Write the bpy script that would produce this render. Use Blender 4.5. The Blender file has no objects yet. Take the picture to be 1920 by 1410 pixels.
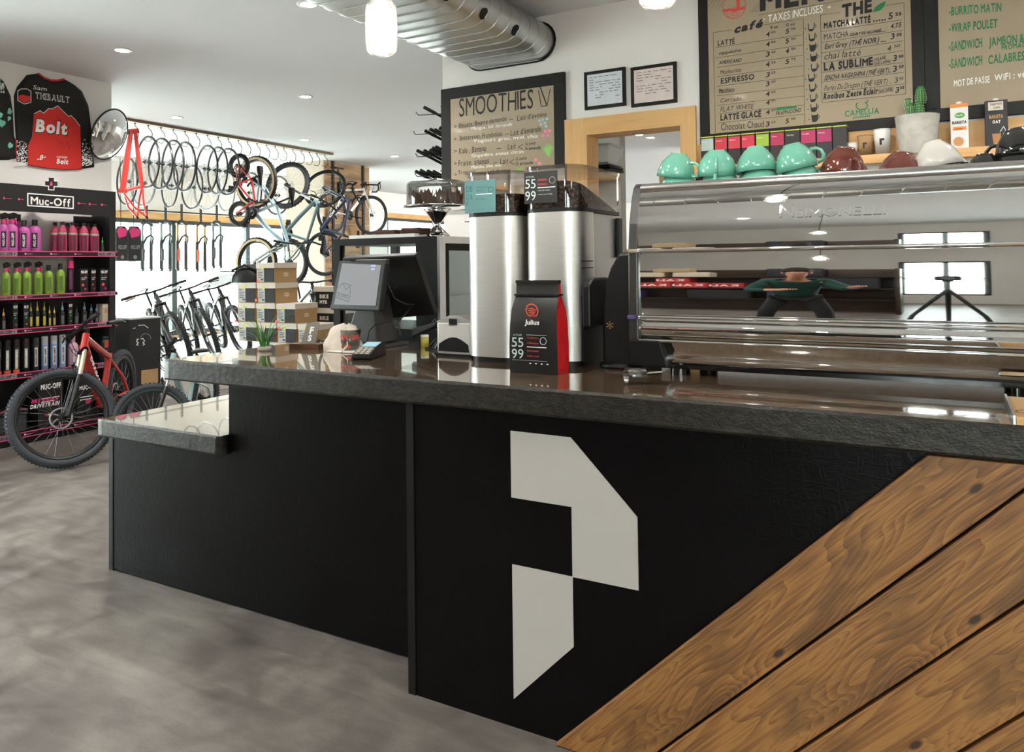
import bpy, math, random
from mathutils import Vector, Matrix, Euler
random.seed(7)
S = bpy.context.scene
COL = S.collection
PI = math.pi

# ---------------------------------------------------------------- camera
FPX, CX, CY = 1445.14, 960.0, 458.25          # focal length and principal point in pixels of the 1920x1410 frame
CAM = Vector((0.0, 0.0, 1.45))
def camera_axes(yaw, pitch, roll):
    f = Vector((-math.sin(yaw), math.cos(yaw), 0)); r = Vector((math.cos(yaw), math.sin(yaw), 0)); u = Vector((0, 0, 1))
    f2 = f*math.cos(pitch) + u*math.sin(pitch); u2 = u*math.cos(pitch) - f*math.sin(pitch)
    return r*math.cos(roll) + u2*math.sin(roll), u2*math.cos(roll) - r*math.sin(roll), f2
CR, CU, CF = camera_axes(0.5137, 0.0243, -0.0125)
cam = bpy.data.cameras.new('camera'); cam.sensor_width = 36.0; cam.sensor_fit = 'HORIZONTAL'
cam.lens = FPX/1920*36; cam.shift_y = (CY-705)/1920; cam.clip_start = 0.02; cam.clip_end = 200
cam_ob = bpy.data.objects.new('camera', cam); COL.objects.link(cam_ob)
m = Matrix((CR, CU, -CF)).transposed().to_4x4(); m.translation = CAM; cam_ob.matrix_world = m
S.camera = cam_ob

# ---------------------------------------------------------------- world, colour, light
S.view_settings.view_transform = 'Standard'; S.view_settings.look = 'None'; S.view_settings.gamma = 1
S.view_settings.use_curve_mapping = False
S.view_settings.exposure = 1.05
S.cycles.use_denoising = True
S.cycles.max_bounces = 8; S.cycles.diffuse_bounces = 4; S.cycles.glossy_bounces = 4; S.cycles.transmission_bounces = 6
S.cycles.transparent_max_bounces = 12; S.cycles.sample_clamp_indirect = 6; S.cycles.caustics_reflective = False; S.cycles.caustics_refractive = False
W = bpy.data.worlds.new('daylight'); S.world = W; W.use_nodes = True
nt = W.node_tree; bg = nt.nodes['Background']
tc = nt.nodes.new('ShaderNodeTexCoord'); sep = nt.nodes.new('ShaderNodeSeparateXYZ'); rp = nt.nodes.new('ShaderNodeValToRGB')
nt.links.new(tc.outputs['Generated'], sep.inputs[0]); nt.links.new(sep.outputs['Z'], rp.inputs[0]); nt.links.new(rp.outputs[0], bg.inputs[0])
rp.color_ramp.elements[0].position = 0.0; rp.color_ramp.elements[0].color = (0.68, 0.70, 0.69, 1)
rp.color_ramp.elements[1].position = 0.5; rp.color_ramp.elements[1].color = (0.90, 0.96, 1.0, 1)
bg.inputs[1].default_value = 14.0
DOWNLIGHT_W = 14.0
JAR_W = 16.0               # each hanging jar lamp          # each recessed ceiling lamp
sun = bpy.data.lights.new('sun', 'SUN'); sun.energy = 40.0; sun.angle = 0.01; sun.color = (1, .99, .98)
sun_ob = bpy.data.objects.new('sun', sun); COL.objects.link(sun_ob); sun_ob.rotation_euler = Euler((math.radians(30), 0, math.radians(160)))
sun_ob.location = (-16, 6, 9)

# ---------------------------------------------------------------- rays: where a pixel of the photograph meets a real plane
def ray(px, py): return CF*FPX + CR*(px-CX) - CU*(py-CY)
def at_x(px, py, x): d = ray(px, py); return CAM + d*(x/d.x)
def at_y(px, py, y): d = ray(px, py); return CAM + d*(y/d.y)
def at_z(px, py, z): d = ray(px, py); return CAM + d*((z-CAM.z)/d.z)
def at_k(px, py, k): d = ray(px, py); return CAM + d*(k/FPX)      # at distance k along the lens axis

# ---------------------------------------------------------------- materials
def lin(c):
    if isinstance(c, str):
        c = [int(c[i:i+2], 16)/255 for i in (0, 2, 4)]
    return tuple((v/12.92 if v <= .04045 else ((v+.055)/1.055)**2.4) for v in c[:3]) + (1.0,)
MATS = {}
def node(nt, t, **kw):
    n = nt.nodes.new('ShaderNode'+t)
    for k, v in kw.items():
        if k in n.inputs.keys(): n.inputs[k].default_value = v
        else: setattr(n, k, v)
    return n
def base(name):
    m = bpy.data.materials.new(name); m.use_nodes = True; nt = m.node_tree
    return m, nt, nt.nodes['Principled BSDF']
def coords(nt, scale=(1, 1, 1), rot=(0, 0, 0), loc=(0, 0, 0)):
    tc = nt.nodes.new('ShaderNodeTexCoord'); mp = nt.nodes.new('ShaderNodeMapping')
    mp.inputs['Scale'].default_value = scale; mp.inputs['Rotation'].default_value = rot; mp.inputs['Location'].default_value = loc
    nt.links.new(tc.outputs['Object'], mp.inputs[0]); return mp.outputs[0]
def ramp(nt, fac, stops):
    r = nt.nodes.new('ShaderNodeValToRGB'); e = r.color_ramp.elements
    while len(e) < len(stops): e.new(0.5)
    for i, (p, c) in enumerate(stops):
        e[i].position = p; e[i].color = lin(c) if isinstance(c, str) else (c, c, c, 1)
    nt.links.new(fac, r.inputs[0]); return r.outputs[0]
def bump(nt, b, h, strength=.2, dist=.01):
    n = node(nt, 'Bump', Strength=strength, Distance=dist); nt.links.new(h, n.inputs['Height']); nt.links.new(n.outputs[0], b.inputs['Normal'])
def mat(name, col, rough=.5, metal=0., var=.06, scale=14., bumpy=0., coat=0., emit=0., spec=.5, trans=0., stretch=(1, 1, 1), rvar=0.):
    """plain painted / plastic / metal surface with a little procedural mottling"""
    if name in MATS: return MATS[name]
    m, nt, b = base(name)
    v = coords(nt, stretch); nz = node(nt, 'TexNoise', Scale=scale, Detail=3.0); nt.links.new(v, nz.inputs['Vector'])
    c = lin(col)
    r = nt.nodes.new('ShaderNodeValToRGB'); e = r.color_ramp.elements
    e[0].position = .3; e[1].position = .7
    e[0].color = tuple(x*(1-var) for x in c[:3])+(1,); e[1].color = tuple(min(1, x*(1+var)) for x in c[:3])+(1,)
    nt.links.new(nz.outputs[0], r.inputs[0]); nt.links.new(r.outputs[0], b.inputs['Base Color'])
    b.inputs['Roughness'].default_value = rough; b.inputs['Metallic'].default_value = metal
    b.inputs['Specular IOR Level'].default_value = spec
    if coat: b.inputs['Coat Weight'].default_value = coat; b.inputs['Coat Roughness'].default_value = .05
    if trans: b.inputs['Transmission Weight'].default_value = trans
    if emit:
        nt.links.new(r.outputs[0], b.inputs['Emission Color']); b.inputs['Emission Strength'].default_value = emit
    if rvar:
        o = ramp(nt, nz.outputs[0], [(.3, max(0, rough-rvar)), (.7, min(1, rough+rvar))]); nt.links.new(o, b.inputs['Roughness'])
    if bumpy: bump(nt, b, nz.outputs[0], bumpy, .004)
    MATS[name] = m; return m
def glass(name, tint='ffffff', gloss=.25, rough=.0):
    """thin clear glass or acrylic: see-through with a fresnel sheen"""
    if name in MATS: return MATS[name]
    m, nt, b = base(name); nt.nodes.remove(b); out = nt.nodes['Material Output']
    t = nt.nodes.new('ShaderNodeBsdfTransparent'); t.inputs[0].default_value = lin(tint)
    g = nt.nodes.new('ShaderNodeBsdfGlossy'); g.inputs['Roughness'].default_value = rough
    lw = node(nt, 'LayerWeight', Blend=gloss); nz = node(nt, 'TexNoise', Scale=6.0); nt.links.new(coords(nt), nz.inputs['Vector'])
    mx = node(nt, 'Math', operation='MULTIPLY_ADD'); mx.inputs[1].default_value = .85
    sc = node(nt, 'Math', operation='MULTIPLY'); sc.inputs[1].default_value = .06
    nt.links.new(nz.outputs[0], sc.inputs[0]); nt.links.new(lw.outputs['Fresnel'], mx.inputs[0]); nt.links.new(sc.outputs[0], mx.inputs[2])
    mix = nt.nodes.new('ShaderNodeMixShader'); nt.links.new(mx.outputs[0], mix.inputs[0]); nt.links.new(t.outputs[0], mix.inputs[1]); nt.links.new(g.outputs[0], mix.inputs[2])
    nt.links.new(mix.outputs[0], out.inputs[0]); MATS[name] = m; return m
def wood(name, cols, scale=1.0, rough=.5, knots=True, coat=0.):
    """sawn wood, grain along the object's local X"""
    if name in MATS: return MATS[name]
    m, nt, b = base(name)
    v = coords(nt, (1.1*scale, 9*scale, 9*scale)); big = node(nt, 'TexNoise', Scale=1.3, Detail=2.0, Distortion=.4); nt.links.new(v, big.inputs['Vector'])
    w = node(nt, 'TexWave', Scale=1.5, Distortion=9.0, Detail=3.0); w.inputs['Detail Scale'].default_value = .8; w.bands_direction = 'Y'; nt.links.new(v, w.inputs['Vector'])
    fv = coords(nt, (6*scale, 160*scale, 160*scale)); fine = node(nt, 'TexNoise', Scale=1.0, Detail=4.0); nt.links.new(fv, fine.inputs['Vector'])
    a = node(nt, 'Math', operation='MULTIPLY_ADD'); a.inputs[1].default_value = .22; nt.links.new(w.outputs['Fac'], a.inputs[0])
    a2 = node(nt, 'Math', operation='MULTIPLY_ADD'); a2.inputs[1].default_value = .5; nt.links.new(big.outputs[0], a2.inputs[0])
    a3 = node(nt, 'Math', operation='MULTIPLY_ADD'); a3.inputs[1].default_value = .4; a3.inputs[2].default_value = -.06; nt.links.new(fine.outputs[0], a3.inputs[0])
    nt.links.new(a3.outputs[0], a2.inputs[2]); nt.links.new(a2.outputs[0], a.inputs[2])
    c = ramp(nt, a.outputs[0], [(.22, cols[0]), (.48, cols[1]), (.72, cols[2])])
    if knots:
        kv = coords(nt, (2.3*scale, 6.5*scale, 6.5*scale)); vo = node(nt, 'TexVoronoi', Scale=1.0); vo.inputs['Randomness'].default_value = 1.0; nt.links.new(kv, vo.inputs['Vector'])
        k = ramp(nt, vo.outputs['Distance'], [(.05, 1.0), (.13, 0.0)])
        mx = nt.nodes.new('ShaderNodeMixRGB'); mx.inputs[2].default_value = lin(cols[3] if len(cols) > 3 else '3a2214'); nt.links.new(k, mx.inputs[0]); nt.links.new(c, mx.inputs[1]); c = mx.outputs[0]
    nt.links.new(c, b.inputs['Base Color']); b.inputs['Roughness'].default_value = rough
    if coat: b.inputs['Coat Weight'].default_value = coat
    bump(nt, b, a.outputs[0], .25, .004); MATS[name] = m; return m

# ---------------------------------------------------------------- mesh builder
def basis(p, q):
    d = (Vector(q)-Vector(p)); L = d.length; d = d/L if L > 1e-9 else Vector((0, 0, 1))
    a = Vector((0, 0, 1)) if abs(d.z) < .9 else Vector((1, 0, 0))
    u = d.cross(a).normalized(); return d, u, d.cross(u), L
class MB:
    def __init__(s, M=None): s.v = []; s.f = []; s.mi = []; s.sm = []; s.M = M or Matrix(); s.cur = 0
    def add(s, vs, fs, smooth=False):
        o = len(s.v); s.v += [tuple(s.M @ Vector(p)) for p in vs]
        for f in fs: s.f.append(tuple(i+o for i in f)); s.mi.append(s.cur); s.sm.append(smooth)
        return s
    def slot(s, i): s.cur = i; return s
    def box(s, a, b, c=0.0):
        x0, y0, z0 = (min(p, q) for p, q in zip(a, b)); x1, y1, z1 = (max(p, q) for p, q in zip(a, b))
        if c <= 0:
            return s.add([(x0, y0, z0), (x1, y0, z0), (x1, y1, z0), (x0, y1, z0), (x0, y0, z1), (x1, y0, z1), (x1, y1, z1), (x0, y1, z1)],
                         [(3, 2, 1, 0), (4, 5, 6, 7), (0, 1, 5, 4), (1, 2, 6, 5), (2, 3, 7, 6), (3, 0, 4, 7)])
        c = min(c, (x1-x0)*.45, (y1-y0)*.45, (z1-z0)*.45)
        def ring(k, z): return [(x0+k, y0+c, z), (x0+c, y0+k, z), (x1-c, y0+k, z), (x1-k, y0+c, z), (x1-k, y1-c, z), (x1-c, y1-k, z), (x0+c, y1-k, z), (x0+k, y1-c, z)]
        r = ring(c, z0)+ring(0, z0+c)+ring(0, z1-c)+ring(c, z1)
        # squash the corner points of the caps
        f = [tuple(range(7, -1, -1)), tuple(range(24, 32))]
        for k in range(3):
            for i in range(8): f.append((k*8+i, k*8+(i+1) % 8, k*8+8+(i+1) % 8, k*8+8+i))
        return s.add(r, f)
    def prism(s, pts, h):
        """polygon of 3D points pushed along h"""
        n = len(pts); h = Vector(h); v = [Vector(p) for p in pts]; v += [p+h for p in v]
        nrm = Vector((0, 0, 0))
        for i in range(n): nrm += v[i].cross(v[(i+1) % n])
        fs = [tuple(range(n-1, -1, -1)), tuple(range(n, 2*n))] + [(i, (i+1) % n, n+(i+1) % n, n+i) for i in range(n)]
        if nrm.dot(h) < 0: fs = [f[::-1] for f in fs]
        return s.add(v, fs)
    def face(s, pts): return s.add(pts, [tuple(range(len(pts)))])
    def cyl(s, p, q, r0, r1=None, n=12, caps=True, smooth=True):
        r1 = r0 if r1 is None else r1; d, u, w, L = basis(p, q); p = Vector(p); q = Vector(q); v = []
        for c, r in ((p, r0), (q, r1)):
            for i in range(n): a = 2*PI*i/n; v.append(c+u*math.cos(a)*r+w*math.sin(a)*r)
        s.add(v, [(i, (i+1) % n, n+(i+1) % n, n+i) for i in range(n)], smooth)
        if caps:
            s.add(v[:n], [tuple(range(n-1, -1, -1))]); s.add(v[n:], [tuple(range(n))])
        return s
    def tube(s, pts, r, n=8, closed=False, smooth=True, caps=True):
        P = [Vector(p) for p in pts]; N = len(P); R = r if isinstance(r, (list, tuple)) else [r]*N; v = []; u = None
        for i in range(N):
            a = P[(i-1) % N] if (closed or i > 0) else P[i]; b = P[(i+1) % N] if (closed or i < N-1) else P[i]
            d = (b-a).normalized()
            if u is None: u = basis((0, 0, 0), d)[1]
            u = (u-d*u.dot(d)).normalized(); w = d.cross(u)
            for k in range(n): t = 2*PI*k/n; v.append(P[i]+(u*math.cos(t)+w*math.sin(t))*R[i])
        f = []
        for i in range(N if closed else N-1):
            j = (i+1) % N
            for k in range(n): f.append((i*n+k, i*n+(k+1) % n, j*n+(k+1) % n, j*n+k))
        s.add(v, f, smooth)
        if caps and not closed: s.add(v[:n], [tuple(range(n-1, -1, -1))]); s.add(v[-n:], [tuple(range(n))])
        return s
    def lathe(s, prof, n=24, c=(0, 0, 0), axis=None, smooth=True, arc=2*PI, close_ends=False):
        """prof: (radius, height) pairs turned about an axis through c"""
        ax = Vector(axis or (0, 0, 1)).normalized(); d, u, w, L = basis((0, 0, 0), ax); c = Vector(c); v = []; full = abs(arc-2*PI) < 1e-6
        m = n if full else n+1
        for r, h in prof:
            for i in range(m): a = arc*i/n; v.append(c+ax*h+(u*math.cos(a)+w*math.sin(a))*r)
        f = []
        for k in range(len(prof)-1):
            for i in range(n): j = (i+1) % m; f.append((k*m+i, k*m+j, (k+1)*m+j, (k+1)*m+i))
        return s.add(v, f, smooth)
    def torus(s, c, axis, R, r, n=40, k=10, sx=1.0):
        c = Vector(c); d, u, w, L = basis((0, 0, 0), axis); v = []
        for i in range(n):
            a = 2*PI*i/n; e = u*math.cos(a)+w*math.sin(a)
            for j in range(k): b = 2*PI*j/k; v.append(c+e*(R+r*math.cos(b))+d*r*sx*math.sin(b))
        return s.add(v, [(i*k+j, ((i+1) % n)*k+j, ((i+1) % n)*k+(j+1) % k, i*k+(j+1) % k) for i in range(n) for j in range(k)], True)
    def ball(s, c, r, n=14, k=8):
        c = Vector(c); rx, ry, rz = r if isinstance(r, (list, tuple)) else (r, r, r); v = [c+Vector((0, 0, -rz))]
        for j in range(1, k):
            b = -PI/2+PI*j/k
            for i in range(n): a = 2*PI*i/n; v.append(c+Vector((rx*math.cos(b)*math.cos(a), ry*math.cos(b)*math.sin(a), rz*math.sin(b))))
        v.append(c+Vector((0, 0, rz))); f = [(0, 1+(i+1) % n, 1+i) for i in range(n)]
        for j in range(k-2):
            for i in range(n): f.append((1+j*n+i, 1+j*n+(i+1) % n, 1+(j+1)*n+(i+1) % n, 1+(j+1)*n+i))
        t = len(v)-1; o = 1+(k-2)*n; f += [(o+i, o+(i+1) % n, t) for i in range(n)]
        return s.add(v, f, True)
    def build(s, name, mats, parent=None, loc=None, rot=None, sub=0, bevel=0.0, solid=0.0):
        me = bpy.data.meshes.new(name); me.from_pydata(s.v, [], s.f)
        for mm in (mats if isinstance(mats, (list, tuple)) else [mats]): me.materials.append(mm)
        me.polygons.foreach_set('material_index', s.mi); me.polygons.foreach_set('use_smooth', s.sm); me.update()
        o = bpy.data.objects.new(name, me); COL.objects.link(o)
        if parent: o.parent = parent
        if loc is not None: o.location = loc
        if rot is not None: o.rotation_euler = rot
        if solid: md = o.modifiers.new('thickness', 'SOLIDIFY'); md.thickness = solid; md.offset = -1
        if bevel: md = o.modifiers.new('edge', 'BEVEL'); md.width = bevel; md.segments = 2; md.limit_method = 'ANGLE'; md.angle_limit = .7
        if sub: md = o.modifiers.new('smooth', 'SUBSURF'); md.levels = sub; md.render_levels = sub
        return o

# ---------------------------------------------------------------- things
def tag(o, label=None, cat=None, group=None, kind=None):
    if label: o['label'] = label
    if cat: o['category'] = cat
    if group: o['group'] = group
    if kind: o['kind'] = kind
    return o
def thing(name, label, cat, loc=(0, 0, 0), rz=0., group=None, M=None):
    o = bpy.data.objects.new(name, None); COL.objects.link(o); o.empty_display_size = .05
    if M is not None: o.matrix_world = M
    else: o.location = loc; o.rotation_euler = (0, 0, rz)
    return tag(o, label, cat, group)
def struct(name, mb, m, **kw): return tag(mb.build(name, m, **kw), kind='structure')
def kids(o, idx={}):
    return list(o.children)
def copy_thing(src, label, M=None, loc=None, rz=None, group=None, remap=None):
    """the thing, its parts and their sub-parts; remap swaps materials"""
    def one(o, parent):
        c = o.copy(); COL.objects.link(c)
        if parent is not None: c.parent = parent
        if remap and c.type == 'MESH' and any(ms.material in remap for ms in c.material_slots):
            for ms in c.material_slots:
                if ms.material in remap: nm = remap[ms.material]; ms.link = 'OBJECT'; ms.material = nm
        for ch in list(o.children): one(ch, c)
        return c
    c = one(src, None)
    if M is not None: c.matrix_world = M
    if loc is not None: c.location = loc
    if rz is not None: c.rotation_euler = (0, 0, rz)
    c['label'] = label
    if group: c['group'] = group
    return c
ORD = ['leftmost', 'second', 'third', 'fourth', 'fifth', 'sixth', 'seventh', 'eighth', 'ninth', 'tenth', 'eleventh', 'twelfth', 'thirteenth', 'fourteenth', 'fifteenth', 'sixteenth', 'seventeenth', 'eighteenth']
def nth(i): return ORD[i] if i == 0 else ORD[i]+' from the left'

# ---------------------------------------------------------------- lettering: every glyph of the built-in font as a flat mesh
GL = {}
def load_glyphs():
    chars = 'ABCDEFGHIJKLMNOPQRSTUVWXYZabcdefghijklmnopqrstuvwxyz0123456789.,:;-–—()&/+\'"<>*$ÉéèêÀà½¼°'
    tmp = []
    for w, off in ((0, 0.0), (1, 0.022), (2, 0.05)):
        for ch in chars:
            cu = bpy.data.curves.new('g', 'FONT'); cu.body = ch; cu.offset = off; cu.resolution_u = 3; cu.fill_mode = 'FRONT'
            o = bpy.data.objects.new('g', cu); COL.objects.link(o); tmp.append((w, ch, o))
    dg = bpy.context.evaluated_depsgraph_get()
    for w, ch, o in tmp:
        me = bpy.data.meshes.new_from_object(o.evaluated_get(dg))
        vs = [(v.co.x, v.co.y) for v in me.vertices]; fs = [tuple(p.vertices) for p in me.polygons]
        x0 = min([v[0] for v in vs], default=0); x1 = max([v[0] for v in vs], default=.2)
        GL[(w, ch)] = ([(x-x0, y, 0) for x, y in vs], fs, x1-x0); bpy.data.meshes.remove(me)
    for w, ch, o in tmp:
        cu = o.data; bpy.data.objects.remove(o); bpy.data.curves.remove(cu)
    for w, off in ((1, .022), (2, .05)):        # the zigzag letters are thickened by layered copies
        for ch in 'MWmw':
            vs, fs, wd = GL[(0, ch)]; V = []; F_ = []
            for j, dx in enumerate((0, .66*off, 1.33*off, 2*off)):
                o = len(V); V += [(x+dx, y, j) for x, y, z in vs]; F_ += [tuple(i+o for i in f) for f in fs]
            GL[(w, ch)] = (V, F_, wd+2*off)
    h = max(v[1] for v in GL[(0, 'H')][0])
    for k, (vs, fs, w) in list(GL.items()): GL[k] = ([(x/h, y/h, z) for x, y, z in vs], fs, w/h)
load_glyphs()
LAY = [0]
def lift():      # overlapping ink lies in thin layers, never exactly coplanar
    LAY[0] = (LAY[0]+1) % 9; return LAY[0]*.00007
def text(mb, s, o, right, up, cap, weight=0, width=None, shear=0., jit=0., gap=.13):
    """letters of height cap laid from o along right; width squeezes the line to a length"""
    o = Vector(o); right = Vector(right).normalized(); up = Vector(up).normalized(); x = 0.; lay = []; nr_ = right.cross(up).normalized()
    for ch in s:
        if ch == ' ': x += .42; continue
        g = GL.get((weight, ch))
        if g is None: x += .3; continue
        lay.append((g, x)); x += g[2]+gap
    tot = max(x-gap, .01); k = (width/(tot*cap)) if width else 1.0
    for g, gx in lay:
        a = random.uniform(-jit, jit); dy = random.uniform(-jit, jit)*.5; vs = []; e_ = lift()
        for px, py, pz in g[0]:
            qx = px*math.cos(a)-py*math.sin(a); qy = px*math.sin(a)+py*math.cos(a)+dy
            vs.append(o+right*((gx+qx)*k+qy*shear)*cap+up*qy*cap+nr_*(e_+pz*.00004))
        mb.add(vs, g[1])
    return tot*cap*k
def ptext(mb, plane, s, a, b, cap, **kw):
    """text whose baseline runs from pixel a to pixel b of the photograph, on the real plane given; cap in pixels"""
    A = plane(*a); B = plane(*b); T = plane(a[0], a[1]-cap); ch = (T-A).length
    text(mb, s, A, B-A, T-A, ch, width=(B-A).length, **kw)
def stroke(mb, pts, w, nrm):
    """a flat pen stroke through 3D points, w wide, facing nrm"""
    nrm = Vector(nrm).normalized(); P = [Vector(p) for p in pts]
    for p, q in zip(P, P[1:]):
        d = (q-p); e0 = nrm*lift()
        if d.length < 1e-6: continue
        sd = d.normalized().cross(nrm).normalized()*(w/2); e = d.normalized()*(w*.3)
        mb.add([p-sd-e+e0, q-sd+e+e0, q+sd+e+e0, p+sd-e+e0], [(0, 1, 2, 3)])
def pstroke(mb, plane, pts, w, nrm): stroke(mb, [plane(*p) for p in pts], w, nrm)
# ================================================================ THE SETTING
CEIL = 3.22; YW = 4.9; XJ = -6.95; XW = -11.9
def concrete_floor():
    m, nt, b = base('polished_concrete')
    v = coords(nt, (1, 1, 1)); n1 = node(nt, 'TexNoise', Scale=.9, Detail=5.0, Distortion=.6); n2 = node(nt, 'TexNoise', Scale=5.0, Detail=6.0, Distortion=1.2); n3 = node(nt, 'TexNoise', Scale=90.0, Detail=2.0)
    sv = coords(nt, (1.2, 7, 1), (0, 0, .5)); n4 = node(nt, 'TexNoise', Scale=2.5, Detail=4.0, Distortion=.8)
    for n in (n1, n2, n3): nt.links.new(v, n.inputs['Vector'])
    nt.links.new(sv, n4.inputs['Vector'])
    a = node(nt, 'Math', operation='MULTIPLY_ADD'); a.inputs[1].default_value = .6; nt.links.new(n1.outputs[0], a.inputs[0])
    a2 = node(nt, 'Math', operation='MULTIPLY_ADD'); a2.inputs[1].default_value = .45; nt.links.new(n2.outputs[0], a2.inputs[0])
    a3 = node(nt, 'Math', operation='MULTIPLY_ADD'); a3.inputs[1].default_value = .3; a3.inputs[2].default_value = -.13; nt.links.new(n4.outputs[0], a3.inputs[0])
    nt.links.new(a3.outputs[0], a2.inputs[2]); nt.links.new(a2.outputs[0], a.inputs[2])
    c = ramp(nt, a.outputs[0], [(.32, '504a45'), (.52, '6c655f'), (.68, '837c75'), (.85, '98918a')])
    sp = ramp(nt, n3.outputs[0], [(.35, .82), (.6, 1.0)]); mx = nt.nodes.new('ShaderNodeMixRGB'); mx.blend_type = 'MULTIPLY'; mx.inputs[0].default_value = .55
    nt.links.new(c, mx.inputs[1]); nt.links.new(sp, mx.inputs[2]); nt.links.new(mx.outputs[0], b.inputs['Base Color'])
    nt.links.new(ramp(nt, n2.outputs[0], [(.3, .30), (.7, .48)]), b.inputs['Roughness']); bump(nt, b, n2.outputs[0], .05, .003)
    return m
M_FLOOR = concrete_floor()
def frosty(name):
    m, nt, b = base(name); nt.nodes.remove(b); out = nt.nodes['Material Output']
    t = nt.nodes.new('ShaderNodeBsdfTransparent'); tl = nt.nodes.new('ShaderNodeBsdfTranslucent'); tl.inputs[0].default_value = (.95, .93, .9, 1); g = nt.nodes.new('ShaderNodeBsdfGlossy'); g.inputs['Roughness'].default_value = .08
    lw = node(nt, 'LayerWeight', Blend=.3); nz = node(nt, 'TexNoise', Scale=60.0); nt.links.new(coords(nt, (1, 1, .3)), nz.inputs['Vector']); r = ramp(nt, nz.outputs[0], [(.35, .012), (.7, .05)])
    m1 = nt.nodes.new('ShaderNodeMixShader'); m2 = nt.nodes.new('ShaderNodeMixShader'); nt.links.new(r, m1.inputs[0]); nt.links.new(t.outputs[0], m1.inputs[1]); nt.links.new(tl.outputs[0], m1.inputs[2]); nt.links.new(lw.outputs['Facing'], m2.inputs[0]); nt.links.new(m1.outputs[0], m2.inputs[1]); nt.links.new(g.outputs[0], m2.inputs[2]); nt.links.new(m2.outputs[0], out.inputs[0]); return m
M_WALL = mat('white_wall_paint', 'efeae5', .75, var=.012, scale=3)
M_CEIL = mat('white_ceiling_paint', 'f0f0f1', .85, var=.01, scale=2)
M_PINE = wood('pine_trim', ['c08a50', 'd4a468', 'deb47c', '8a5228'], .8, .5)
M_PLANK = wood('weathered_plank', ['6b4e30', '947048', 'ad885c', '2e1c10'], 1.0, .6)
M_DARKWOOD = wood('dark_slatwall', ['1c120b', '2c1d12', '3c2a1a'], .6, .45, knots=False)
M_STEELDK = mat('dark_window_steel', '3b4444', .45, .3)
M_BLACK = mat('black_plastic', '0e0e0e', .45, var=.12, spec=.3)
M_BLACKG = mat('black_gloss', '0b0b0c', .16, var=.1)
M_BLACKM = mat('black_matte_metal', '171717', .5, .4, var=.1)
M_RUB = mat('black_rubber', '17181a', .75, var=.15, scale=60, bumpy=.2)
M_GREYR = mat('grey_rubber', '3a3f45', .7, var=.12, scale=60, bumpy=.2)
M_WHITE = mat('white_plastic', 'e8e6e2', .4, var=.02)
M_CHROME = mat('chrome', 'e6e6e6', .035, 1.0, var=.01)
M_STEEL = mat('brushed_steel', 'c8c7c3', .42, 1.0, var=.05, scale=6, stretch=(1, 1, 60))
M_STEELH = mat('brushed_steel_rail', 'b4b3b0', .24, 1.0, var=.04, scale=6, stretch=(1, 40, 40))
M_ALU = mat('silver_alloy', 'bfc1c3', .28, 1.0, var=.04)
M_DUCT = mat('galvanised_sheet', 'c2c5c4', .33, 1.0, var=.035, scale=5, rvar=.03)
M_GLASS = glass('clear_glass', 'f4fbf8', .22)
M_PANE = glass('window_pane', 'f1f6f4', .12)
M_ACRYL = glass('clear_acrylic', 'f3f1ef', .35, .02)
M_INKB = mat('black_ink', '1d1a18', .6); M_INKW = mat('white_ink', 'f1eee8', .6); M_INKG = mat('green_ink', '1f7a4a', .6)
M_RED = mat('red_paint', 'c8201c', .3, var=.05, coat=.6); M_INKR = mat('red_ink', 'd2493f', .6); M_PINK = mat('pink_plastic', 'e2347f', .4)
M_INKGREY = mat('grey_ink', '8d8f90', .6)
M_CARD = mat('kraft_card', 'b08d62', .75, var=.05, scale=30); M_CARDW = mat('pale_box_card', 'c9bfb0', .7, var=.03)
M_PAPER = mat('white_paper', 'eeeae4', .7, var=.02); M_CLOTH = mat('cream_cloth', 'ded3c4', .9, var=.06, scale=40, bumpy=.3)

struct('floor', MB().box((-12.1, 4.4, -.12), (6, 22, 0)).box((XJ-.2, -7, -.12), (6, 4.4, 0)), M_FLOOR)
struct('ceiling', MB().box((-12.1, 4.38, CEIL), (6, 22, CEIL+.15)).box((XJ-.2, -7, CEIL), (6, 4.38, CEIL+.15)), M_CEIL)
struct('wall_left', MB().box((XJ-.2, -7, 0), (XJ, 0.25, CEIL)).box((XJ-.2, 2.15, 0), (XJ, 4.53, CEIL)).box((XJ-.2, .25, 2.75), (XJ, 2.15, CEIL)).box((XJ-.2, .25, 0), (XJ, 2.15, .12)), M_WALL)
struct('wall_alcove', MB().box((XW, 4.38, 0), (XJ-.2, 4.53, CEIL)), M_WALL)
mb = MB()          # window wall, with two openings
mb.box((XW-.2, 4.38, 0), (XW, 4.75, CEIL)).box((XW-.2, 4.75, 2.40), (XW, 11.85, CEIL)).box((XW-.2, 4.75, 0), (XW, 11.85, .25))
mb.box((XW-.2, 11.85, 0), (XW, 14.9, CEIL)).box((XW-.2, 14.9, 2.60), (XW, 19.2, CEIL)).box((XW-.2, 14.9, 0), (XW, 19.2, .7)).box((XW-.2, 19.2, 0), (XW, 22, CEIL))
struct('wall_window', mb, M_WALL)
struct('wall_far', MB().box((XW, 21.8, 0), (6, 22, CEIL)), M_WALL)
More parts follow.
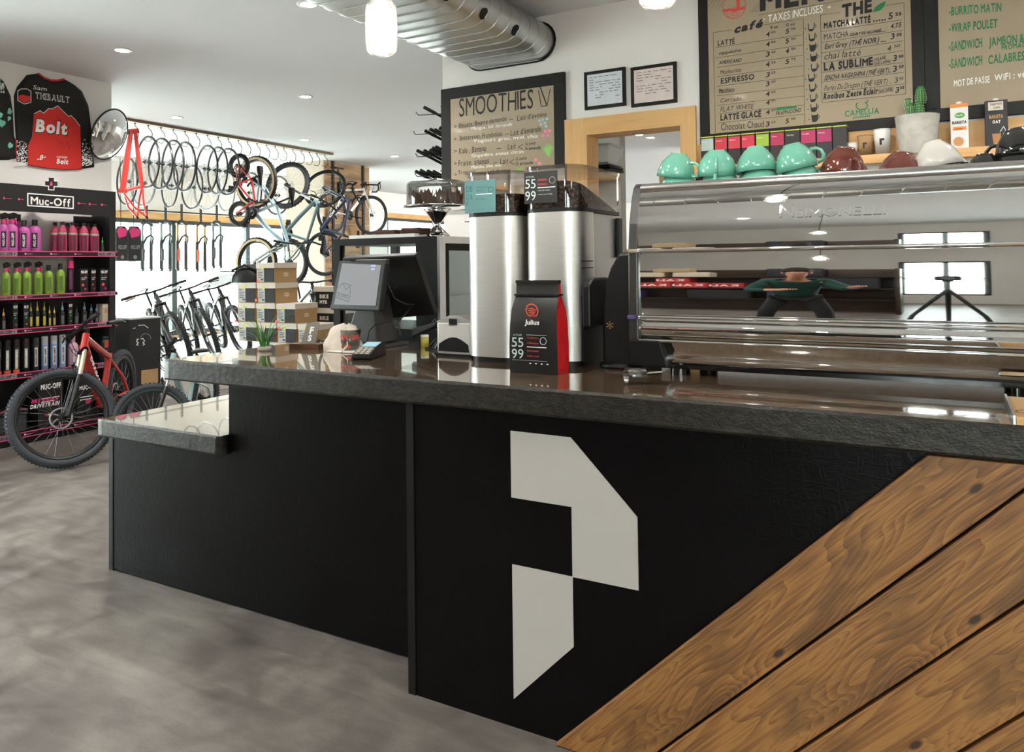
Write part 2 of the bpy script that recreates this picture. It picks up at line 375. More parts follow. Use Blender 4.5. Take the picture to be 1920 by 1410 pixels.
# menu wall with its doorway
xa, xb = at_y(1098, 248, YW).x, at_y(1283, 232, YW).x; zt = at_y(1190, 240, YW).z
WX0 = at_y(830, 167, YW).x
mb = MB().box((WX0, YW, 0), (xa, YW+.14, CEIL)).box((xb, YW, 0), (4.6, YW+.14, CEIL)).box((xa, YW, zt), (xb, YW+.14, CEIL))
struct('wall_menu', mb, M_WALL)
struct('wall_right', MB().box((4.4, -7, 0), (4.6, YW, CEIL)), M_WALL)
mb = MB().box((XJ, -5.2, 0), (-.5, -5.0, CEIL)).box((-.5, -5.2, 0), (4.4, -5.0, .5)).box((-.5, -5.2, 2.5), (4.4, -5.0, CEIL)).box((.42, -5.2, .5), (1.0, -5.0, 2.5)).box((3.9, -5.2, .5), (4.4, -5, 2.5))
struct('wall_rear', mb, M_WALL)
# door casing
dp = thing('door_1', None, None, (0, YW, 0)); dp['kind'] = 'structure'
cw = .10
def board(name, a, b, c=None, par=None, m=M_PINE, loc=None, **k):
    """a board whose grain runs along its own longest side"""
    a = Vector(a); b = Vector(b); ctr = (a+b)/2; d = b-a; d = Vector(map(abs, d)); ax = max(range(3), key=lambda i: d[i])
    if ax == 0: R = Matrix(); ext = d
    elif ax == 1: R = Matrix.Rotation(PI/2, 4, 'Z'); ext = Vector((d.y, d.x, d.z))
    else: R = Matrix.Rotation(-PI/2, 4, 'Y'); ext = Vector((d.z, d.y, d.x))
    o = MB().box(-ext/2, ext/2).build(name, m, par, **k); o.matrix_local = Matrix.Translation(ctr) @ R; return o
ox0, ox1, oz = at_y(1061, 226, YW).x, at_y(1306, 199, YW).x, at_y(1190, 212, YW).z
board('casing_left', (ox0, -.03, 0), (xa, .0, oz-.0), par=dp); board('casing_right', (xb, -.03, 0), (ox1, .0, oz), par=dp); board('casing_head', (xa, -.03, zt), (xb, .0, oz), par=dp)
board('jamb_left', (xa, -.03, 0), (xa+.02, .17, zt), par=dp); board('jamb_right', (xb-.02, -.03, 0), (xb, .17, zt), par=dp); board('jamb_head', (xa+.02, -.03, zt-.02), (xb-.02, .17, zt), par=dp)

# big window in the alcove: steel mullions, sill, pine header, glass
def window(n, y0, y1, z0, z1, bars, sill=True):
    w = thing('window_%d' % n, None, None, (XW, 0, 0)); w['kind'] = 'structure'
    f = MB(); t = .07
    f.box((-.12, y0, z0), (-.02, y0+t, z1)).box((-.12, y1-t, z0), (-.02, y1, z1)).box((-.12, y0, z1-t), (.02, y1, z1)).box((-.12, y0, z0), (-.02, y1, z0+t))
    for y in bars: f.box((-.12, y-.05, z0), (-.01, y+.05, z1))
    f.build('window_frame', M_STEELDK, w)
    MB().box((-.08, y0, z0), (-.072, y1, z1)).build('pane', M_PANE, w)
    board('window_header', (0, y0-.1, z1), (.05, y1+.1, z1+.12), par=w); board('window_sill', (-.1, y0-.05, z0-.04), (.08, y1+.05, z0), par=w)
window(1, 4.75, 11.85, .25, 2.28, [8.95, 7.0, 10.6])
window(2, 14.9, 19.2, .7, 2.60, [17.0])
# rear shop window mirrored in the machine; wide bay added for more daylight
w = thing('window_3', None, None, (0, -5.1, 0)); w['kind'] = 'structure'
f = MB()
for x0, x1 in ((-.5, .42), (1.0, 3.9)):
    for x in [x0, x1-.07] + ([x0+.45] if x1 < .5 else [2.4]): f.box((x, -.06, .5), (x+.07, .06, 2.5))
    f.box((x0, -.06, .5), (x1, .06, .57)).box((x0, -.06, 2.43), (x1, .06, 2.5)).box((x0, -.04, 1.45), (x1, .04, 1.5))
f.build('window_frame', M_BLACKM, w); MB().box((-.5, -.01, .5), (.42, 0, 2.5)).box((1., -.01, .5), (3.9, 0, 2.5)).build('pane', M_PANE, w)
# beige pillar clad in planks on its right-hand side
PX = at_z(608, 300, CEIL).x; py0 = at_x(608, 300, PX).y; py1 = at_x(691, 312, PX).y
struct('pillar', MB().box((-9.95, py0, 0), (PX-.02, py1, CEIL)), mat('beige_paint', 'cdbfae', .7, var=.02))
cl = thing('plank_cladding', 'weathered brown plank panel with black uprights on the pillar side, behind the hanging bikes', 'wall panel', (PX, py0, 0))
random.seed(3); z = .05
while z < CEIL-.05:
    h = min(.24+random.random()*.06, CEIL-z-.005); board('plank', (-.02, .0, z), (.012, py1-py0, z+h-.012), par=cl, m=M_PLANK); z += h
for q in (.14, .82): MB().box((.012, (py1-py0)*q, 0), (.035, (py1-py0)*q+.05, CEIL)).build('upright', M_BLACKM, cl)

w = thing('window_4', None, None, (XJ, 0, 0)); w['kind'] = 'structure'      # shop front left of the frame
f = MB()
for y in (.25, 1.2, 2.08): f.box((-.14, y, .12), (-.06, y+.07, 2.75))
f.box((-.14, .25, .12), (-.06, 2.15, .19)).box((-.14, .25, 2.68), (-.06, 2.15, 2.75)); f.build('window_frame', M_STEELDK, w); MB().box((-.104, .25, .12), (-.098, 2.15, 2.75)).build('pane', M_PANE, w)
# outside: pale street, trees and a parked car beyond the glass
struct('street_ground', MB().box((-40, -30, -.4), (-12.15, 50, -.12)).box((-12.15, -7.05, -.4), (XJ-.2, 4.35, -.13)).box((-12.1, -40, -.4), (20, -7.05, -.12)), mat('pale_asphalt', 'b9bab8', .8, var=.05))
def leaves_mat():
    return mat('sunlit_leaves', '9fb59a', .8, var=.25, scale=3)
for i, (x, y, r, h, lb) in enumerate(((-24, 10, 2.6, 4.2, 'pale green street tree seen through the alcove window behind the hanging forks'), (-25, 17, 3., 4.5, 'pale green street tree seen through the window behind the blue bike'), (-23.5, 25, 3, 4.4, 'pale green street tree seen beyond the far window'))):
    t = thing('street_tree', lb, 'tree', (x, y, -.12)); MB().tube([(0, 0, 0), (.05, 0, 1.5), (0, .05, h-1)], [.18, .15, .08]).build('trunk', mat('bark', '6b5b4d', .9, var=.2), t)
    random.seed(20+i); mb = MB()
    for k in range(420):
        a, b = random.random()*2*PI, random.uniform(-1, 1); d = Vector((math.cos(a)*math.sqrt(1-b*b), math.sin(a)*math.sqrt(1-b*b), b))*r*random.uniform(.5, 1); c = Vector((0, 0, h))+d
        u = Vector((random.uniform(-1, 1), random.uniform(-1, 1), random.uniform(-1, 1))).normalized()*.3; q = u.cross(Vector((random.random(), random.random(), 1))).normalized()*.22
        mb.add([c-u, c+q, c+u, c-q], [(0, 1, 2, 3)])
    mb.build('crown', leaves_mat(), t)
def car(lb, x, y, col):
    t = thing('parked_car', lb, 'car', (x, y, -.12)); prof = [(-2.1, .35), (-2.1, .8), (-1.9, .9), (-1.3, 1.0), (-.7, 1.42), (.7, 1.45), (1.4, 1.0), (2.0, .9), (2.15, .6), (2.1, .35)]
    MB().prism([(-.85, a, b) for a, b in prof], (1.7, 0, 0)).build('body', mat('car_paint_'+col, col, .25, .2, coat=1), t, bevel=.06)
    MB().prism([(.851, a, b) for a, b in [(-1.15, 1.0), (-.66, 1.34), (.62, 1.36), (1.2, 1.0)]], (.02, 0, 0)).build('window', M_BLACKG, t)
    for a in (-1.35, 1.35): MB().cyl((.6, a, .33), (.88, a, .33), .33, n=20).build('wheel', M_RUB, t)
car('pale grey car parked outside the alcove window', -19.5, 9.6, 'b9c4c8'); car('silver car parked outside beyond the hanging bikes', -20, 16.5, 'd6d8d6')

# ---------------------------------------------------------------- ceiling lights
M_LAMP = mat('lamp_lens', 'fff6e8', .5, emit=22, var=.01)
def downlight(p, lb, first=[None], power=1.0):
    if first[0] is None:
        t = thing('recessed_light', lb, 'ceiling light', p, 0, 'recessed ceiling lights')
        MB().lathe([(.052, -.004), (.075, -.006), (.078, 0), (.078, .004)], 28).build('trim_ring', M_WHITE, t); MB().lathe([(0, -.003), (.053, -.003)], 28).build('lens', M_LAMP, t)
        first[0] = t
    else: t = copy_thing(first[0], lb, loc=p)
    l = bpy.data.lights.new('downlight', 'SPOT'); l.energy = DOWNLIGHT_W*4*power; l.spot_size = 2.5; l.spot_blend = .8; l.shadow_soft_size = .05; l.color = (1, .96, .92)
    o = bpy.data.objects.new('downlight', l); COL.objects.link(o); o.location = (p[0], p[1], p[2]-.02)
for px, py, lb in ((229, 94, 'round recessed light in the ceiling above the black and red jersey'), (573, 181, 'round recessed light alone in the middle of the ceiling, between jersey and smoothie board'), (331, 220, 'round recessed light just above the near end of the wheel rail'),
                   (571, 262, 'round recessed light beside the far end of the wheel rail'), (740, 293, 'smallest recessed light, above the white bike handlebar'), (578, 8, 'bright recessed light at the top edge beside the hanging jar')):
    downlight(at_z(px, py, CEIL-.002), lb)
for i, (x, y) in enumerate(((-.6, 3.5), (.9, 3.5), (-1.9, 1.3), (-.2, 1.0), (1.6, 1.2), (-3.6, .9), (-5.6, 1.2), (-3.6, -1.6), (-1.6, -1.8), (.6, -1.9), (-5.5, -1.8), (-3.9, 7.3), (-5.8, 9.8), (2.6, 3.6), (-3.7, 10.2))):
    downlight((x, y, CEIL-.002), 'recessed ceiling light outside the photo, %s of the row added for light' % ORD[i])  # unseen lamps continuing the ceiling grid, added to light the room
p = at_z(1220, 258, CEIL-.002); downlight(p, 'warm recessed light in the back room seen through the pine doorway', power=1.6)
# ---------------------------------------------------------------- spiral duct
dk = thing('ventilation_duct', 'flat oval galvanised spiral duct with round air holes running under the ceiling into the wall', 'duct', (-2.765, YW, 3.035))
r = .13; hw = .24
def oval(y, k=1.0, n=10):
    P = []
    for i in range(n+1): a = -PI/2+PI*i/n; P.append((hw+r*k*math.cos(a), y, r*k*math.sin(a)))
    for i in range(n+1): a = PI/2+PI*i/n; P.append((-hw+r*k*math.cos(a), y, r*k*math.sin(a)))
    return P
mb = MB(); R0 = oval(-5.6); R1 = oval(.10); n = len(R0); mb.add(R0+R1, [(i, (i+1) % n, n+(i+1) % n, n+i) for i in range(n)], True); mb.build('duct_shell', M_DUCT, dk)
mb = MB()
for k in range(44):     # raised spiral lock seam
    P = oval(0, 1.006); q = []
    for i, p in enumerate(P+P[:1]): q.append((p[0], -5.6+k*.13+.13*i/len(P), p[2]))
    mb.tube(q, .0055, 4)
mb.build('spiral_seam', M_DUCT, dk)
mb = MB()
for px, py in ((845, 1), (912, 31), (971, 62)):
    c = at_x(px, py, -2.765+hw+r); y = c.y-YW; z0 = max(-.07, min(.07, c.z-3.035)); a = math.asin(z0/r)
    nrm = Vector((math.cos(a), 0, math.sin(a))); o = Vector((hw, y, 0))+nrm*(r+.001); MB().lathe([(0, 0), (.038, .0)], 20, o, nrm).build('air_hole', M_BLACK, dk); y0 = y
for k in range(4, 9):
    o = Vector((hw+r+.001, y0-.38*(k-1.0), 0)); 
    if k > 4: MB().lathe([(0, 0), (.038, 0)], 20, o, (1, 0, 0)).build('air_hole', M_BLACK, dk)
mb = MB(); A = oval(-.012, 1.13); B = oval(-.012, .9); mb.add(A+B, [(i, (i+1) % n, n+(i+1) % n, n+i) for i in range(n)]); A2 = oval(-.004, 1.13); mb.build('dark_gap_ring', M_BLACK, dk)  # flat black ring painted as the dark gap where the duct enters
# ---------------------------------------------------------------- hanging jar lamps
c = at_k(715, 50, 2.35); s = 2.35/FPX; H = 104*s; rr = 30*s; z0 = .06-52*s; ZJ = c.z-.06
t = jar = thing('jar_pendant_lamp', 'clear glass jar lamp hanging at the top edge before the duct, glowing bulb inside', 'pendant lamp', (c.x, c.y, ZJ), 0, 'jar lamps over the counter')
MB().lathe([(0, z0+.006), (rr*.7, z0), (rr*.93, z0+.01), (rr, z0+.03), (rr, z0+H*.78), (rr*.93, z0+H*.87), (rr*.72, z0+H*.94), (rr*.7, z0+H*1.1)], 32).build('glass_jar', frosty('jar_glass'), t)
MB().lathe([(rr*.74, z0+H*1.02), (rr*.78, z0+H*1.03), (rr*.78, z0+H*1.22), (0, z0+H*1.24)], 28).build('lid', M_ALU, t)
MB().lathe([(0, z0+H*.3), (rr*.3, z0+H*.36), (rr*.42, z0+H*.52), (rr*.36, z0+H*.68), (rr*.2, z0+H*.85), (rr*.2, z0+H*1.02)], 20).build('bulb', mat('bulb_glow', 'fff0d8', .4, emit=7, var=.01), t)
MB().tube([(0, 0, z0+H*1.24), (0, 0, CEIL-ZJ)], .004, 6).build('cord', M_BLACK, t)
q = at_z(1232, -50, c.z)
for i, (x, y, lb) in enumerate(((c.x, c.y, None), (q.x, q.y, 'jar lamp whose warm bottom just shows at the top edge above the pine doorway'), (.9, 1.75, 'added jar lamp out of view, right of the other two'), (-3.4, -.5, 'added jar lamp out of view, behind the camera on the left'), (-.9, -1.6, 'added jar lamp out of view, behind the camera in the middle'), (1.8, -.6, 'added jar lamp out of view, behind the camera on the right'))):  # the unseen jar lamps are added to brighten the ceiling
    if lb: copy_thing(jar, lb, loc=(x, y, ZJ))
    l = bpy.data.lights.new('jar_bulb', 'POINT'); l.energy = JAR_W; l.color = (1, .93, .84); l.shadow_soft_size = .04; o = bpy.data.objects.new('jar_bulb', l); COL.objects.link(o); o.location = (x, y, c.z+.0)
# ================================================================ THE COUNTER
YP = 2.124; YL = 2.304; CT = 1.067; CB = .982
def osb():
    m, nt, b = base('black_painted_strand_board')
    v1 = coords(nt, (6, 6, 26), (0, .5, 0)); v2 = coords(nt, (26, 6, 7), (0, -.3, 0)); n1 = node(nt, 'TexNoise', Scale=2.0, Detail=4.0, Distortion=1.5); n2 = node(nt, 'TexNoise', Scale=2.2, Detail=4.0, Distortion=1.5)
    nt.links.new(v1, n1.inputs['Vector']); nt.links.new(v2, n2.inputs['Vector'])
    a = node(nt, 'Math', operation='MAXIMUM'); nt.links.new(n1.outputs[0], a.inputs[0]); nt.links.new(n2.outputs[0], a.inputs[1])
    nt.links.new(ramp(nt, a.outputs[0], [(.4, '070607'), (.8, '0c0b0c')]), b.inputs['Base Color']); b.inputs['Roughness'].default_value = .30; b.inputs['Specular IOR Level'].default_value = .14
    bump(nt, b, a.outputs[0], .2, .008); return m
M_OSB = osb()
def slab_mats():
    m, nt, b = base('glossy_brown_counter_top')
    v = coords(nt, (1, 2.5, 1)); n1 = node(nt, 'TexNoise', Scale=3.5, Detail=6.0, Distortion=.8); n2 = node(nt, 'TexNoise', Scale=70.0, Detail=3.0); nt.links.new(v, n1.inputs['Vector']); nt.links.new(v, n2.inputs['Vector'])
    a = node(nt, 'Math', operation='MULTIPLY_ADD'); a.inputs[1].default_value = .35; nt.links.new(n2.outputs[0], a.inputs[0]); nt.links.new(n1.outputs[0], a.inputs[2])
    nt.links.new(ramp(nt, a.outputs[0], [(.45, '544332'), (.68, '6c5743'), (.9, '836d54')]), b.inputs['Base Color']); b.inputs['Roughness'].default_value = .10; b.inputs['Coat Weight'].default_value = 1.0; b.inputs['Coat Roughness'].default_value = .02; b.inputs['Coat IOR'].default_value = 1.65
    bump(nt, b, n1.outputs[0], .04, .003)
    m2, nt, b = base('rough_dark_counter_edge')
    v = coords(nt, (1, 1, 1.4)); n1 = node(nt, 'TexNoise', Scale=40.0, Detail=6.0); n2 = node(nt, 'TexNoise', Scale=140.0, Detail=3.0); nt.links.new(v, n1.inputs['Vector']); nt.links.new(v, n2.inputs['Vector'])
    a = node(nt, 'Math', operation='MULTIPLY_ADD'); a.inputs[1].default_value = .6; nt.links.new(n2.outputs[0], a.inputs[0]); nt.links.new(n1.outputs[0], a.inputs[2])
    nt.links.new(ramp(nt, a.outputs[0], [(.5, '0f0e0b'), (.75, '1d1a16'), (1.0, '302b24')]), b.inputs['Base Color']); b.inputs['Roughness'].default_value = .42; b.inputs['Specular IOR Level'].default_value = .35; bump(nt, b, a.outputs[0], .5, .005)
    return m, m2
M_TOP, M_EDGE = slab_mats()
def plank_mat():
    m, nt, b = base('counter_plank')
    v = coords(nt, (1.0, 5.5, 5.5)); vo = node(nt, 'TexNoise', Scale=1.1, Detail=2.0, Distortion=.6); nt.links.new(v, vo.inputs['Vector'])
    # growth rings: fine bands of the warped height field
    mu = node(nt, 'Math', operation='MULTIPLY'); mu.inputs[1].default_value = 26.0; nt.links.new(vo.outputs[0], mu.inputs[0]); fr = node(nt, 'Math', operation='FRACT'); nt.links.new(mu.outputs[0], fr.inputs[0])
    fv = coords(nt, (5, 190, 190)); fine = node(nt, 'TexNoise', Scale=1.0, Detail=4.0); nt.links.new(fv, fine.inputs['Vector'])
    sv = coords(nt, (2.2, 7, 7), (0, 0, 0), (4, 2, 1)); sm = node(nt, 'TexNoise', Scale=1.6, Detail=6.0, Distortion=.4); nt.links.new(sv, sm.inputs['Vector'])
    a = node(nt, 'Math', operation='MULTIPLY_ADD'); a.inputs[1].default_value = .20; nt.links.new(fr.outputs[0], a.inputs[0]); a2 = node(nt, 'Math', operation='MULTIPLY_ADD'); a2.inputs[1].default_value = .7; nt.links.new(fine.outputs[0], a2.inputs[0]); nt.links.new(a2.outputs[0], a.inputs[2])
    a3 = node(nt, 'Math', operation='MULTIPLY_ADD'); a3.inputs[1].default_value = .5; a3.inputs[2].default_value = -.24; nt.links.new(vo.outputs[0], a3.inputs[0]); nt.links.new(a3.outputs[0], a2.inputs[2])
    c = ramp(nt, a.outputs[0], [(.22, '523319'), (.42, '7f542b'), (.60, '9c6d3a'), (.88, '774d28')])
    k = ramp(nt, sm.outputs[0], [(.50, 0.0), (.68, 1.0)]); fk = node(nt, 'Math', operation='MULTIPLY'); nt.links.new(k, fk.inputs[0]); nt.links.new(fine.outputs[0], fk.inputs[1])
    mx = nt.nodes.new('ShaderNodeMixRGB'); mx.inputs[2].default_value = lin('2e2318'); nt.links.new(fk.outputs[0], mx.inputs[0]); nt.links.new(c, mx.inputs[1])
    kv = coords(nt, (1.9, 4.2, 4.2), (PI/2, 0, 0)); kn = node(nt, 'TexVoronoi', Scale=1.0); kn.voronoi_dimensions = '2D'; nt.links.new(kv, kn.inputs['Vector']); kk = ramp(nt, kn.outputs['Distance'], [(.024, 1.0), (.046, 0.0)])
    mx2 = nt.nodes.new('ShaderNodeMixRGB'); mx2.inputs[2].default_value = lin('38210f'); nt.links.new(kk, mx2.inputs[0]); nt.links.new(mx.outputs[0], mx2.inputs[1])
    nt.links.new(mx2.outputs[0], b.inputs['Base Color']); b.inputs['Roughness'].default_value = .55; bump(nt, b, a.outputs[0], .35, .003); return m
def slab(name, label, outline, z0, z1, cat):
    """a slab with a chipped rim: polished top face, rough sides"""
    t = thing(name, label, cat, (0, 0, 0)); n = len(outline); P = []
    random.seed(11)
    for i in range(n):      # subdivide the rim so that it can wobble a little
        a = Vector(outline[i]+(0,)); b = Vector(outline[(i+1) % n]+(0,)); k = max(1, int((b-a).length/.03)); nr = Vector((b.y-a.y, a.x-b.x, 0)).normalized()
        for j in range(k): P.append((a+(b-a)*j/k, nr if j else nr*0))
    mb = MB(); N = len(P); w = [random.uniform(0, .0035) for _ in range(N)]
    top = [p-q*(.006+w[i]) for i, (p, q) in enumerate(P)]; rim = [p-q*(w[(i*7) % N]*.6) for i, (p, q) in enumerate(P)]; mid = [p-q*(w[(i*5) % N]*.5) for i, (p, q) in enumerate(P)]
    def at(L, z, jit=0): return [(p.x, p.y, z-(w[i]*jit)) for i, p in enumerate(L)]
    v = at(top, z1)+at(rim, z1-.007, 1)+at(mid, z0+.008)+at(top, z0)
    mb.slot(0).add(v[:N], [tuple(range(N))]); mb.slot(1)
    for k in range(3): mb.add(v[k*N:(k+2)*N], [(i, N+i, N+(i+1) % N, (i+1) % N) for i in range(N)], True)
    mb.add(v[3*N:], [tuple(range(N-1, -1, -1))]); mb.build('slab', [M_TOP, M_EDGE], t); return t
slab('countertop', 'long glossy brown stone counter slab with rough dark edge, carrying the coffee gear', [(-2.854, 2.094), (1.6, 2.094), (1.6, 3.12), (-1.75, 3.12), (-1.75, 3.75), (-2.854, 3.75)], CB, CT, 'countertop')
slab('low_desktop', 'low glossy stone shelf slab at the left end of the counter, mirroring the windows', [(-3.565, 2.256), (-2.716, 2.256), (-2.716, 2.30), (-2.72, 3.3), (-3.565, 3.3)], .645, .727, 'desktop')
M_CPLANK = plank_mat()
# right-hand block: front panel, corner trim, logo, diagonal planks
t = thing('bar_counter', 'black strand-board counter front with big white geometric letter and diagonal brown planks', 'counter', (-1.62, YP, 0))
ox = -1.62; YF = 0.0
def L(p): return (p[0]-ox, p[1]-YP, p[2])
MB().box((.03, 0, 0), (3.1, .05, CB-.003)).build('front_panel', M_OSB, t)
MB().box((0, -.004, 0), (.03, .06, CB-.003)).build('corner_trim', M_BLACK, t)
MB().box((0, .235, 0), (.05, .88, CB-.003)).build('side_panel', M_OSB, t); MB().box((3.05, .05, 0), (3.1, .88, CB-.003)).build('side_panel', M_OSB, t)
g = .2085; lx = -1.211-ox; lz = .505
def sq(i, j): return (lx+i*g, -.003, lz+j*g)
mb = MB().prism([sq(0, 1), sq(1, 1), sq(1, 0), sq(2, 0), sq(2, 1), sq(1, 2), sq(0, 2)], (0, .003, 0)).prism([sq(0, 0), sq(0, -2), sq(1, -1), sq(1, 0)], (0, .003, 0))
mb.build('white_logo', mat('white_vinyl', 'b6b1ab', .5, var=.01), t)
th = math.radians(44); ca, sa = math.cos(th), math.sin(th); pitch = .1765
def clip(poly, f):
    out = []
    for i in range(len(poly)):
        a, b = poly[i], poly[(i+1) % len(poly)]; fa, fb = f(a), f(b)
        if fa >= 0: out.append(a)
        if (fa >= 0) != (fb >= 0): k = fa/(fa-fb); out.append((a[0]+(b[0]-a[0])*k, a[1]+(b[1]-a[1])*k))
    return out
x0 = -1.062-ox
for k in range(8):
    # local frame: u along the plank, w across it (down and right), origin at the foot of the first plank's upper edge
    poly = [(-3, -k*pitch-(pitch-.007)), (3, -k*pitch-(pitch-.007)), (3, -k*pitch), (-3, -k*pitch)]
    fx = lambda q: x0+q[0]*ca-q[1]*sa; fz = lambda q: q[0]*sa+q[1]*ca
    poly = clip(poly, lambda q: fz(q)-.002); poly = clip(poly, lambda q: CB-.004-fz(q)); poly = clip(poly, lambda q: 3.1-fx(q))
    if len(poly) < 3: continue
    cx = sum(q[0] for q in poly)/len(poly)*.4+k*.37; cz = -k*pitch
    mb = MB().prism([(q[0]-cx, 0, q[1]-cz) for q in poly], (0, -.024, 0))
    o = mb.build('plank', M_CPLANK, t, bevel=.003)
    o.matrix_local = Matrix.Translation((x0, 0, 0)) @ Matrix.Rotation(-th, 4, 'Y') @ Matrix.Translation((cx, 0, cz))
# left-hand block, set back
t = thing('bar_counter', 'plain black strand-board counter section set back under the slab, left of the letter panel', 'counter', (-3.55, YL, 0))
MB().prism([(.03, 0, .006), (1.925, 0, .006), (1.925, 0, CB-.003), (.838, 0, CB-.003), (.838, 0, .642), (.03, 0, .642)], (0, .04, 0)).build('front_panel', M_OSB, t)
MB().box((0, -.003, 0), (.03, .045, .642)).build('corner_trim', M_BLACK, t)
MB().box((0, .045, 0), (.03, .96, .642)).build('side_panel', M_OSB, t); MB().box((.84, .04, .0), (.87, 1.4, CB-.003)).build('upper_side', M_OSB, t)
MB().box((.03, .92, 0), (.838, .95, .642)).box((.87, 1.37, 0), (1.75, 1.4, CB-.003)).build('back_panel', M_BLACKM, t)

# ================================================================ ESPRESSO MACHINE
Y0 = 2.5; X0 = at_y(1196, 470, Y0).x; X1 = 1.25
em = thing('espresso_machine', 'long chrome espresso machine with mirrored back and black end, cups on top', 'espresso machine', (X0, Y0, CT))
def prof(name, P, m, par=em, x0=0., x1=X1-X0):
    mb = MB(); v = [(x0, y, z-CT) for y, z in P]+[(x1, y, z-CT) for y, z in P]; n = len(P)
    mb.add(v, [(i, i+1, n+i+1, n+i)[::-1] for i in range(n-1)], True); return mb.build(name, m, par)
up = [(.085-.085*math.cos(a), 1.49+.205*math.sin(a)/math.sin(1.05)) for a in [1.05*i/14 for i in range(15)]]
M_MIRROR = mat('mirror_polished_steel', 'd8d8d6', .02, 1.0, var=.01)
prof('upper_mirror', [(y, z) for y, z in up], M_MIRROR)
prof('middle_mirror', [(.004+.0068*((z-1.375)/.11)**2, z) for z in [1.268+.212*i/12 for i in range(13)]], M_MIRROR)
prof('lower_mirror', [(.002+.028*((z-1.222)/.035)**2*.5, z) for z in [1.188+.068*i/10 for i in range(11)]], M_MIRROR)
prof('kick_mirror', [(.012, 1.178), (.03, 1.15), (.036, 1.125), (.034, 1.108), (.05, 1.10)], M_MIRROR)
for z in (1.486, 1.262, 1.183): MB().cyl((0, -.002, z-CT), (X1-X0, -.002, z-CT), .0055, n=10).build('chrome_bead', M_CHROME, em)
MB().cyl((0, .052, 1.700-CT), (X1-X0, .052, 1.700-CT), .019, n=20).build('top_rail', M_STEELH, em)
MB().box((0, .06, .03), (X1-X0, .52, .60)).build('body', M_BLACKM, em)
MB().box((0, .055, .60), (X1-X0, .54, .618)).build('cup_tray', M_STEELH, em)
MB().box((.0, .03, .022), (X1-X0, .5, .036)).build('drip_base', M_BLACKG, em)
side = [(-.01, 1.186), (-.012, 1.30), (-.008, 1.49), (.006, 1.58), (.03, 1.66), (.052, 1.706), (.075, 1.722), (.12, 1.726), (.5, 1.70), (.5, 1.10), (.03, 1.10)]
MB().prism([(-.034, y, z-CT) for y, z in side], (.036, 0, 0)).build('end_cheek', mat('charcoal_cheek', '2a2826', .38, var=.08), em, bevel=.006)
for z in (1.486, 1.262): MB().box((-.036, -.016, z-.006-CT), (.003, .03, z+.006-CT)).build('cheek_clip', M_CHROME, em)
MB().prism([(-.034, -.012, 1.184-CT), (.075, -.012, 1.184-CT), (.10, -.004, 1.095-CT), (-.034, -.004, 1.095-CT)], (0, .2, 0)).build('foot_block', M_BLACK, em, bevel=.004)
for x in (.12, 1.1, 1.95): MB().cyl((x, .07, 0), (x, .07, .04), .034, n=18).build('leg', M_BLACKG, em); MB().cyl((x, .42, 0), (x, .42, .04), .034, n=18).build('leg', M_BLACKG, em)
mb = MB()     # raised maker's letters on the upper mirror
for s, px0, px1, cp in (('N', 1461, 1488, 24), ('SIMONELLI', 1493, 1660, 17)):
    A = at_y(px0, 407, Y0); B = at_y(px1, 405, Y0); h = (at_y(px0, 407-cp, Y0)-A).length
    text(mb, s, (A.x-X0, .001, A.z-CT), (1, 0, 0), (0, .30, 1), h, 0, width=(B-A).length)
mb.build('lettering', M_CHROME, em, solid=.004)
# ---------------------------------------------------------------- cups
def cup_proto(name, label, m, loc, group):
    t = thing(name, label, 'cup', loc, 0, group)
    pr = [(.0, .0), (.026, .0), (.027, .004), (.036, .010), (.052, .028), (.060, .048), (.0635, .068), (.0615, .068), (.057, .047), (.049, .030), (.030, .012), (0, .010)]
    pr = [(a*1.06, b*1.28) for a, b in pr]; MB().lathe(pr, 36).build('bowl', m, t)
    P = [(.059, 0, .072), (.072, 0, .077), (.087, 0, .072), (.093, 0, .056), (.088, 0, .040), (.074, 0, .030), (.054, 0, .029)]
    MB().tube(P, [.006, .006, .0065, .0065, .006, .0055, .006], 8).build('handle', m, t); return t
M_TEAL = mat('teal_glaze', '66a892', .12, var=.04, coat=.8); M_BROWN = mat('brown_glaze', '5e2416', .12, var=.1, coat=.8); M_CREAM = mat('white_glaze', 'c6c2bb', .15, var=.02, coat=.6); M_CUPK = mat('black_glaze', '0c0d0f', .1, var=.1, coat=.9)
TRAY = CT+.6195
cups = {}
def put_cup(kind, m, px, base_px, y, tilt, rz, lb, stack=0, s=1.0, lift=0., tx=0.):
    p = at_y(px, base_px, y); x = p.x
    M = Matrix.Translation((x, y, TRAY+lift)) @ Matrix.Rotation(rz, 4, 'Z') @ Matrix.Rotation(tilt, 4, 'Y') @ Matrix.Rotation(tx, 4, 'X') @ Matrix.Rotation(PI, 4, 'X') @ Matrix.Translation((0, 0, -.087*s)) @ Matrix.Scale(s, 4)
    if kind not in cups:
        c = cup_proto('coffee_cup', lb, m, (0, 0, 0), kind+' cups on the espresso machine'); c.matrix_world = M; cups[kind] = c
    else: copy_thing(cups[kind], lb, M)
sp = ['leftmost', 'second', 'third', 'rightmost']
for i, (px, ti, rz, rz2) in enumerate(((1268, .30, -.25, 2.4), (1346, .28, -1.35, -1.5), (1421, .10, 2.5, 2.6), (1497, -.34, .45, .3))):
    y = 2.66; w = ('the black end' if i == 0 else 'brown cups')
    put_cup('teal', M_TEAL, px+4, 340, y, 0, rz2, 'teal cup resting on the tray, lower cup of the %s teal pair' % sp[i], s=1.0)
    put_cup('teal', M_TEAL, px-2, 300, y, ti*.6, rz, 'upside-down teal cup on top of the %s teal pair' % sp[i], lift=.058)
put_cup('brown', M_BROWN, 1590, 320, 2.66, .0, 2.6, 'brown cup lying under another beside the last teal pair', lift=0)
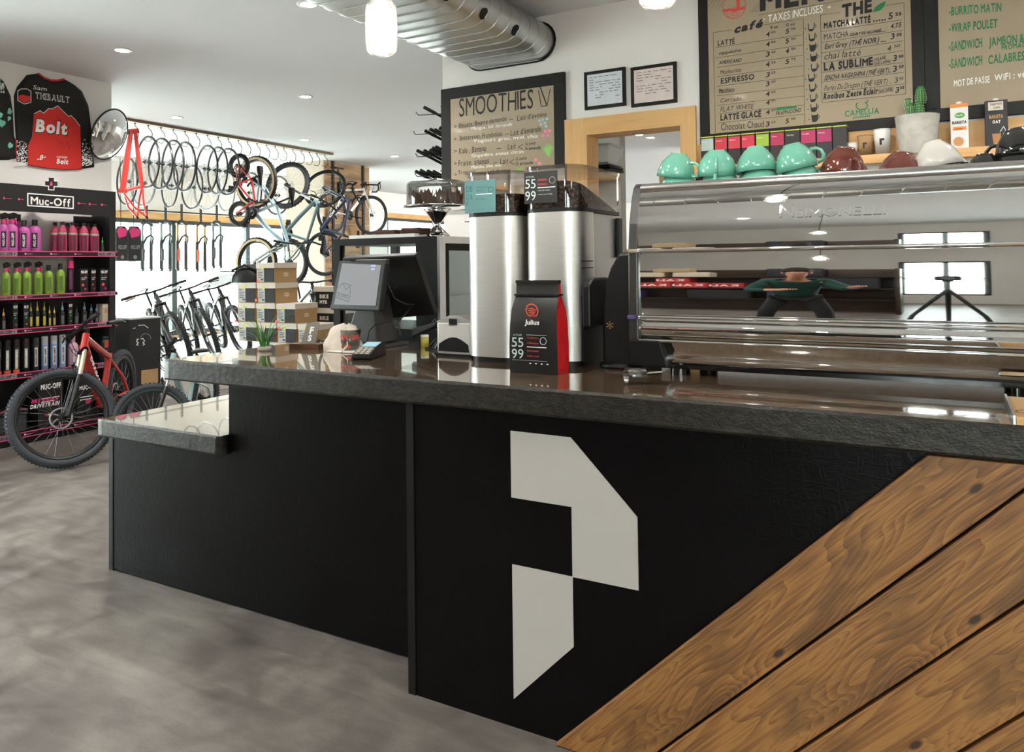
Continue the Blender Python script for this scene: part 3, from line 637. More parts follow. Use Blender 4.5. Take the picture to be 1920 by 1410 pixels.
put_cup('brown', M_BROWN, 1578, 300, 2.66, .30, -.9, 'tilted brown cup on top, beside the last teal pair', lift=.034)
put_cup('brown', M_BROWN, 1692, 310, 2.66, .1, 2.2, 'brown cup standing on the tray in front of the concrete pot', lift=0)
put_cup('brown', M_BROWN, 1684, 300, 2.83, .3, -.7, 'brown cup with handle up behind its twin, in front of the concrete pot', lift=.028)
put_cup('white', M_CREAM, 1762, 300, 2.66, .25, 2.8, 'white cup upside down between brown and black cups', s=1.0, lift=.03)
put_cup('white', M_CREAM, 1784, 302, 2.82, .0, -.4, 'lower white cup half hidden behind the upper white cup', lift=0)
put_cup('black', M_CUPK, 1846, 296, 2.66, .0, 2.9, 'low black cup beside the white cups', s=.78)
put_cup('black', M_CUPK, 1912, 290, 2.66, .0, 2.4, 'black cup under another at the right end of the machine', lift=0)
put_cup('black', M_CUPK, 1916, 280, 2.67, .2, 2.7, 'black cup on top at the right end of the machine', lift=.05)

# ================================================================ GRINDERS
def rrect(x0, x1, y0, y1, r, n=6):
    P = []
    for cx, cy, a0 in ((x1-r, y0+r, -PI/2), (x1-r*.3, y1-r*.3, 0), (x0+r*.3, y1-r*.3, PI/2), (x0+r, y0+r, PI)):
        q = r if cy == y0+r else r*.3
        for i in range(n+1): a = a0+PI/2*i/n; P.append((cx+q*math.cos(a), cy+q*math.sin(a)))
    return P
def shell(P, z0, z1, k0=1., k1=1.):
    n = len(P); cx = sum(p[0] for p in P)/n; cy = sum(p[1] for p in P)/n
    mb = MB(); v = [(cx+(x-cx)*k0, cy+(y-cy)*k0, z0) for x, y in P]+[(cx+(x-cx)*k1, cy+(y-cy)*k1, z1) for x, y in P]
    mb.add(v, [(i, (i+1) % n, n+(i+1) % n, n+i) for i in range(n)], True); mb.add(v[:n], [tuple(range(n-1, -1, -1))]); mb.add(v[n:], [tuple(range(n))]); return mb
def bean_mat():
    m, nt, b = base('coffee_beans'); v = coords(nt); vo = node(nt, 'TexVoronoi', Scale=95.0); nt.links.new(v, vo.inputs['Vector']); n2 = node(nt, 'TexNoise', Scale=60.0); nt.links.new(v, n2.inputs['Vector'])
    nt.links.new(ramp(nt, vo.outputs['Distance'], [(.0, '6a4632'), (.45, '3c2217'), (.75, '120905')]), b.inputs['Base Color']); b.inputs['Roughness'].default_value = .5; b.inputs['Specular IOR Level'].default_value = .3
    iv = node(nt, 'Math', operation='SUBTRACT'); iv.inputs[0].default_value = 1.0; nt.links.new(vo.outputs['Distance'], iv.inputs[1]); bump(nt, b, iv.outputs[0], .9, .006); return m
M_BEAN = bean_mat()
def grinder(label, xa, xb, dep, zs, zh, beans, lab):
    w = xb-xa; t = thing('coffee_grinder', label, 'grinder', ((xa+xb)/2, 2.55, CT), 0, 'steel grinders with clear bean hoppers'); h = w/2
    F = rrect(-h, h, 0, dep, .07)
    shell(rrect(-h+.01, h-.01, .01, dep-.02, .06), 0, .024).build('base', M_BLACK, t)
    Ff = rrect(-h, h, 0, .16, .07); shell(Ff, .022, zs-CT-.004).build('steel_front', M_STEEL, t)
    MB().box((-h+.006, .14, .022), (h-.006, dep, zs-CT-.012)).build('housing', mat('grey_housing', '9a9a98', .35, .8, var=.05), t)
    shell(rrect(-h-.001, h+.001, -.001, dep+.002, .071), zs-CT-.010, zs-CT+.004).build('hopper_collar', M_BLACK, t)
    mb = MB(); n = len(F); v = [(x, y, zs-CT+.004) for x, y in F]+[(x, y, zh-CT-.006) for x, y in F]; mb.add(v, [(i, (i+1) % n, n+(i+1) % n, n+i) for i in range(n)], True); mb.build('hopper', M_ACRYL, t)
    mb = shell(rrect(-h-.004, h+.004, -.004, dep+.004, .073), zh-CT-.008, zh-CT+.006); mb.build('hopper_lid', M_ACRYL, t)
    K = rrect(-h+.006, h-.006, .006, dep-.006, .064); mb = MB(); a, b = beans; v = [(x, y, zs-CT+.005) for x, y in K]+[(x, y, zs-CT+a+(b-a)*(y/dep)) for x, y in K]
    mb.add(v, [(i, (i+1) % n, n+(i+1) % n, n+i) for i in range(n)]); mb.add(v[n:], [tuple(range(n))]); bo = mb.build('beans', M_BEAN, t)
    bo['kind'] = 'stuff'
    lm, lx0, lx1, lz0, lz1 = lab; mb = MB(); N = 10      # label wrapped round the rounded corner
    pts = [p for p in rrect(-h-.002, h+.002, -.002, dep, .072)]; 
    MB().box((lx0, -.004, lz0), (lx1, -.001, lz1)).build('hopper_label', lm, t)
    return t, h
xa, xb = at_y(868, 500, 2.55).x, at_y(955, 500, 2.55).x+.03
M_LABT = mat('teal_label', '527c7b', .6); M_LABK = mat('black_label', '171717', .5)
t, h = grinder('left steel coffee grinder with a teal DECA label on its clear hopper', xa, xb, .40, 1.642, 1.80, (.075, .08), (M_LABT, -.105, .035, 1.648-CT, 1.775-CT))
def gtext(t, h, c0, items, m):
    mb = MB()
    for s, x, z, cap, wd in items: text(mb, s, (x, -.0048, z), (1, 0, 0), (0, 0, 1), cap, 0, width=wd)
    mb.build('lettering', m, t)
z = 1.648-CT
gtext(t, h, 0, [('DE', -.098, z+.083, .022, .03), ('CA', -.098, z+.052, .022, .03), ('F', -.098, z+.026, .02, None), ('SWISS WATER', -.053, z+.095, .006, .06), ('DECAF', -.053, z+.082, .006, .03), ('100 ARABICA', -.053, z+.05, .006, .05), ('. o . o . o . o', -.05, z+.012, .006, .075)], mat('dark_teal_ink', '35595a', .6))
MB().box((-.053, -.0046, z+.07), (.02, -.0042, z+.0725)).build('rule', M_INKW, t); MB().torus((.015, -.0044, z+.088), (0, 1, 0), .011, .0012, 24, 6, .2).build('seal', mat('dark_teal_ink', '35595a', .6), t)
xa, xb = at_y(978, 500, 2.55).x, at_y(1085, 500, 2.55).x
t, h = grinder('right steel coffee grinder with a black 55 99 label, behind the coffee bag', xa, xb, .42, 1.648, 1.805, (.105, .0), (M_LABK, -.100, .038, 1.672-CT, 1.79-CT))
z = 1.672-CT
gtext(t, h, 0, [('ALTITUDE', -.092, z+.097, .006, .034), ('55', -.095, z+.057, .034, .044), ('99', -.095, z+.012, .034, .044), ('notes de cacao', -.042, z+.045, .005, .05), ('corps et arômes', -.042, z+.03, .005, .06)], mat('pale_print', 'b9c6c4', .6))
gtext(t, h, 0, [('EXPRESSO', -.042, z+.083, .007, .038), ('ESPRESSO', -.042, z+.066, .007, .038)], M_INKR)
MB().box((-.043, -.0046, z+.056), (.03, -.0042, z+.059)).build('rule', M_INKW, t); MB().torus((.018, -.0044, z+.083), (0, 1, 0), .012, .001, 24, 6, .2).build('seal', M_INKGREY, t)
MB().box((h-.004, .03, .02), (h+.004, .40, .26)).build('dosing_panel', M_BLACK, t)
MB().prism([(h, .02, .145), (h, .02, .30), (h, .06, .325), (h, .19, .325), (h, .22, .30), (h, .24, .22), (h, .20, .145)], (.035, 0, 0)).build('dosing_chute', M_BLACK, t, bevel=.008)
for z in (.36, .385): MB().box((h-.003, .03, z), (h+.001, .13, z+.004)).build('vent_slot', M_BLACK, t)
MB().box((h-.004, .37, .40), (h+.012, .41, .56)).build('side_handle', M_BLACKM, t, bevel=.004)
# black curved grinder body between steel grinder and machine
p = at_z(1160, 690, CT); t = thing('espresso_grinder', 'black curved appliance squeezed between the right steel grinder and the espresso machine', 'grinder', (p.x, 2.62, CT))
B = [(-.065, 0), (-.065, .20), (-.055, .29), (-.03, .36), (-.005, .40), (.0, .415), (.07, .42), (.07, 0)]
MB().prism([(x, 0, z) for x, z in B], (0, .28, 0)).build('body', M_BLACK, t, bevel=.012); MB().lathe([(0, 0), (.085, 0), (.085, .012), (.075, .02), (0, .024)], 28, (-.0, .04, 0)).build('foot', M_BLACK, t)
mb = MB(); text(mb, '*', (-.045, -.002, .12), (1, 0, 0), (0, 0, 1), .045, 0); mb.build('gold_mark', mat('gold_print', 'c7a45a', .35, .8), t)

# ================================================================ COFFEE BAG
xa, xb = -1.347, -1.160; t = thing('coffee_bag', 'black coffee bag with red side gusset and orange round emblem, standing before the right grinder', 'coffee bag', ((xa+xb)/2, 2.36, CT)); h = (xb-xa)/2
M_FOIL = mat('black_foil', '121111', .36, var=.15, scale=9, bumpy=.35); M_FOILR = mat('red_foil', 'b3191c', .35, var=.1, scale=9, bumpy=.3)
rows = [(0, 1, .085), (.02, 1.01, .088), (.10, 1.0, .09), (.17, .98, .085), (.22, .95, .07), (.26, .91, .03), (.275, .90, .016), (.315, .89, .014)]
mb = MB()
nx = 8
for y0 in (0,):
    v = []
    for z, k, d in rows:
        for i in range(nx+1): u = i/nx*2-1; v.append((u*h*k, .045-d/2-.006*(1-u*u)*(1 if z < .25 else 0), z))
    mb.add(v, [(a*(nx+1)+i, a*(nx+1)+i+1, (a+1)*(nx+1)+i+1, (a+1)*(nx+1)+i) for a in range(len(rows)-1) for i in range(nx)], True)
    v2 = [(x, .09-y, z) for x, y, z in v]; mb.add(v2, [(a*(nx+1)+i+1, a*(nx+1)+i, (a+1)*(nx+1)+i, (a+1)*(nx+1)+i+1) for a in range(len(rows)-1) for i in range(nx)], True)
mb.add([(-h, .0, 0), (h, .0, 0), (h, .09, 0), (-h, .09, 0)], [(3, 2, 1, 0)]); mb.build('bag_body', M_FOIL, t)
mb = MB()
for sx in (1, -1):
    v = []
    for z, k, d in rows: v += [(sx*h*k, .045-d/2, z), (sx*(h*k-.012*(1 if .02 < z < .26 else 0)), .045, z), (sx*h*k, .045+d/2, z)]
    fs = [(a*3+i, a*3+i+1, a*3+i+4, a*3+i+3) for a in range(len(rows)-1) for i in range(2)]; mb.add(v, fs if sx > 0 else [f[::-1] for f in fs])
mb.build('side_gusset', M_FOILR, t)
MB().box((-h*.9, .033, .312), (h*.9, .054, .322)).box((-h*.93, .026, .268), (h*.93, .064, .274)).build('seal_strip', M_FOIL, t)
def FY(z):
    for (z0, k0, d0), (z1, k1, d1) in zip(rows, rows[1:]):
        if z0 <= z <= z1: return .045-(d0+(d1-d0)*(z-z0)/(z1-z0))/2-.0085
    return 0
mb = MB(); c = Vector((.0, FY(.215)-.004, .218)); mb.torus(c, (0, 1, .22), .023, .0022, 30, 6, .3)
for k in range(5): stroke(mb, [c+Vector((-.018+.003*k, -.001+.001*k, .004-.006*k+.001)), c+Vector((.0, -.002+.001*k, .008-.006*k)), c+Vector((.018-.003*k, -.001+.001*k, .004-.006*k))], .0025, (0, -1, 0))
mb.build('round_emblem', mat('orange_red_ink', 'e0543f', .5), t)
mb = MB(); text(mb, 'Julius', (-.028, FY(.175)-.001, .170), (1, 0, 0), (0, 0, 1), .016, 1, width=.056, shear=.15); text(mb, '. . . .', (-.01, -.0105, .036), (1, 0, 0), (0, 0, 1), .012, 2, width=.075)
mb.box((-.018, -.0104, .092), (.058, -.0098, .0945)); mb.build('white_print', M_INKW, t)
mb = MB()
for s, x, z, cp, wd in (('ALTITUDE', -.072, .130, .006, .034), ('55', -.078, .092, .032, .046), ('99', -.078, .052, .032, .046)): text(mb, s, (x, -.0105, z), (1, 0, 0), (0, 0, 1), cp, 0, width=wd)
mb.box((-.02, -.0104, .134), (.058, -.0098, .1352)).box((-.078, -.0104, .046), (.06, -.0098, .0468)); mb.torus((.045, -.010, .115), (0, 1, 0), .012, .001, 24, 6, .2); mb.build('pale_print', mat('pale_print', 'b9c6c4', .6), t)
mb = MB()
for s, z in (('Torréfaction', .122), ('à Montagne', .104), ('notes cacao', .078), ('corps rond', .06)): text(mb, s, (-.018, -.0105, z), (1, 0, 0), (0, 0, 1), .006, 0, width=.045)
mb.build('red_print', M_INKR, t)
# ================================================================ ON THE MENU WALL
YB = YW-.028
def PW(x, y): return at_y(x, y, YB)
NY = (0, -1, 0)
M_KRAFT = mat('menu_kraft_paper', 'a8977f', .22, var=.03, scale=4, coat=.5)
M_FRAME = mat('black_stained_frame', '191715', .5, var=.15, scale=20, spec=.3)
def framed(name, label, cat, x0, x1, z0, z1, fw, paper, dep=.03, y=YW, pm=None):
    t = thing(name, label, cat, ((x0+x1)/2, y, z0)); cx = (x0+x1)/2
    M_ = [((x0, z0), (x1, z0+fw)), ((x0, z1-fw), (x1, z1)), ((x0, z0+fw), (x0+fw, z1-fw)), ((x1-fw, z0+fw), (x1, z1-fw))]
    mb = MB()
    for a, b in M_: mb.box((a[0]-cx, -dep, a[1]-z0), (b[0]-cx, 0, b[1]-z0))
    mb.build('frame', M_FRAME, t, bevel=.002)
    MB().box((x0+fw*.8-cx, -dep+.004, fw*.8), (x1-fw*.8-cx, -.004, z1-z0-fw*.8)).build('paper_sheet', paper, t)
    return t, Vector(((x0+x1)/2, y, z0))
def lettering(t, org, name, m, mb):
    mb.v = [(x-org.x, y-org.y, z-org.z) for x, y, z in mb.v]; return mb.build(name, m, t)
def on(px, py): return at_y(px, py, YW-.026-.0015)      # just in front of the sheet
def L6(x, y): return on(1300+x/4.571, y/4.571)
def L7(x, y): return on(1600+x/4.406, y/4.406)
def L4(x, y): return on(760+x/5.647, 120+y/5.647)
def wr(mb, Lf, s, x0, y0, x1, y1, cap, w=0, sh=0., j=.05): ptext(mb, Lf, s, (x0, y0), (x1, y1), cap, weight=w, shear=sh, jit=j)
def ln(mb, Lf, pts, w=.0025): stroke(mb, [Lf(*p) for p in pts], w, NY)
random.seed(5)
# ---- drinks menu
x0 = at_y(1310, 100, YW-.03).x; x1 = at_y(1733, 100, YW-.03).x; zb = at_y(1313, 271, YW-.03).z; fw = .062
t, o = framed('menu_board', 'large kraft-paper drinks menu with café and thé price lists, right of the pine doorway', 'menu board', x0, x1, zb, 3.19, fw, M_KRAFT)
K, Wt, Gn, Rd = MB(), MB(), MB(), MB()
for s, a, b, c, d, cap, w, sh in (('LATTÉ', 210, 393, 355, 375, 42, 1, 0), ('cappuccino', 220, 470, 410, 440, 26, 1, .2), ('AMERICANO', 220, 553, 410, 528, 28, 1, .2), ('Mochaccino', 230, 638, 410, 612, 34, 0, .1), ('ESPRESSO', 235, 718, 522, 678, 44, 1, 0), ('Macchiato', 220, 800, 352, 785, 40, 1, 0), ('Cortado', 230, 880, 410, 860, 36, 0, .2), ('FLAT WHITE', 232, 958, 512, 930, 40, 0, .2), ('LATTE GLACÉ', 232, 1033, 580, 998, 48, 2, 0), ('Chocolat Chaud', 238, 1118, 605, 1090, 56, 0, 0),
    ('café', 345, 285, 590, 228, 62, 2, .3), ('8 oz', 662, 248, 725, 240, 24, 1, 0), ('12 oz', 795, 226, 870, 215, 24, 1, 0), ('FRAPPUCCINO', 712, 987, 925, 957, 30, 1, 0),
    ('MATCHA LATTÉ', 1118, 245, 1520, 190, 50, 2, 0), ('.....', 1540, 186, 1650, 172, 60, 1, 0), ('5', 1672, 165, 1708, 160, 52, 1, .1), ('25', 1730, 135, 1785, 128, 24, 2, 0), ('MATCHA', 1120, 342, 1330, 312, 48, 0, 0), ('COURT OU ALLONGÉ......', 1340, 310, 1650, 268, 22, 2, .2), ('4.75', 1690, 245, 1778, 230, 38, 1, .15), ('Earl Grey (THÉ NOIR) ....', 1125, 420, 1650, 355, 42, 1, .2), ('3', 1690, 336, 1722, 330, 46, 1, .1), ('50', 1742, 312, 1786, 306, 24, 2, 0),
    ('chai latté', 1120, 512, 1430, 475, 56, 0, .2), ('4', 1662, 442, 1692, 438, 50, 0, .1), ('50', 1720, 410, 1772, 400, 24, 0, 0), ('LA SUBLIME', 1118, 605, 1540, 555, 62, 2, 0), ('(TISANE', 1545, 535, 1650, 500, 26, 1, 0), ('SANS CAFÉINE)', 1550, 560, 1692, 535, 24, 1, 0), ('3', 1708, 525, 1742, 520, 50, 1, .1), ('50', 1760, 498, 1802, 490, 24, 2, 0),
    ('SENCHA NAGASHIMA (THÉ VERT)..', 1118, 690, 1690, 622, 40, 1, .3), ('3', 1710, 615, 1744, 610, 48, 1, .1), ('50', 1762, 585, 1802, 578, 24, 2, 0), ('Perles Du Dragon (THÉ VERT) ...', 1118, 780, 1700, 715, 44, 0, .25), ('3', 1722, 712, 1752, 708, 46, 0, .1), ('50', 1765, 688, 1800, 680, 24, 1, 0), ('Rooibos Zeste Éclair', 1115, 852, 1580, 800, 46, 2, .1), ('(SANS CAFÉINE)', 1585, 805, 1715, 778, 34, 1, 0), ('3', 1730, 795, 1762, 790, 46, 1, .1), ('50', 1772, 765, 1808, 760, 24, 2, 0)):
    wr(K, L6, s, a, b, c, d, cap, w, sh)
for y, (a, b), c2 in ((315, ('4', '00'), ('5', '00')), (400, ('4', '00'), ('5', '50')), (486, ('3', '50'), ('4', '50')), (575, ('4', '25'), ('5', '75')), (662, ('3', '25'), None), (740, ('3', '50'), None), (828, ('4', '00'), None), (900, ('4', '50'), None), (982, ('4', '50'), None), (1086, ('3', '25'), ('5', '00'))):
    wr(K, L6, a, 620, y, 652, y-4, 40, 1, .15); wr(K, L6, b, 668, y-28, 704, y-34, 18, 1, 0)
    if c2: wr(K, L6, c2[0], 788, y-26, 818, y-30, 40, 1, .15); wr(K, L6, c2[1], 838, y-58, 876, y-62, 18, 1, 0)
for P in ([(170, 280), (190, 1140)], [(170, 280), (330, 255)], [(605, 212), (940, 160)], [(942, 160), (955, 1080)], [(190, 408), (935, 297)], [(195, 497), (935, 385)], [(207, 578), (940, 472)], [(205, 658), (940, 563)], [(205, 740), (945, 648)], [(205, 822), (948, 737)], [(208, 903), (948, 823)], [(210, 975), (948, 900)], [(210, 1055), (948, 978)],
          [(1090, 130), (1103, 880)], [(1090, 130), (1260, 105)], [(1655, 47), (1805, 22)], [(1805, 22), (1820, 805)], [(1095, 272), (1790, 170)], [(1095, 365), (1790, 260)], [(1095, 455), (1795, 350)], [(1095, 540), (1800, 435)], [(1095, 622), (1800, 535)], [(1095, 705), (1805, 620)], [(1097, 798), (1810, 718)], [(1100, 880), (1820, 805)], [(560, 130), (1290, 0)]): ln(K, L6, P, .0022)
wr(K, L6, 'MENU', 570, 102, 1330, -45, 170, 2, 0, .02); wr(K, L6, 'THÉ', 1275, 148, 1530, 96, 100, 2, 0, .02)
for i in range(9): ln(K, L6, [(130+i*26, 60+i*10), (180+i*26, 0)] if i < 4 else [(430+i*14, 105), (520+i*14, 0)], .0012)
for i in range(10):      # little cup drawings between the lists
    x = 985+(i % 5)*6+(i//3)*2; y = 245+i*86.5
    fl = (.25, .3, .9, .75, .35, .4, .35, .3, .6, 1.0)[i]; w = 52
    ln(K, L6, [(x, y-40), (x+4, y+8), (x+14, y+22), (x+w-14, y+16), (x+w-4, y), (x+w, y-48)], .005); ln(K, L6, [(x+w, y-28), (x+w+14, y-32), (x+w+10, y-12), (x+w-2, y-8)], .003)
    e_ = Vector((0, -.0011, 0)); K.face([q_+e_ for q_ in [L6(x+3, y+20-54*fl), L6(x+6, y+14), L6(x+16, y+24), L6(x+w-14, y+18), L6(x+w-5, y+2), L6(x+w-1, y+12-54*fl)][::-1]]); K.face([L6(x-28, y-2), L6(x-28, y+6), L6(x-20, y+5), L6(x-20, y-3)])
wr(Wt, L6, 'TAXES INCLUSES', 640, 192, 1108, 105, 62, 0, .05); wr(Wt, L6, '+', 1150, 85, 1180, 80, 40, 0); wr(Wt, L6, '+', 596, 180, 616, 176, 25, 0)
wr(Gn, L6, 'CAMELLIA', 1298, 998, 1592, 970, 48, 1, 0); wr(Gn, L6, 'sinensis', 1368, 1016, 1516, 999, 18, 2, 0)
P = [(1443+48*math.cos(a), 905+36*math.sin(a)) for a in [-.9+i*.3 for i in range(17)]]; ln(Gn, L6, P, .006); ln(Gn, L6, [(1482, 885), (1495, 862)], .006)
Gn.face([L6(1535, 105), L6(1560, 60), L6(1610, 25), L6(1650, 8), L6(1640, 50), L6(1600, 90)]); Gn.face([L6(710, 925), L6(885, 905), L6(885, 925), L6(710, 950)])
P = [(350+98*math.cos(2*PI*i/30), 55+104*math.sin(2*PI*i/30)-12*math.cos(2*PI*i/30)) for i in range(31)]; ln(Rd, L6, P, .004)
wr(Rd, L6, 'J', 330, 68, 400, 58, 110, 0)
for k in range(4): ln(Rd, L6, [(262+i*22+k*6, 78+k*20-i*3+(8 if i % 2 else 0)) for i in range(9-k)], .0035)
e_ = Vector((0, -.0012, 0)); Rd.face([L6(258, 82)+e_, L6(440, 60)+e_, L6(440, 80)+e_, L6(258, 102)+e_][::-1])
for n, m_, q in (('black_lettering', M_INKB, K), ('white_lettering', M_INKW, Wt), ('green_lettering', M_INKG, Gn), ('red_emblem', M_INKR, Rd)): lettering(t, o, n, m_, q)
# ---- food menu
x2 = 1.25; zb2 = at_y(1800, 224, YW-.03).z
t, o = framed('menu_board', 'kraft-paper sandwich menu in black frame with green lettering, right of the drinks menu', 'menu board', x1+.001, x2, zb2, 3.19, fw+.01, M_KRAFT)
Gn, Wt = MB(), MB()
for s, a, b, c, d, cap in (('-BURRITO MATIN', 790, 126, 1222, 90, 66), ('-WRAP POULET', 790, 268, 1190, 225, 68), ('-SANDWICH', 790, 420, 1065, 390, 72), ('JAMBON &', 1120, 382, 1412, 345, 66), ('FROMAGE', 1225, 412, 1450, 385, 40), ('-SANDWICH', 790, 565, 1065, 532, 72), ('CALABRESE', 1115, 528, 1445, 490, 68)): wr(Gn, L7, s, a, b, c, d, cap, 1, 0)
wr(Wt, L7, 'MOT DE PASSE', 830, 715, 1128, 680, 52, 1, 0); wr(Wt, L7, 'WiFi : vélo', 1165, 670, 1480, 628, 52, 1, 0)
lettering(t, o, 'green_lettering', M_INKG, Gn); lettering(t, o, 'white_lettering', M_INKW, Wt)
# ---- smoothie board
x0 = WX0+.002; x1 = at_y(1057.5, 134, YW-.03).x; z1 = at_y(1057.5, 134, YW-.03).z
t, o = framed('smoothie_board', 'kraft-paper smoothie list in thick black frame at the left end of the menu wall', 'menu board', x0, x1, 1.86, z1, .085, M_KRAFT)
K, Wt, Gn, Rd, Bl = MB(), MB(), MB(), MB(), MB()
wr(K, L4, 'SMOOTHIES', 572, 560, 1352, 462, 190, 0, 0, .04)
ln(K, L4, [(1410, 285), (1440, 450), (1500, 440), (1535, 265)], .006); ln(K, L4, [(1425, 235), (1495, 430)], .009)
for s, a, b, c, d, cap, w in (('Bleuets, Beurre damande', 565, 682, 1070, 600, 50, 0), ("Lait d'avoine", 1185, 602, 1495, 552, 52, 0), ('Betteraves, Framboises', 575, 810, 1030, 760, 50, 0), ("Lait d'amande", 1115, 760, 1437, 712, 58, 0), ('Kale , Banane', 568, 952, 856, 920, 60, 0), ('Lait', 1085, 908, 1168, 895, 58, 0), ('½ coco', 1270, 862, 1380, 848, 30, 1), ('½ amande', 1268, 912, 1432, 900, 32, 1), ('Fraise, ananas', 562, 1082, 885, 1052, 60, 0), ('Lait', 1005, 1062, 1088, 1050, 58, 0), ('½ coco', 1170, 1022, 1285, 1008, 30, 1), ('½ amande', 1168, 1072, 1350, 1058, 32, 1), ('Tropical', 555, 1172, 735, 1160, 44, 0), ('Lait de coco', 870, 1160, 1112, 1142, 44, 0)): wr(K, L4, s, a, b, c, d, cap, w, .05)
for a in ([(1100, 590), (1140, 585)], [(1055, 745), (1095, 740)], [(970, 897), (1012, 893)], [(930, 1050), (970, 1046)], [(790, 1160), (830, 1156)], [(1250, 850), (1195, 880), (1255, 905)], [(1150, 1010), (1105, 1040), (1158, 1065)]): ln(K, L4, a, .004)
for x, y in ((530, 662), (525, 795), (530, 922), (528, 1052), (532, 1170)): ln(K, L4, [(x-12, y-12), (x+14, y), (x-12, y+12)], .004)
for s, a, b, c, d in (('Mangue, lait damande', 700, 702, 1132, 652), ('Yogourt grec, miel, chia', 720, 832, 1400, 778), ('Gingembre, ananas, citron', 700, 988, 1250, 942), ('Menthe, lime, miel', 700, 1110, 1020, 1085)): wr(Wt, L4, s, a, b, c, d, 34, 0, .1)
def dot(mb, Lf, x, y, r): e_ = Vector((0, -lift(), 0)); mb.face([Lf(x+r*math.cos(2*PI*i/10), y+r*math.sin(2*PI*i/10))+e_ for i in range(9, -1, -1)])
for x, y in ((1420, 600), (1455, 590), (1498, 582), (1438, 640), (1480, 625), (1492, 660)): dot(Bl, L4, x, y, 15)
for x, y in ((1482, 712), (1525, 706), (1460, 755), (1505, 750), (1380, 1015), (1420, 1050)): dot(Rd, L4, x, y, 19)
for i in range(16): x = 1445+i*9; ln(Gn, L4, [(1520, 985), (1515+(x-1515)*.6, 920-i % 3*12), (x, 842+abs(8-i)*5+i % 2*14)], .004)
for i in range(9): ln(Gn, L4, [(1205, 1160), (1165+i*11, 1115-(i % 3)*12)], .004)
for n, m_, q in (('black_lettering', M_INKB, K), ('white_lettering', M_INKW, Wt), ('green_drawing', mat('lime_ink', '8cc96a', .6), Gn), ('pink_drawing', mat('pink_ink', 'e98aa0', .6), Rd), ('blue_drawing', mat('pale_blue_ink', '9cc7cf', .6), Bl)): lettering(t, o, n, m_, q)
# ---- two framed permits
for (a, b, c, d), lb, pm, inkc in (((1095, 136, 1173, 196), 'black-framed white permit sheet above the pine doorway, nearer the smoothie board', mat('permit_white', 'd9dde3', .35), '6a6d72'), ((1182, 127, 1269, 190), 'black-framed pinkish permit sheet above the pine doorway, nearer the drinks menu', mat('permit_pink', 'e2d2cc', .35), '8b7370')):
    A = at_y(a, b, YW-.02); B = at_y(c, d, YW-.02); t, o = framed('framed_permit', lb, 'framed document', A.x, B.x, B.z-.005, A.z, .022, pm, .022)
    mb = MB(); h = A.z-B.z; w = B.x-A.x; random.seed(a)
    for k in range(9):
        z = A.z-.045-k*.018; x = A.x+.04
        while x < B.x-.05:
            l = random.uniform(.015, .05); 
            if random.random() < .65: mb.box((x, YW-.0195, z), (min(x+l, B.x-.035), YW-.0192, z+.0045))
            x += l+.012
    lettering(t, o, 'lettering', mat('permit_ink_'+inkc, inkc, .6), mb)
# ---- pine ledge with goods
zl = at_y(1700, 292, YW-.14).z; xl0 = at_y(1313, 290, YW).x-.05; zt2 = at_y(1640, 243, YW-.02).z
t = thing('wall_ledge', 'long pine ledge shelf under the menu boards with splashboard, holding cups and cartons', 'shelf', (0, YW, zl))
board('back_board', (xl0+.0, -.022, 0), (1.4, 0, zt2-zl-.0), par=t); board('shelf_board', (xl0, -.15, -.022), (1.4, -.0221, -.001), par=t); board('lip', (xl0, -.165, -.03), (1.4, -.1501, .018), par=t)
MB().box((xl0+.05, -.12, -.12), (xl0+.08, 0, -.022)).build('bracket', M_BLACKM, t); MB().box((1.2, -.12, -.12), (1.23, 0, -.022)).build('bracket', M_BLACKM, t)
YS = YW-.085
cols = ['b9c6bd', 'cf3a48', 'd43c4c', 'd33a50', '9db93f', 'b02b52', '2c2826', 'b52a5c', 'ad2a63', None]
cn = ['pale mint', 'red', 'coral red', 'rose red', 'lime green', 'raspberry', 'black with white print', 'magenta', 'plum', None]
edges = [1313, 1339, 1364, 1389, 1416, 1443, 1471, 1500, 1530, 1560, 1588]
M_TIN = mat('charcoal_tea_box', '2a2627', .5); M_LIME = mat('lime_edge', 'c2cf3a', .5)
first = None
for i in range(10):
    A = at_y(edges[i]+.8, 258-(edges[i]-1313)*.085, YS-.05); B = at_y(edges[i+1]-.8, 258-(edges[i+1]-1313)*.085, YS-.05); x0, x1, zt_ = A.x, B.x, A.z
    lb = ('tea box with %s label on the ledge, %s' % (cn[i], 'next to the doorway' if i == 0 else 'behind the upturned cups')) if cn[i] else 'plain charcoal tea box without label, last of the row toward the paper cups'
    t = thing('tea_box', lb, 'tea box', ((x0+x1)/2, YS, zl), 0, 'tea boxes on the ledge'); hw_ = (x1-x0)/2; H = zt_-zl
    MB().box((-hw_, -.05, 0), (hw_, .055, H-.004)).build('carton', M_TIN, t); MB().box((-hw_, -.051, H-.004), (hw_, .055, H+.002)).build('lid_edge', M_LIME, t)
    if cols[i]:
        MB().box((-hw_+.003, -.052, H-.085), (hw_-.003, -.0505, H-.012)).build('front_label', mat('tea_label_%d' % i, cols[i], .5), t)
        mb = MB(); text(mb, ['Menthe', 'Rooibos', 'Hibiscus', 'Baies', 'Sencha', 'Tisane', 'Thé Noir', 'Camellia', 'Oolong'][i], (-hw_+.008, -.053, H-.035), (1, 0, 0), (0, 0, 1), .008, 0); mb.build('lettering', M_INKW, t)
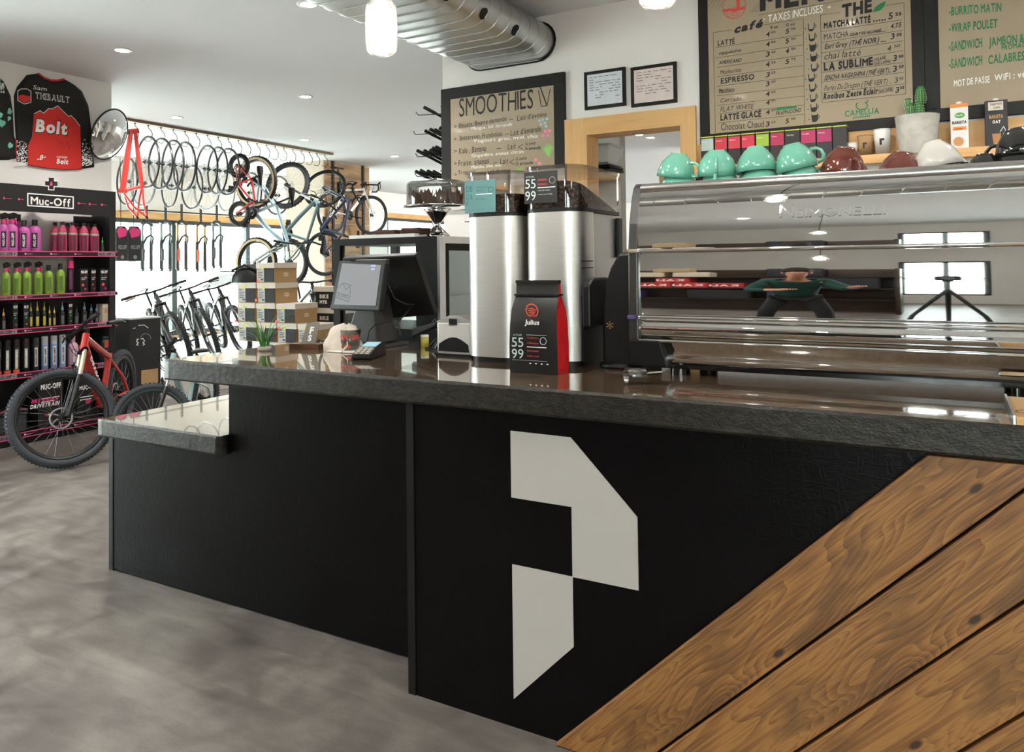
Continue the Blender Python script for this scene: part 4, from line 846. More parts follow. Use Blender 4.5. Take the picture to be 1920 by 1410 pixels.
def paper_cup(lb, px, pyt, pyb, w, m, logo):
    A = at_y(px, pyb, YS); T = at_y(px, pyt, YS); s = (at_y(px+w/2, pyt, YS)-at_y(px-w/2, pyt, YS)).length/2; H = T.z-zl
    t = thing('paper_cup', lb, 'paper cup', (A.x, YS, zl), 0, 'sample paper cups on the ledge')
    MB().lathe([(0, .003), (s*.72, .003), (s*.73, 0), (s*.985, H-.004), (s*.95, H-.002), (s*.70, .006), (0, .006)], 28).build('cup_wall', m, t); MB().torus((0, 0, H-.002), (0, 0, 1), s*.99, .003, 28, 6).build('rolled_rim', m, t)
    if logo:
        mb = MB(); q = s*.26; z0 = H*.52; f = lambda z: -(s*.73+(s*.255)*z/H)-.0012
        for (i, j) in ((-1, 0), (0, 1), (-1, 1), (-1, -1)): mb.add([(i*q, f(z0+j*q), z0+j*q), (i*q+q, f(z0+j*q), z0+j*q), (i*q+q, f(z0+j*q+q), z0+j*q+q), (i*q, f(z0+j*q+q), z0+j*q+q)], [(0, 1, 2, 3)])
        mb.build('logo', logo, t)
paper_cup('small white paper cup half hidden behind brown cups', 1598, 268, 292, 22, M_PAPER, M_INKB); paper_cup('kraft brown paper cup with dark geometric logo on the ledge', 1623, 254, 289, 30, M_CARD, mat('brown_ink', '3d2a1c', .6)); paper_cup('tall white paper cup with black geometric logo on the ledge', 1655, 243, 286, 34, M_PAPER, M_INKB)
# concrete pot with cactus
YQ = YS-.045
A = at_y(1676, 222, YQ); B = at_y(1764, 217, YQ); rr = (B.x-A.x)/2*.97; H = A.z-zl; cx = (A.x+B.x)/2
t = thing('potted_cactus', 'short green cactus in a grey concrete pot on the ledge between cups and cartons', 'potted plant', (cx, YQ, zl)); M_CONC = mat('pale_concrete', 'b3afa6', .85, var=.12, scale=25, bumpy=.4)
MB().lathe([(0, 0), (rr*.80, 0), (rr*.82, .006), (rr, H), (rr*.93, H), (rr*.9, H-.02), (0, H-.022)], 40).build('pot', M_CONC, t); MB().lathe([(0, H-.018), (rr*.9, H-.018)], 24).build('soil', mat('dry_soil', '4a3c30', .9, var=.3, scale=60), t)
M_CACT = mat('cactus_skin', '2f6a2c', .5, var=.15); M_SPINE = mat('cactus_spine', 'e8ead8', .6)
def cactus(x, y, z, r, h):
    P = [(.0, 0)]+[(r*(.75+.25*math.sin(PI*min(1, .15+k/8))), h*k/8*.85) for k in range(8)]+[(r*.8, h*.88), (r*.5, h*.96), (0, h)]
    n = 20; mb = MB(); v = []
    for q, hh in P:
        for i in range(n): a = 2*PI*i/n; k = 1+(.07 if i % 2 else -.09); v.append((x+q*k*math.cos(a), y+q*k*math.sin(a), z+hh))
    mb.add(v, [(k*n+i, k*n+(i+1) % n, (k+1)*n+(i+1) % n, (k+1)*n+i) for k in range(len(P)-1) for i in range(n)], True); st = mb.build('stem', M_CACT, t)
    mb = MB()
    for i in range(0, n, 2):
        for k in range(1, 9):
            q, hh = P[k]; a = 2*PI*(i+1)/n; mb.ball((x+q*1.08*math.cos(a), y+q*1.08*math.sin(a), z+hh), .0022, 5, 3)
    so = mb.build('spines', M_SPINE, st); so['kind'] = 'stuff'
hh = at_y(1730, 160, YQ).z-zl-H; cactus(.012, 0, H-.02, .024, hh*.72+.02); cactus(.02, .0, H+hh*.42, .026, hh*.58); cactus(-.03, -.01, H-.02, .022, hh*.45+.02); cactus(-.042, .0, H+hh*.28, .019, hh*.35); cactus(-.022, .02, H-.01, .018, hh*.55)
def carton(lb, x0p, x1p, ytop, ybot, col, yy):
    A = at_y(x0p, ytop, yy); B = at_y(x1p, ytop, yy); H = A.z-zl; t = thing('milk_carton', lb, 'carton', ((A.x+B.x)/2, yy+.03, zl), 0, 'oat drink cartons on the ledge'); w = (B.x-A.x)/2
    MB().box((-w, -.03, 0), (w, .03, H)).build('carton', col, t, bevel=.002); MB().cyl((0, .0, H), (0, .0, H+.014), .016, n=18).build('cap', M_WHITE, t); return t, w, H
t, w, H = carton('white barista milk carton with orange band and latte picture on the ledge', 1781, 1815, 196, 273, M_WHITE, YS-.03)
q = -.0315
MB().box((-w, q, H-.02), (w, -.03, H)).build('top_band', mat('orange_print', 'e08a3c', .5), t); MB().box((-w*.75, q, H*.46), (w*.75, -.03, H*.53)).build('band', mat('orange_print', 'e08a3c', .5), t)
mb = MB(); mb.lathe([(0, 0), (.024, 0)], 24, (.002, q, H*.76), (0, -1, 0)); g = mb.build('green_oval', mat('logo_green', '4d9a3c', .5), t); g.scale = (1, 1, .62); g.location = (0, 0, H*.76*.38)
mb = MB(); text(mb, 'Pacific', (-.018, q-.001, H*.74), (1, 0, 0), (0, 0, 1), .011, 1, width=.036, shear=.1); mb.build('lettering', M_INKW, t)
mb = MB(); text(mb, 'BARISTA', (-w*.8, q-.001, H*.59), (1, 0, 0), (0, 0, 1), .014, 2, width=w*1.6); text(mb, 'avoine', (-w*.5, q-.001, H*.475), (1, 0, 0), (0, 0, 1), .008, 1); mb.build('lettering', M_INKB, t)
MB().lathe([(0, 0), (w*.68, 0)], 28, (-.006, q, H*.22), (0, -1, 0)).build('latte_cup', mat('latte_foam', 'c98d56', .5), t); MB().torus((-.006, q, H*.22), (0, 1, 0), w*.66, .0035, 28, 6, .3).build('latte_rim', M_PAPER, t)
t, w, H = carton('black barista oat drink carton with cream label on the ledge', 1846, 1889, 190, 268, mat('black_carton', '201d1d', .5), YS-.03)
MB().box((-w*.7, q, H*.80), (w*.62, -.03, H*.97)).build('cream_label', M_CLOTH, t)
mb = MB(); text(mb, "EARTH'S", (-w*.5, q-.001, H*.90), (1, 0, 0), (0, 0, 1), .011, 1, width=w); text(mb, 'OWN', (-w*.25, q-.001, H*.825), (1, 0, 0), (0, 0, 1), .011, 1, width=w*.6); mb.build('lettering', M_INKB, t)
mb = MB(); text(mb, 'BARISTA', (-w*.62, q, H*.64), (1, 0, 0), (0, 0, 1), .017, 2, width=w*1.2); mb.build('lettering', mat('gold_ink', 'c08a48', .5), t)
mb = MB(); text(mb, 'OAT', (-w*.35, q, H*.54), (1, 0, 0), (0, 0, 1), .014, 2, width=w*.7); stroke(mb, [(w*.3, q, H*.36), (w*.6, q, H*.46), (w*.78, q, H*.38), (w*.5, q, H*.28)], .003, NY); mb.build('white_lettering', M_INKW, t)
MB().prism([(-w*.42, q, H*.33), (w*.36, q, H*.33), (w*.22, q, H*.06), (-w*.26, q, H*.06)], (0, .0015, 0)).build('glass_picture', mat('caramel_print', 'b0763e', .5), t)
# ---------------------------------------------------------------- back room through the doorway
XR = at_y(1163, 300, 6.3).x
struct('partition_wall', MB().box((-4.2, 6.3, 0), (XR, 6.42, CEIL)), mat('grey_partition', 'cfc8c0', .7, var=.02)); struct('wall_backroom', MB().box((-3.4, 11.6, 0), (4.6, 11.75, CEIL)), M_WALL)
struct('wall_partition', MB().box((XR+2.4, 5.04, 0), (XR+2.5, 11.6, CEIL)), M_WALL)
ys = 5.95; zs = at_y(1120, 325, ys).z
t = thing('wall_shelf', 'pale wooden shelf on the grey partition seen through the doorway', 'shelf', (-2.6, 6.3, zs-.03)); board('shelf_board', (-.6, -.5, 0), (.6+(XR+2.0), -.001, .028), par=t); MB().box((-.2, -.3, -.14), (-.17, -.001, 0)).build('bracket', M_BLACKM, t)
A = at_y(1100, 280, ys); B = at_y(1158, 280, ys); x0 = A.x; w = B.x-A.x
t = thing('storage_tub', 'white plastic tub tilted on the shelf behind the doorway', 'tub', (x0+w*.45, ys+.02, zs)); t.rotation_euler = (0, 0, 0)
mb = MB(); a = w*.50; v = [(-a*.8, -.13, .075), (a*.62, -.13, .075), (a*.62, .13, .075), (-a*.8, .13, .075), (-a, -.17, .235), (a, -.17, .215), (a, .17, .215), (-a, .17, .235)]; mb.add(v, [(3, 2, 1, 0), (0, 1, 5, 4), (1, 2, 6, 5), (2, 3, 7, 6), (3, 0, 4, 7)]); mb.build('tub_wall', M_WHITE, t, solid=.006); mb = MB(); mb.tube([v[4], v[5], v[6], v[7]], .010, 8, closed=True); mb.build('rim', M_WHITE, t)
t = thing('black_tray', 'stack of black and grey serving trays under the white tub', 'tray', (x0+w*.5, ys-.02, zs)); 
for k in range(3): o_ = MB().box((-w*.52, -.16, 0), (w*.5, .16, .018), .006).build('tray', M_BLACK if k < 2 else M_ALU, t); o_.location = (0, -.01*k, .002+.022*k)
p = at_y(1205, 335, 6.6); t = thing('parcel_box', 'white cardboard boxes edge with black print seen behind the doorway', 'box', (p.x, 6.9, 0)); MB().box((-.10, 0, 0), (.22, .4, p.z-.02)).build('carton', M_PAPER, t); mb = MB(); text(mb, 'CAFE', (-.07, -.002, p.z-.12), (1, 0, 0), (0, 0, 1), .03, 2); text(mb, 'Z', (-.06, -.002, p.z-.42), (1, 0, 0), (0, 0, 1), .07, 2); text(mb, '= = =', (-.07, -.002, p.z-.56), (1, 0, 0), (0, 0, 1), .04, 2); mb.build('lettering', M_INKB, t)
p = at_y(1210, 338, 6.5); t = thing('tape_roll', 'wide tan paper roll lying on the white box behind the machine end', 'paper roll', (p.x, 6.95, p.z-.025)); M_ = MB(); M_.cyl((0, 0, .075), (.14, 0, .075), .075, n=28); M_.build('roll', mat('tan_paper', 'd9b98c', .7), t); MB().cyl((-.002, 0, .075), (.0, 0, .075), .06, n=24).build('core', mat('tan_core', 'b98f5c', .7), t)
# ---------------------------------------------------------------- tubes on hooks behind the wall end
t = thing('hook_rack', 'slotted display panel edge with four wire hooks behind the smoothie board', 'display rack', (WX0+.1, 5.08, 0)); t.location.y = 5.05
MB().box((.0, 0, .9), (.85, .03, 2.9)).build('panel', M_BLACKM, t)
rows = [(216, 780, [(795, 201)]), (252, 775, [(797, 245), (806, 242), (815, 243), (824, 240)]), (294, 779, [(782, 282), (795, 282), (806, 281), (811, 277), (817, 275)]), (331, 778, [(779, 321), (788, 319), (801, 320), (812, 321)])]
hooks = []
for r_, (py, pxl, tubes) in enumerate(rows):
    A = at_y(pxl, py-6, 5.35); B = at_y(pxl+4, py, 5.35); C = at_y(840, py-3, 5.35); o = Vector(t.location); MB().tube([A-o, B-o, C-o, Vector((C.x+.12, 5.07, C.z))-o], .004, 6).build('wire_hook', M_BLACKM, t)
    for k, (a, b) in enumerate(tubes):
        P = at_y(a, b, 5.30+.02*k); Q = at_y(a+75, b+40, 5.62+.02*k); lb = 'black handlebar tube on the %s hook beside the smoothie board, %s' % (['top', 'second', 'third', 'lowest'][r_], nth(k) if len(tubes) > 1 else 'the only one there')
        if k == 0 and r_ == 0:
            proto_tube = thing('handlebar_tube', lb, 'handlebar', P, 0, 'black tubes on the hooks'); L_ = (Q-P).length
            MB().cyl((0, 0, 0), (0, 0, L_), .012, n=12).build('tube', M_BLACK, proto_tube); MB().lathe([(.012, -.002), (.0145, 0), (.0145, .11), (.012, .112)], 12).build('grip_end', M_RUB, proto_tube); src = proto_tube
        else: src = copy_thing(proto_tube, lb)
        src.matrix_world = Matrix.Translation(P) @ (Q-P).to_track_quat('Z', 'Y').to_matrix().to_4x4()

# ================================================================ ON THE COUNTER, LEFT OF THE GRINDERS
# pastry case
x0, x1, y0, y1 = -2.84, -2.17, 3.10, 3.62; H = at_y(815, 441, y0).z-CT-.004; M_CASE = mat('black_case_frame', '0e0d0c', .5, var=.15, spec=.15)
t = thing('pastry_case', 'black-framed glass pastry case with silver side door behind the till', 'display case', (x0, y0, CT)); w, d = x1-x0, y1-y0
MB().box((0, 0, 0), (w, d, .06)).build('base', M_CASE, t); MB().box((0, 0, H-.034), (w, d, H)).build('top', M_CASE, t)
MB().box((0, 0, .06), (.045, .04, H-.034)).build('front_post', M_CASE, t); MB().box((w-.13, 0, .06), (w, .03, H-.034)).build('front_post', M_CASE, t); MB().box((0, d-.04, .06), (.045, d, H-.034)).build('rear_post', M_CASE, t); MB().box((w-.045, d-.04, .06), (w, d, H-.034)).build('rear_post', M_CASE, t)
MB().box((.045, .012, .06), (w-.13, .016, H-.034)).build('front_glass', glass('case_glass', 'eef6f4', .2), t)
mb = MB().box((w, .0, 0), (w+.015, .05, H)).box((w, d-.05, 0), (w+.015, d, H)).box((w, .05, H-.035), (w+.015, d-.05, H)).box((w, .05, 0), (w+.015, d-.05, .04)); mb.build('door_frame', M_ALU, t)
mb = MB().box((w-.01, .05, .04), (w+.012, .085, H-.035)).box((w-.01, d-.085, .04), (w+.012, d-.05, H-.035)).box((w-.01, .085, H-.07), (w+.012, d-.085, H-.035)).box((w-.01, .085, .04), (w+.012, d-.085, .08)); mb.build('door_seal', M_CASE, t)
MB().box((w-.002, .085, .08), (w+.002, d-.085, H-.07)).build('side_glass', glass('case_glass', 'eef6f4', .2), t); MB().box((.05, .05, .22), (w-.03, d-.05, .226)).build('shelf', M_GLASS, t)
ZC = CT+H
t = thing('serving_tray', 'white rectangular tray on the pastry case', 'tray', (-2.62, y0+.22, ZC)); MB().box((-.20, -.12, .001), (.24, .14, .010)).box((-.20, -.12, .01), (-.19, .14, .022)).box((.23, -.12, .01), (.24, .14, .022)).box((-.19, -.12, .01), (.23, -.11, .022)).build('tray', M_WHITE, t)
M_BROWNIE = mat('brownie', '3c2014', .85, var=.35, scale=50, bumpy=.9)
for i, (x, w_, lb) in enumerate(((-2.60, .15, 'dark brownie slab on the white tray, left of its twin'), (-2.44, .13, 'dark brownie slab on the white tray, next to the cake stand'))):
    tag(MB().box((-w_/2, -.07, 0), (w_/2, .08, .036+.006*i), .012).build('brownie', M_BROWNIE, None, (x, y0+.2, ZC+.012), (0, 0, .06*i)), lb, 'brownie', 'brownies on the white tray')
c = at_y(820, 437, y0+.26); s = (at_y(868, 390, c.y)-at_y(768, 390, c.y)).length/2; zp = at_y(820, 388, c.y).z-ZC; zd = at_y(820, 337, c.y).z-ZC
t = thing('cake_stand', 'shiny silver pedestal cake stand on the pastry case carrying muffins', 'cake stand', (c.x, c.y, ZC)); MB().lathe([(0, .0), (s*.42, 0), (s*.40, .012), (s*.26, .035), (s*.12, zp*.38), (s*.10, zp*.45), (s*.16, zp*.55), (s*.34, zp*.80), (s*.46, zp-.012), (0, zp-.01)], 40).build('pedestal', M_CHROME, t)
MB().lathe([(0, zp-.008), (s*.8, zp-.010), (s*1.04, zp-.004), (s*1.08, zp+.004), (s*1.0, zp+.004), (0, zp+.0)], 48).build('plate', M_CHROME, t)
td = thing('glass_dome', 'clear glass dome with knob over the muffins on the cake stand', 'glass dome', (c.x, c.y, ZC+zp+.005)); hd = zd-zp-.008
MB().lathe([(s*.93, 0), (s*.93, hd*.80), (s*.90, hd*.90), (s*.78, hd*.96), (s*.3, hd*.985), (.012, hd*.99)], 48).build('bell', glass('dome_glass', 'f5f5f3', .4), td); MB().lathe([(.010, hd*.98), (.008, hd*1.01), (.016, hd*1.05), (.012, hd*1.09), (0, hd*1.10)], 20).build('knob', M_GLASS, td)
M_MUF = mat('muffin_top', '5a2f1e', .8, var=.3, scale=40, bumpy=.8); M_LIN = mat('brown_paper_liner', '5b4033', .8, var=.15)
proto = None
for i in range(7):
    a = -2.2+i*.74; r_ = s*.64; x, y = c.x+r_*math.cos(a), c.y+r_*math.sin(a); lb = 'muffin in pointed brown paper under the glass dome, %s round the plate' % ORD[i].replace('leftmost', 'nearest the tray')
    if i == 0:
        proto = thing('muffin', lb, 'muffin', (x, y, ZC+zp+.005), 0, 'muffins under the dome'); proto.scale = (.78,)*3; n = 16; mb = MB(); v = []
        for i2 in range(n): q = 2*PI*i2/n; v.append((.030*math.cos(q), .030*math.sin(q), 0))
        for i2 in range(n): q = 2*PI*i2/n; k = .042; v.append((k*math.cos(q), k*math.sin(q), .070+(.038 if i2 % 4 == 0 else (.012 if i2 % 2 else -.002))))
        mb.add(v, [(j, (j+1) % n, n+(j+1) % n, n+j) for j in range(n)]); mb.add(v[:n], [tuple(range(n-1, -1, -1))]); mb.build('paper_liner', M_LIN, proto); mb = MB(); mb.ball((0, 0, .062), (.038, .038, .026), 14, 8); mb.build('cake', M_MUF, proto)
    else: copy_thing(proto, lb, loc=(x, y, ZC+zp+.005), rz=i*.9)
t = thing('cake_stand', 'smaller silver stand half hidden behind the muffin stand', 'cake stand', (c.x+.16, c.y+.19, ZC)); MB().lathe([(0, 0), (.06, 0), (.055, .008), (.015, .03), (.012, .05), (.03, .075), (.09, .085), (.105, .09), (0, .088)], 32).build('pedestal', M_CHROME, t)
# till: base, customer screen, back of the main screen
b = at_z(690, 648, CT); t = thing('point_of_sale_terminal', 'black till with grey customer screen, its larger screen facing away behind', 'till', (b.x+.02, 2.86, CT)); o = Vector(t.location)
M_GREY = mat('dark_grey_plastic', '3b3a39', .45, var=.08)
MB().prism([(-.12, -.10, 0), (.13, -.10, 0), (.13, .12, 0), (-.12, .12, 0)], (0, 0, .016)).build('base', M_GREY, t, bevel=.004)
mb = MB(); v = [(-.10, -.08, .016), (.10, -.08, .016), (.09, .09, .016), (-.09, .09, .016), (-.02, -.06, .25), (.07, -.06, .25), (.07, .05, .25), (-.02, .05, .25)]; mb.add(v, [(3, 2, 1, 0), (4, 5, 6, 7), (0, 1, 5, 4), (1, 2, 6, 5), (2, 3, 7, 6), (3, 0, 4, 7)]); mb.build('neck', M_GREY, t, bevel=.01)
def quad(px, ys): return [at_y(p[0], p[1], y)-o for p, y in zip(px, ys)]
Q = quad([(618, 580), (711, 583), (723, 492), (636, 488)], [2.70, 2.66, 2.705, 2.745]); nr = (Q[1]-Q[0]).cross(Q[3]-Q[0]).normalized()
MB().prism(Q, -nr*.03).build('customer_screen', M_BLACK, t, bevel=.006)
c_ = sum(Q, Vector())/4; I = [c_+(q-c_)*Vector((1, 1, 1))*.84+nr*.0012+(Q[3]-Q[0])*.02 for q in Q]
sc_ = MB().face(I).build('screen_glass', mat('lit_grey_screen', '77787c', .12, emit=.25, var=.03, scale=2), t)
def sp(u, v): return I[0]+(I[1]-I[0])*u+(I[3]-I[0])*v+nr*.0008
mb = MB(); text(mb, 'L0.00', sp(.72, .90), I[1]-I[0], I[3]-I[0], .009, 0); text(mb, '0.00', sp(.74, .82), I[1]-I[0], I[3]-I[0], .009, 0); mb.build('lettering', mat('screen_blue_text', 'aab4f0', .5, emit=.6), t)
mb = MB(); random.seed(2)
for P in ([(.02, .40), (.12, .52), (.30, .47), (.36, .25)], [(.12, .52), (.22, .36), (.34, .47)], [(.0, .30), (.36, .20), (.36, .07), (.0, .18), (.0, .30)]): stroke(mb, [sp(*p) for p in P], .004, nr)
text(mb, 'DEVINCI', sp(.02, .20), (I[1]-I[0])-(I[3]-I[0])*.22, I[3]-I[0], .018, 1, width=.085); mb.build('logo', mat('screen_logo', '4a4b50', .3), t)
Q = quad([(703, 600), (815, 591), (778, 479), (641, 485)], [2.98, 2.96, 2.80, 2.82]); nr = (Q[1]-Q[0]).cross(Q[3]-Q[0]).normalized(); MB().prism(Q, -nr*.035).build('main_screen', M_BLACK, t, bevel=.006)
A = (Q[2]+Q[3])/2; MB().box((A.x-.10, A.y-.04, A.z-.07), (A.x+.08, A.y-.005, A.z-.01)).build('screen_hinge', M_GREY, t, bevel=.005)
Pts = [at_y(x, y, z_)-o for x, y, z_ in ((726, 530, 2.74), (740, 560, 2.74), (760, 570, 2.76), (776, 571, 2.80), (760, 590, 2.82), (745, 605, 2.84))]; MB().tube(Pts, .0025, 6).build('cable', M_BLACK, t)
Pts = [at_y(x, y, z_)-o for x, y, z_ in ((689, 638, 2.62), (692, 620, 2.66), (705, 608, 2.70), (728, 604, 2.72), (748, 612, 2.72), (752, 630, 2.70))]; MB().tube(Pts, .003, 6).build('cable', M_BLACK, t)
# card terminal
a = at_z(676, 675, CT); b = at_z(752, 650, CT); rz = math.atan2(b.y-a.y, b.x-a.x); Lg = .185; t = thing('card_terminal', 'grey and black card payment terminal with keypad lying in front of the till', 'card terminal', (a.x, a.y, CT), rz); w = .04
MB().prism([(0, -w, .004), (.02, -w, .0), (Lg, -w, .0), (Lg, -w, .05), (Lg-.02, -w, .058), (.07, -w, .042), (.005, -w, .022)], (0, 2*w, 0)).build('body', M_BLACK, t, bevel=.004)
def tp(x, y, e=.0006): k = (x-.07)/(Lg-.09); z = .042+.016*k if x > .07 else .022+.02*(x-.005)/.065; return (x, y, z+e)
MB().add([tp(.085, -w*.8), tp(.085, w*.8), tp(Lg-.03, w*.8), tp(Lg-.03, -w*.8)], [(3, 2, 1, 0)]).build('display', mat('lcd_blue', '9fc3cf', .2, emit=.3), t)
for i in range(3):
    for j in range(4): x = .016+j*.0165; y = -.022+i*.022; MB().box((x-.006, y-.008, tp(x, y)[2]-.003), (x+.006, y+.008, tp(x, y)[2]+.002), .001).build('key', mat('pale_key', 'c9c3b6', .5), t)
# bag of cloth, glass on dish, card stand, plant
p = at_z(618, 664, CT); t = thing('cloth_bag', 'crumpled cream cotton bag beside the till', 'cloth bag', (p.x-.06, p.y+.14, CT)); mb = MB(); n, k = 20, 9; random.seed(4); v = []
for j in range(k+1):
    b_ = j/k; rr = (.075*(1-b_**2.2)**.5+.010)*(1+.05*math.sin(b_*9)); zz = .115*b_
    for i in range(n): a = 2*PI*i/n; q = 1+.09*math.sin(3*a+b_*4)+.05*math.sin(7*a-b_*6); v.append((rr*q*math.cos(a)*1.1+.03*b_, rr*q*math.sin(a)*.75, zz*(1+.08*math.sin(2*a))))
mb.add(v, [(j*n+i, j*n+(i+1) % n, (j+1)*n+(i+1) % n, (j+1)*n+i) for j in range(k) for i in range(n)], True); mb.add(v[:n], [tuple(range(n-1, -1, -1))]); mb.add(v[-n:], [tuple(range(n))]); mb.build('bag_body', M_CLOTH, t); MB().tube([(.03, -.02, .12), (.07, -.04, .08), (.09, -.06, .03), (.08, -.09, .004)], .003, 6).build('drawstring', M_CLOTH, t)
p = at_z(640, 660, CT); t = thing('small_dish', 'flat white dish under the printed glass', 'dish', (p.x+.015, p.y+.03, CT)); MB().box((-.075, -.06, 0), (.075, .06, .007), .004).build('dish', M_WHITE, t, bevel=.002); gx, gy = p.x+.02, p.y+.04
hg = at_y(643, 617, gy).z-CT-.008; t = thing('glass_tumbler', 'clear tumbler with red and black print standing on the white dish', 'glass', (gx-.0, gy+.0, CT+.0075)); MB().lathe([(0, .008), (.036, .008), (.040, .012), (.046, hg), (.0435, hg), (.037, .016), (0, .012)], 36).build('glass_wall', glass('tumbler_glass', 'f4f6f5', .45), t); MB().lathe([(0, 0), (.037, 0), (.038, .008), (0, .008)], 28).build('thick_base', M_GLASS, t)
mb = MB(); mk = MB()
def wrap(mbx, s, z, cap, a0, R):
    x = 0
    for ch in s:
        g = GL.get((2, ch)); 
        if not g: x += .5; continue
        vs = [(R*math.sin(a0+(x+px)*cap/R), -R*math.cos(a0+(x+px)*cap/R), z+py*cap) for px, py, pz in g[0]]; mbx.add(vs, g[1]); x += g[2]+.15
wrap(mb, 'CHOC DE', hg*.55, .018, -1.3, .0455); wrap(mb, 'LA VIE', hg*.12, .013, -.9, .0425); wrap(mk, 'IIIIII', hg*.36, .015, -1.1, .044); mb.build('red_lettering', M_INKR, t); mk.build('black_lettering', M_INKB, t)
p = at_z(562, 655, CT); t = thing('card_stand', 'grey card with pale mark upright in a dark wooden base', 'card stand', (p.x, p.y+.05, CT), .25); board('base', (-.075, -.035, 0), (.075, .035, .022), par=t, m=wood('walnut', ['2c1a10', '4a2d1b', '63402a'], 1.4, .4, False))
mb = MB().prism([(-.032, -.008, .018), (.045, -.008, .018), (.052, .018, .118), (-.012, .018, .118)], (0, .003, 0)); mb.build('card', mat('grey_card', '7b746c', .6), t); mb = MB(); text(mb, 'F', (.008, -.001+.002, .068), (1, 0, 0), (.1, .25, 1), .03, 2); text(mb, 'S', (.003, -.006, .035), (1, 0, 0), (.1, .25, 1), .026, 2); mb.build('lettering', M_INKW, t)
p = at_z(474, 656, CT); t = thing('spider_plant', 'small grassy green plant at the far left edge of the counter', 'potted plant', (p.x+.075, p.y+.0, CT)); random.seed(9)
MB().lathe([(0, 0), (.028, 0), (.032, .02), (.028, .02), (0, .018)], 24).build('pot', M_CONC, t); mb = MB()
for i in range(46):
    a = random.random()*2*PI; Lh = random.uniform(.13, .27); bend = random.uniform(.5, 1.7); w_ = random.uniform(.002, .0045); pts = []
    for j in range(8): k = j/7; pts.append(Vector((math.cos(a)*(.02+Lh*bend*.8*k*k), math.sin(a)*(.02+Lh*bend*.8*k*k), .02+Lh*(k-.42*bend*k*k))))
    sd = Vector((-math.sin(a), math.cos(a), 0)); v = []
    for j, q in enumerate(pts): wd = w_*(1-j/7.2); v += [q-sd*wd, q+sd*wd]
    mb.add(v, [(2*j, 2*j+1, 2*j+3, 2*j+2) for j in range(7)], True)
lf = mb.build('leaves', mat('grass_leaf', '3f7a35', .45, var=.3, scale=8), t)
# napkin dispenser and small goods
a = at_z(813, 668, CT); b = at_z(867, 674, CT); t = thing('napkin_dispenser', 'clear plastic napkin dispenser with black arch, left of the left grinder', 'napkin dispenser', ((a.x+b.x)/2, 2.66, CT)); w = (b.x-a.x)/2; H = at_y(840, 592, 2.66).z-CT
MB().box((-w, 0, .008), (w, .14, H*.86)).build('case', mat('frosted_plastic', 'b9b6b2', .25, var=.04), t, bevel=.01); MB().box((-w-.003, -.003, 0), (w+.003, .145, .010)).build('base', M_BLACK, t)
mb = MB(); P = [(-w, 0, H*.86), (-w*.3, 0, H), (w*.3, 0, H), (w, 0, H*.90), (w, 0, H*.84), (-w, 0, H*.82)]; mb.prism(P, (0, .14, 0)); mb.build('lid', mat('smoky_lid', '8f8d8a', .2), t, bevel=.004); MB().box((-.018, -.006, H*.78), (.018, .0, H*.93)).build('latch', M_BLACK, t)
P = [(-w*.9, -.002, .02)]+[(-w*.85+w*1.7*i/10, -.002, .05+.03*math.sin(PI*i/10)) for i in range(11)]+[(w*.9, -.002, .02)]; MB().prism(P, (0, .003, 0)).build('napkin_slot', M_BLACK, t)
p = at_z(722, 650, CT); t = thing('barcode_scanner', 'black barcode scanner lying with handle up between till and napkins', 'scanner', (-2.02, 2.86, CT), .5); mb = MB(); mb.tube([(.0, 0, .0), (.03, 0, .05), (.02, 0, .10), (-.01, 0, .125)], [.03, .022, .018, .02], 12); mb.build('handle', M_BLACKG, t); MB().prism([(-.10, -.035, .055), (.01, -.03, .10), (.02, -.03, .13), (-.10, -.035, .095)], (0, .07, 0)).build('head', M_BLACK, t, bevel=.008); MB().cyl((.0, 0, 0), (.0, 0, .006), .045, n=20).build('foot', M_BLACK, t)
p = at_z(782, 652, CT); t = thing('yellow_pot', 'small jar with yellow contents behind the card terminal', 'jar', (p.x, p.y+.06, CT)); MB().lathe([(0, 0), (.018, 0), (.019, .04), (.017, .045), (0, .044)], 20).build('jar', mat('yellow_label', 'd8d060', .5), t); MB().lathe([(.019, .044), (.019, .054), (0, .055)], 20).build('lid', M_WHITE, t)
p = at_z(1210, 722, CT); t = thing('plastic_scoop', 'clear plastic scoop lying on the counter before the machine foot', 'scoop', (p.x-.01, p.y+.02, CT+.002), .35)
mb = MB(); 
for i in range(1):
    mb.lathe([(.0, .0), (.024, .0), (.025, .06)], 24, (0, 0, .026), (-.9, -.35, 0)); 
mb.build('bowl', glass('scoop_plastic', 'e6ddd2', .6, .1), t, solid=.0015); MB().prism([(.0, -.012, .03), (.055, -.004, .035), (.055, .012, .035), (.0, .012, .03)], (0, 0, .004)).build('grip', glass('scoop_plastic', 'e6ddd2', .6, .1), t)
p = at_z(1900, 765, CT); t = thing('bamboo_tray', 'pale bamboo board with burnt oval mark at the right end of the counter', 'tray', (at_z(1885, 745, CT).x, 2.17, CT)); board('board', (0, -.065, 0), (.5, .26, .014), par=t, m=wood('bamboo', ['b5874f', 'c99d63', 'd6b07a'], 1.2, .45, False)); MB().box((-.006, -.06, 0), (-.001, .26, .02)).build('end_strip', M_ALU, t); mb = MB(); stroke(mb, [(.05+.045*math.cos(a)+(.06 if math.cos(a) > 0 else 0), .03+.03*math.sin(a), .0148) for a in [2*PI*i/24 for i in range(25)]], .003, (0, 0, 1)); text(mb, 'SIMO', (.05, .02, .0148), (1, 0, 0), (0, 1, 0), .018, 2); mb.build('burnt_logo', mat('burnt_mark', '3a2412', .7), t)
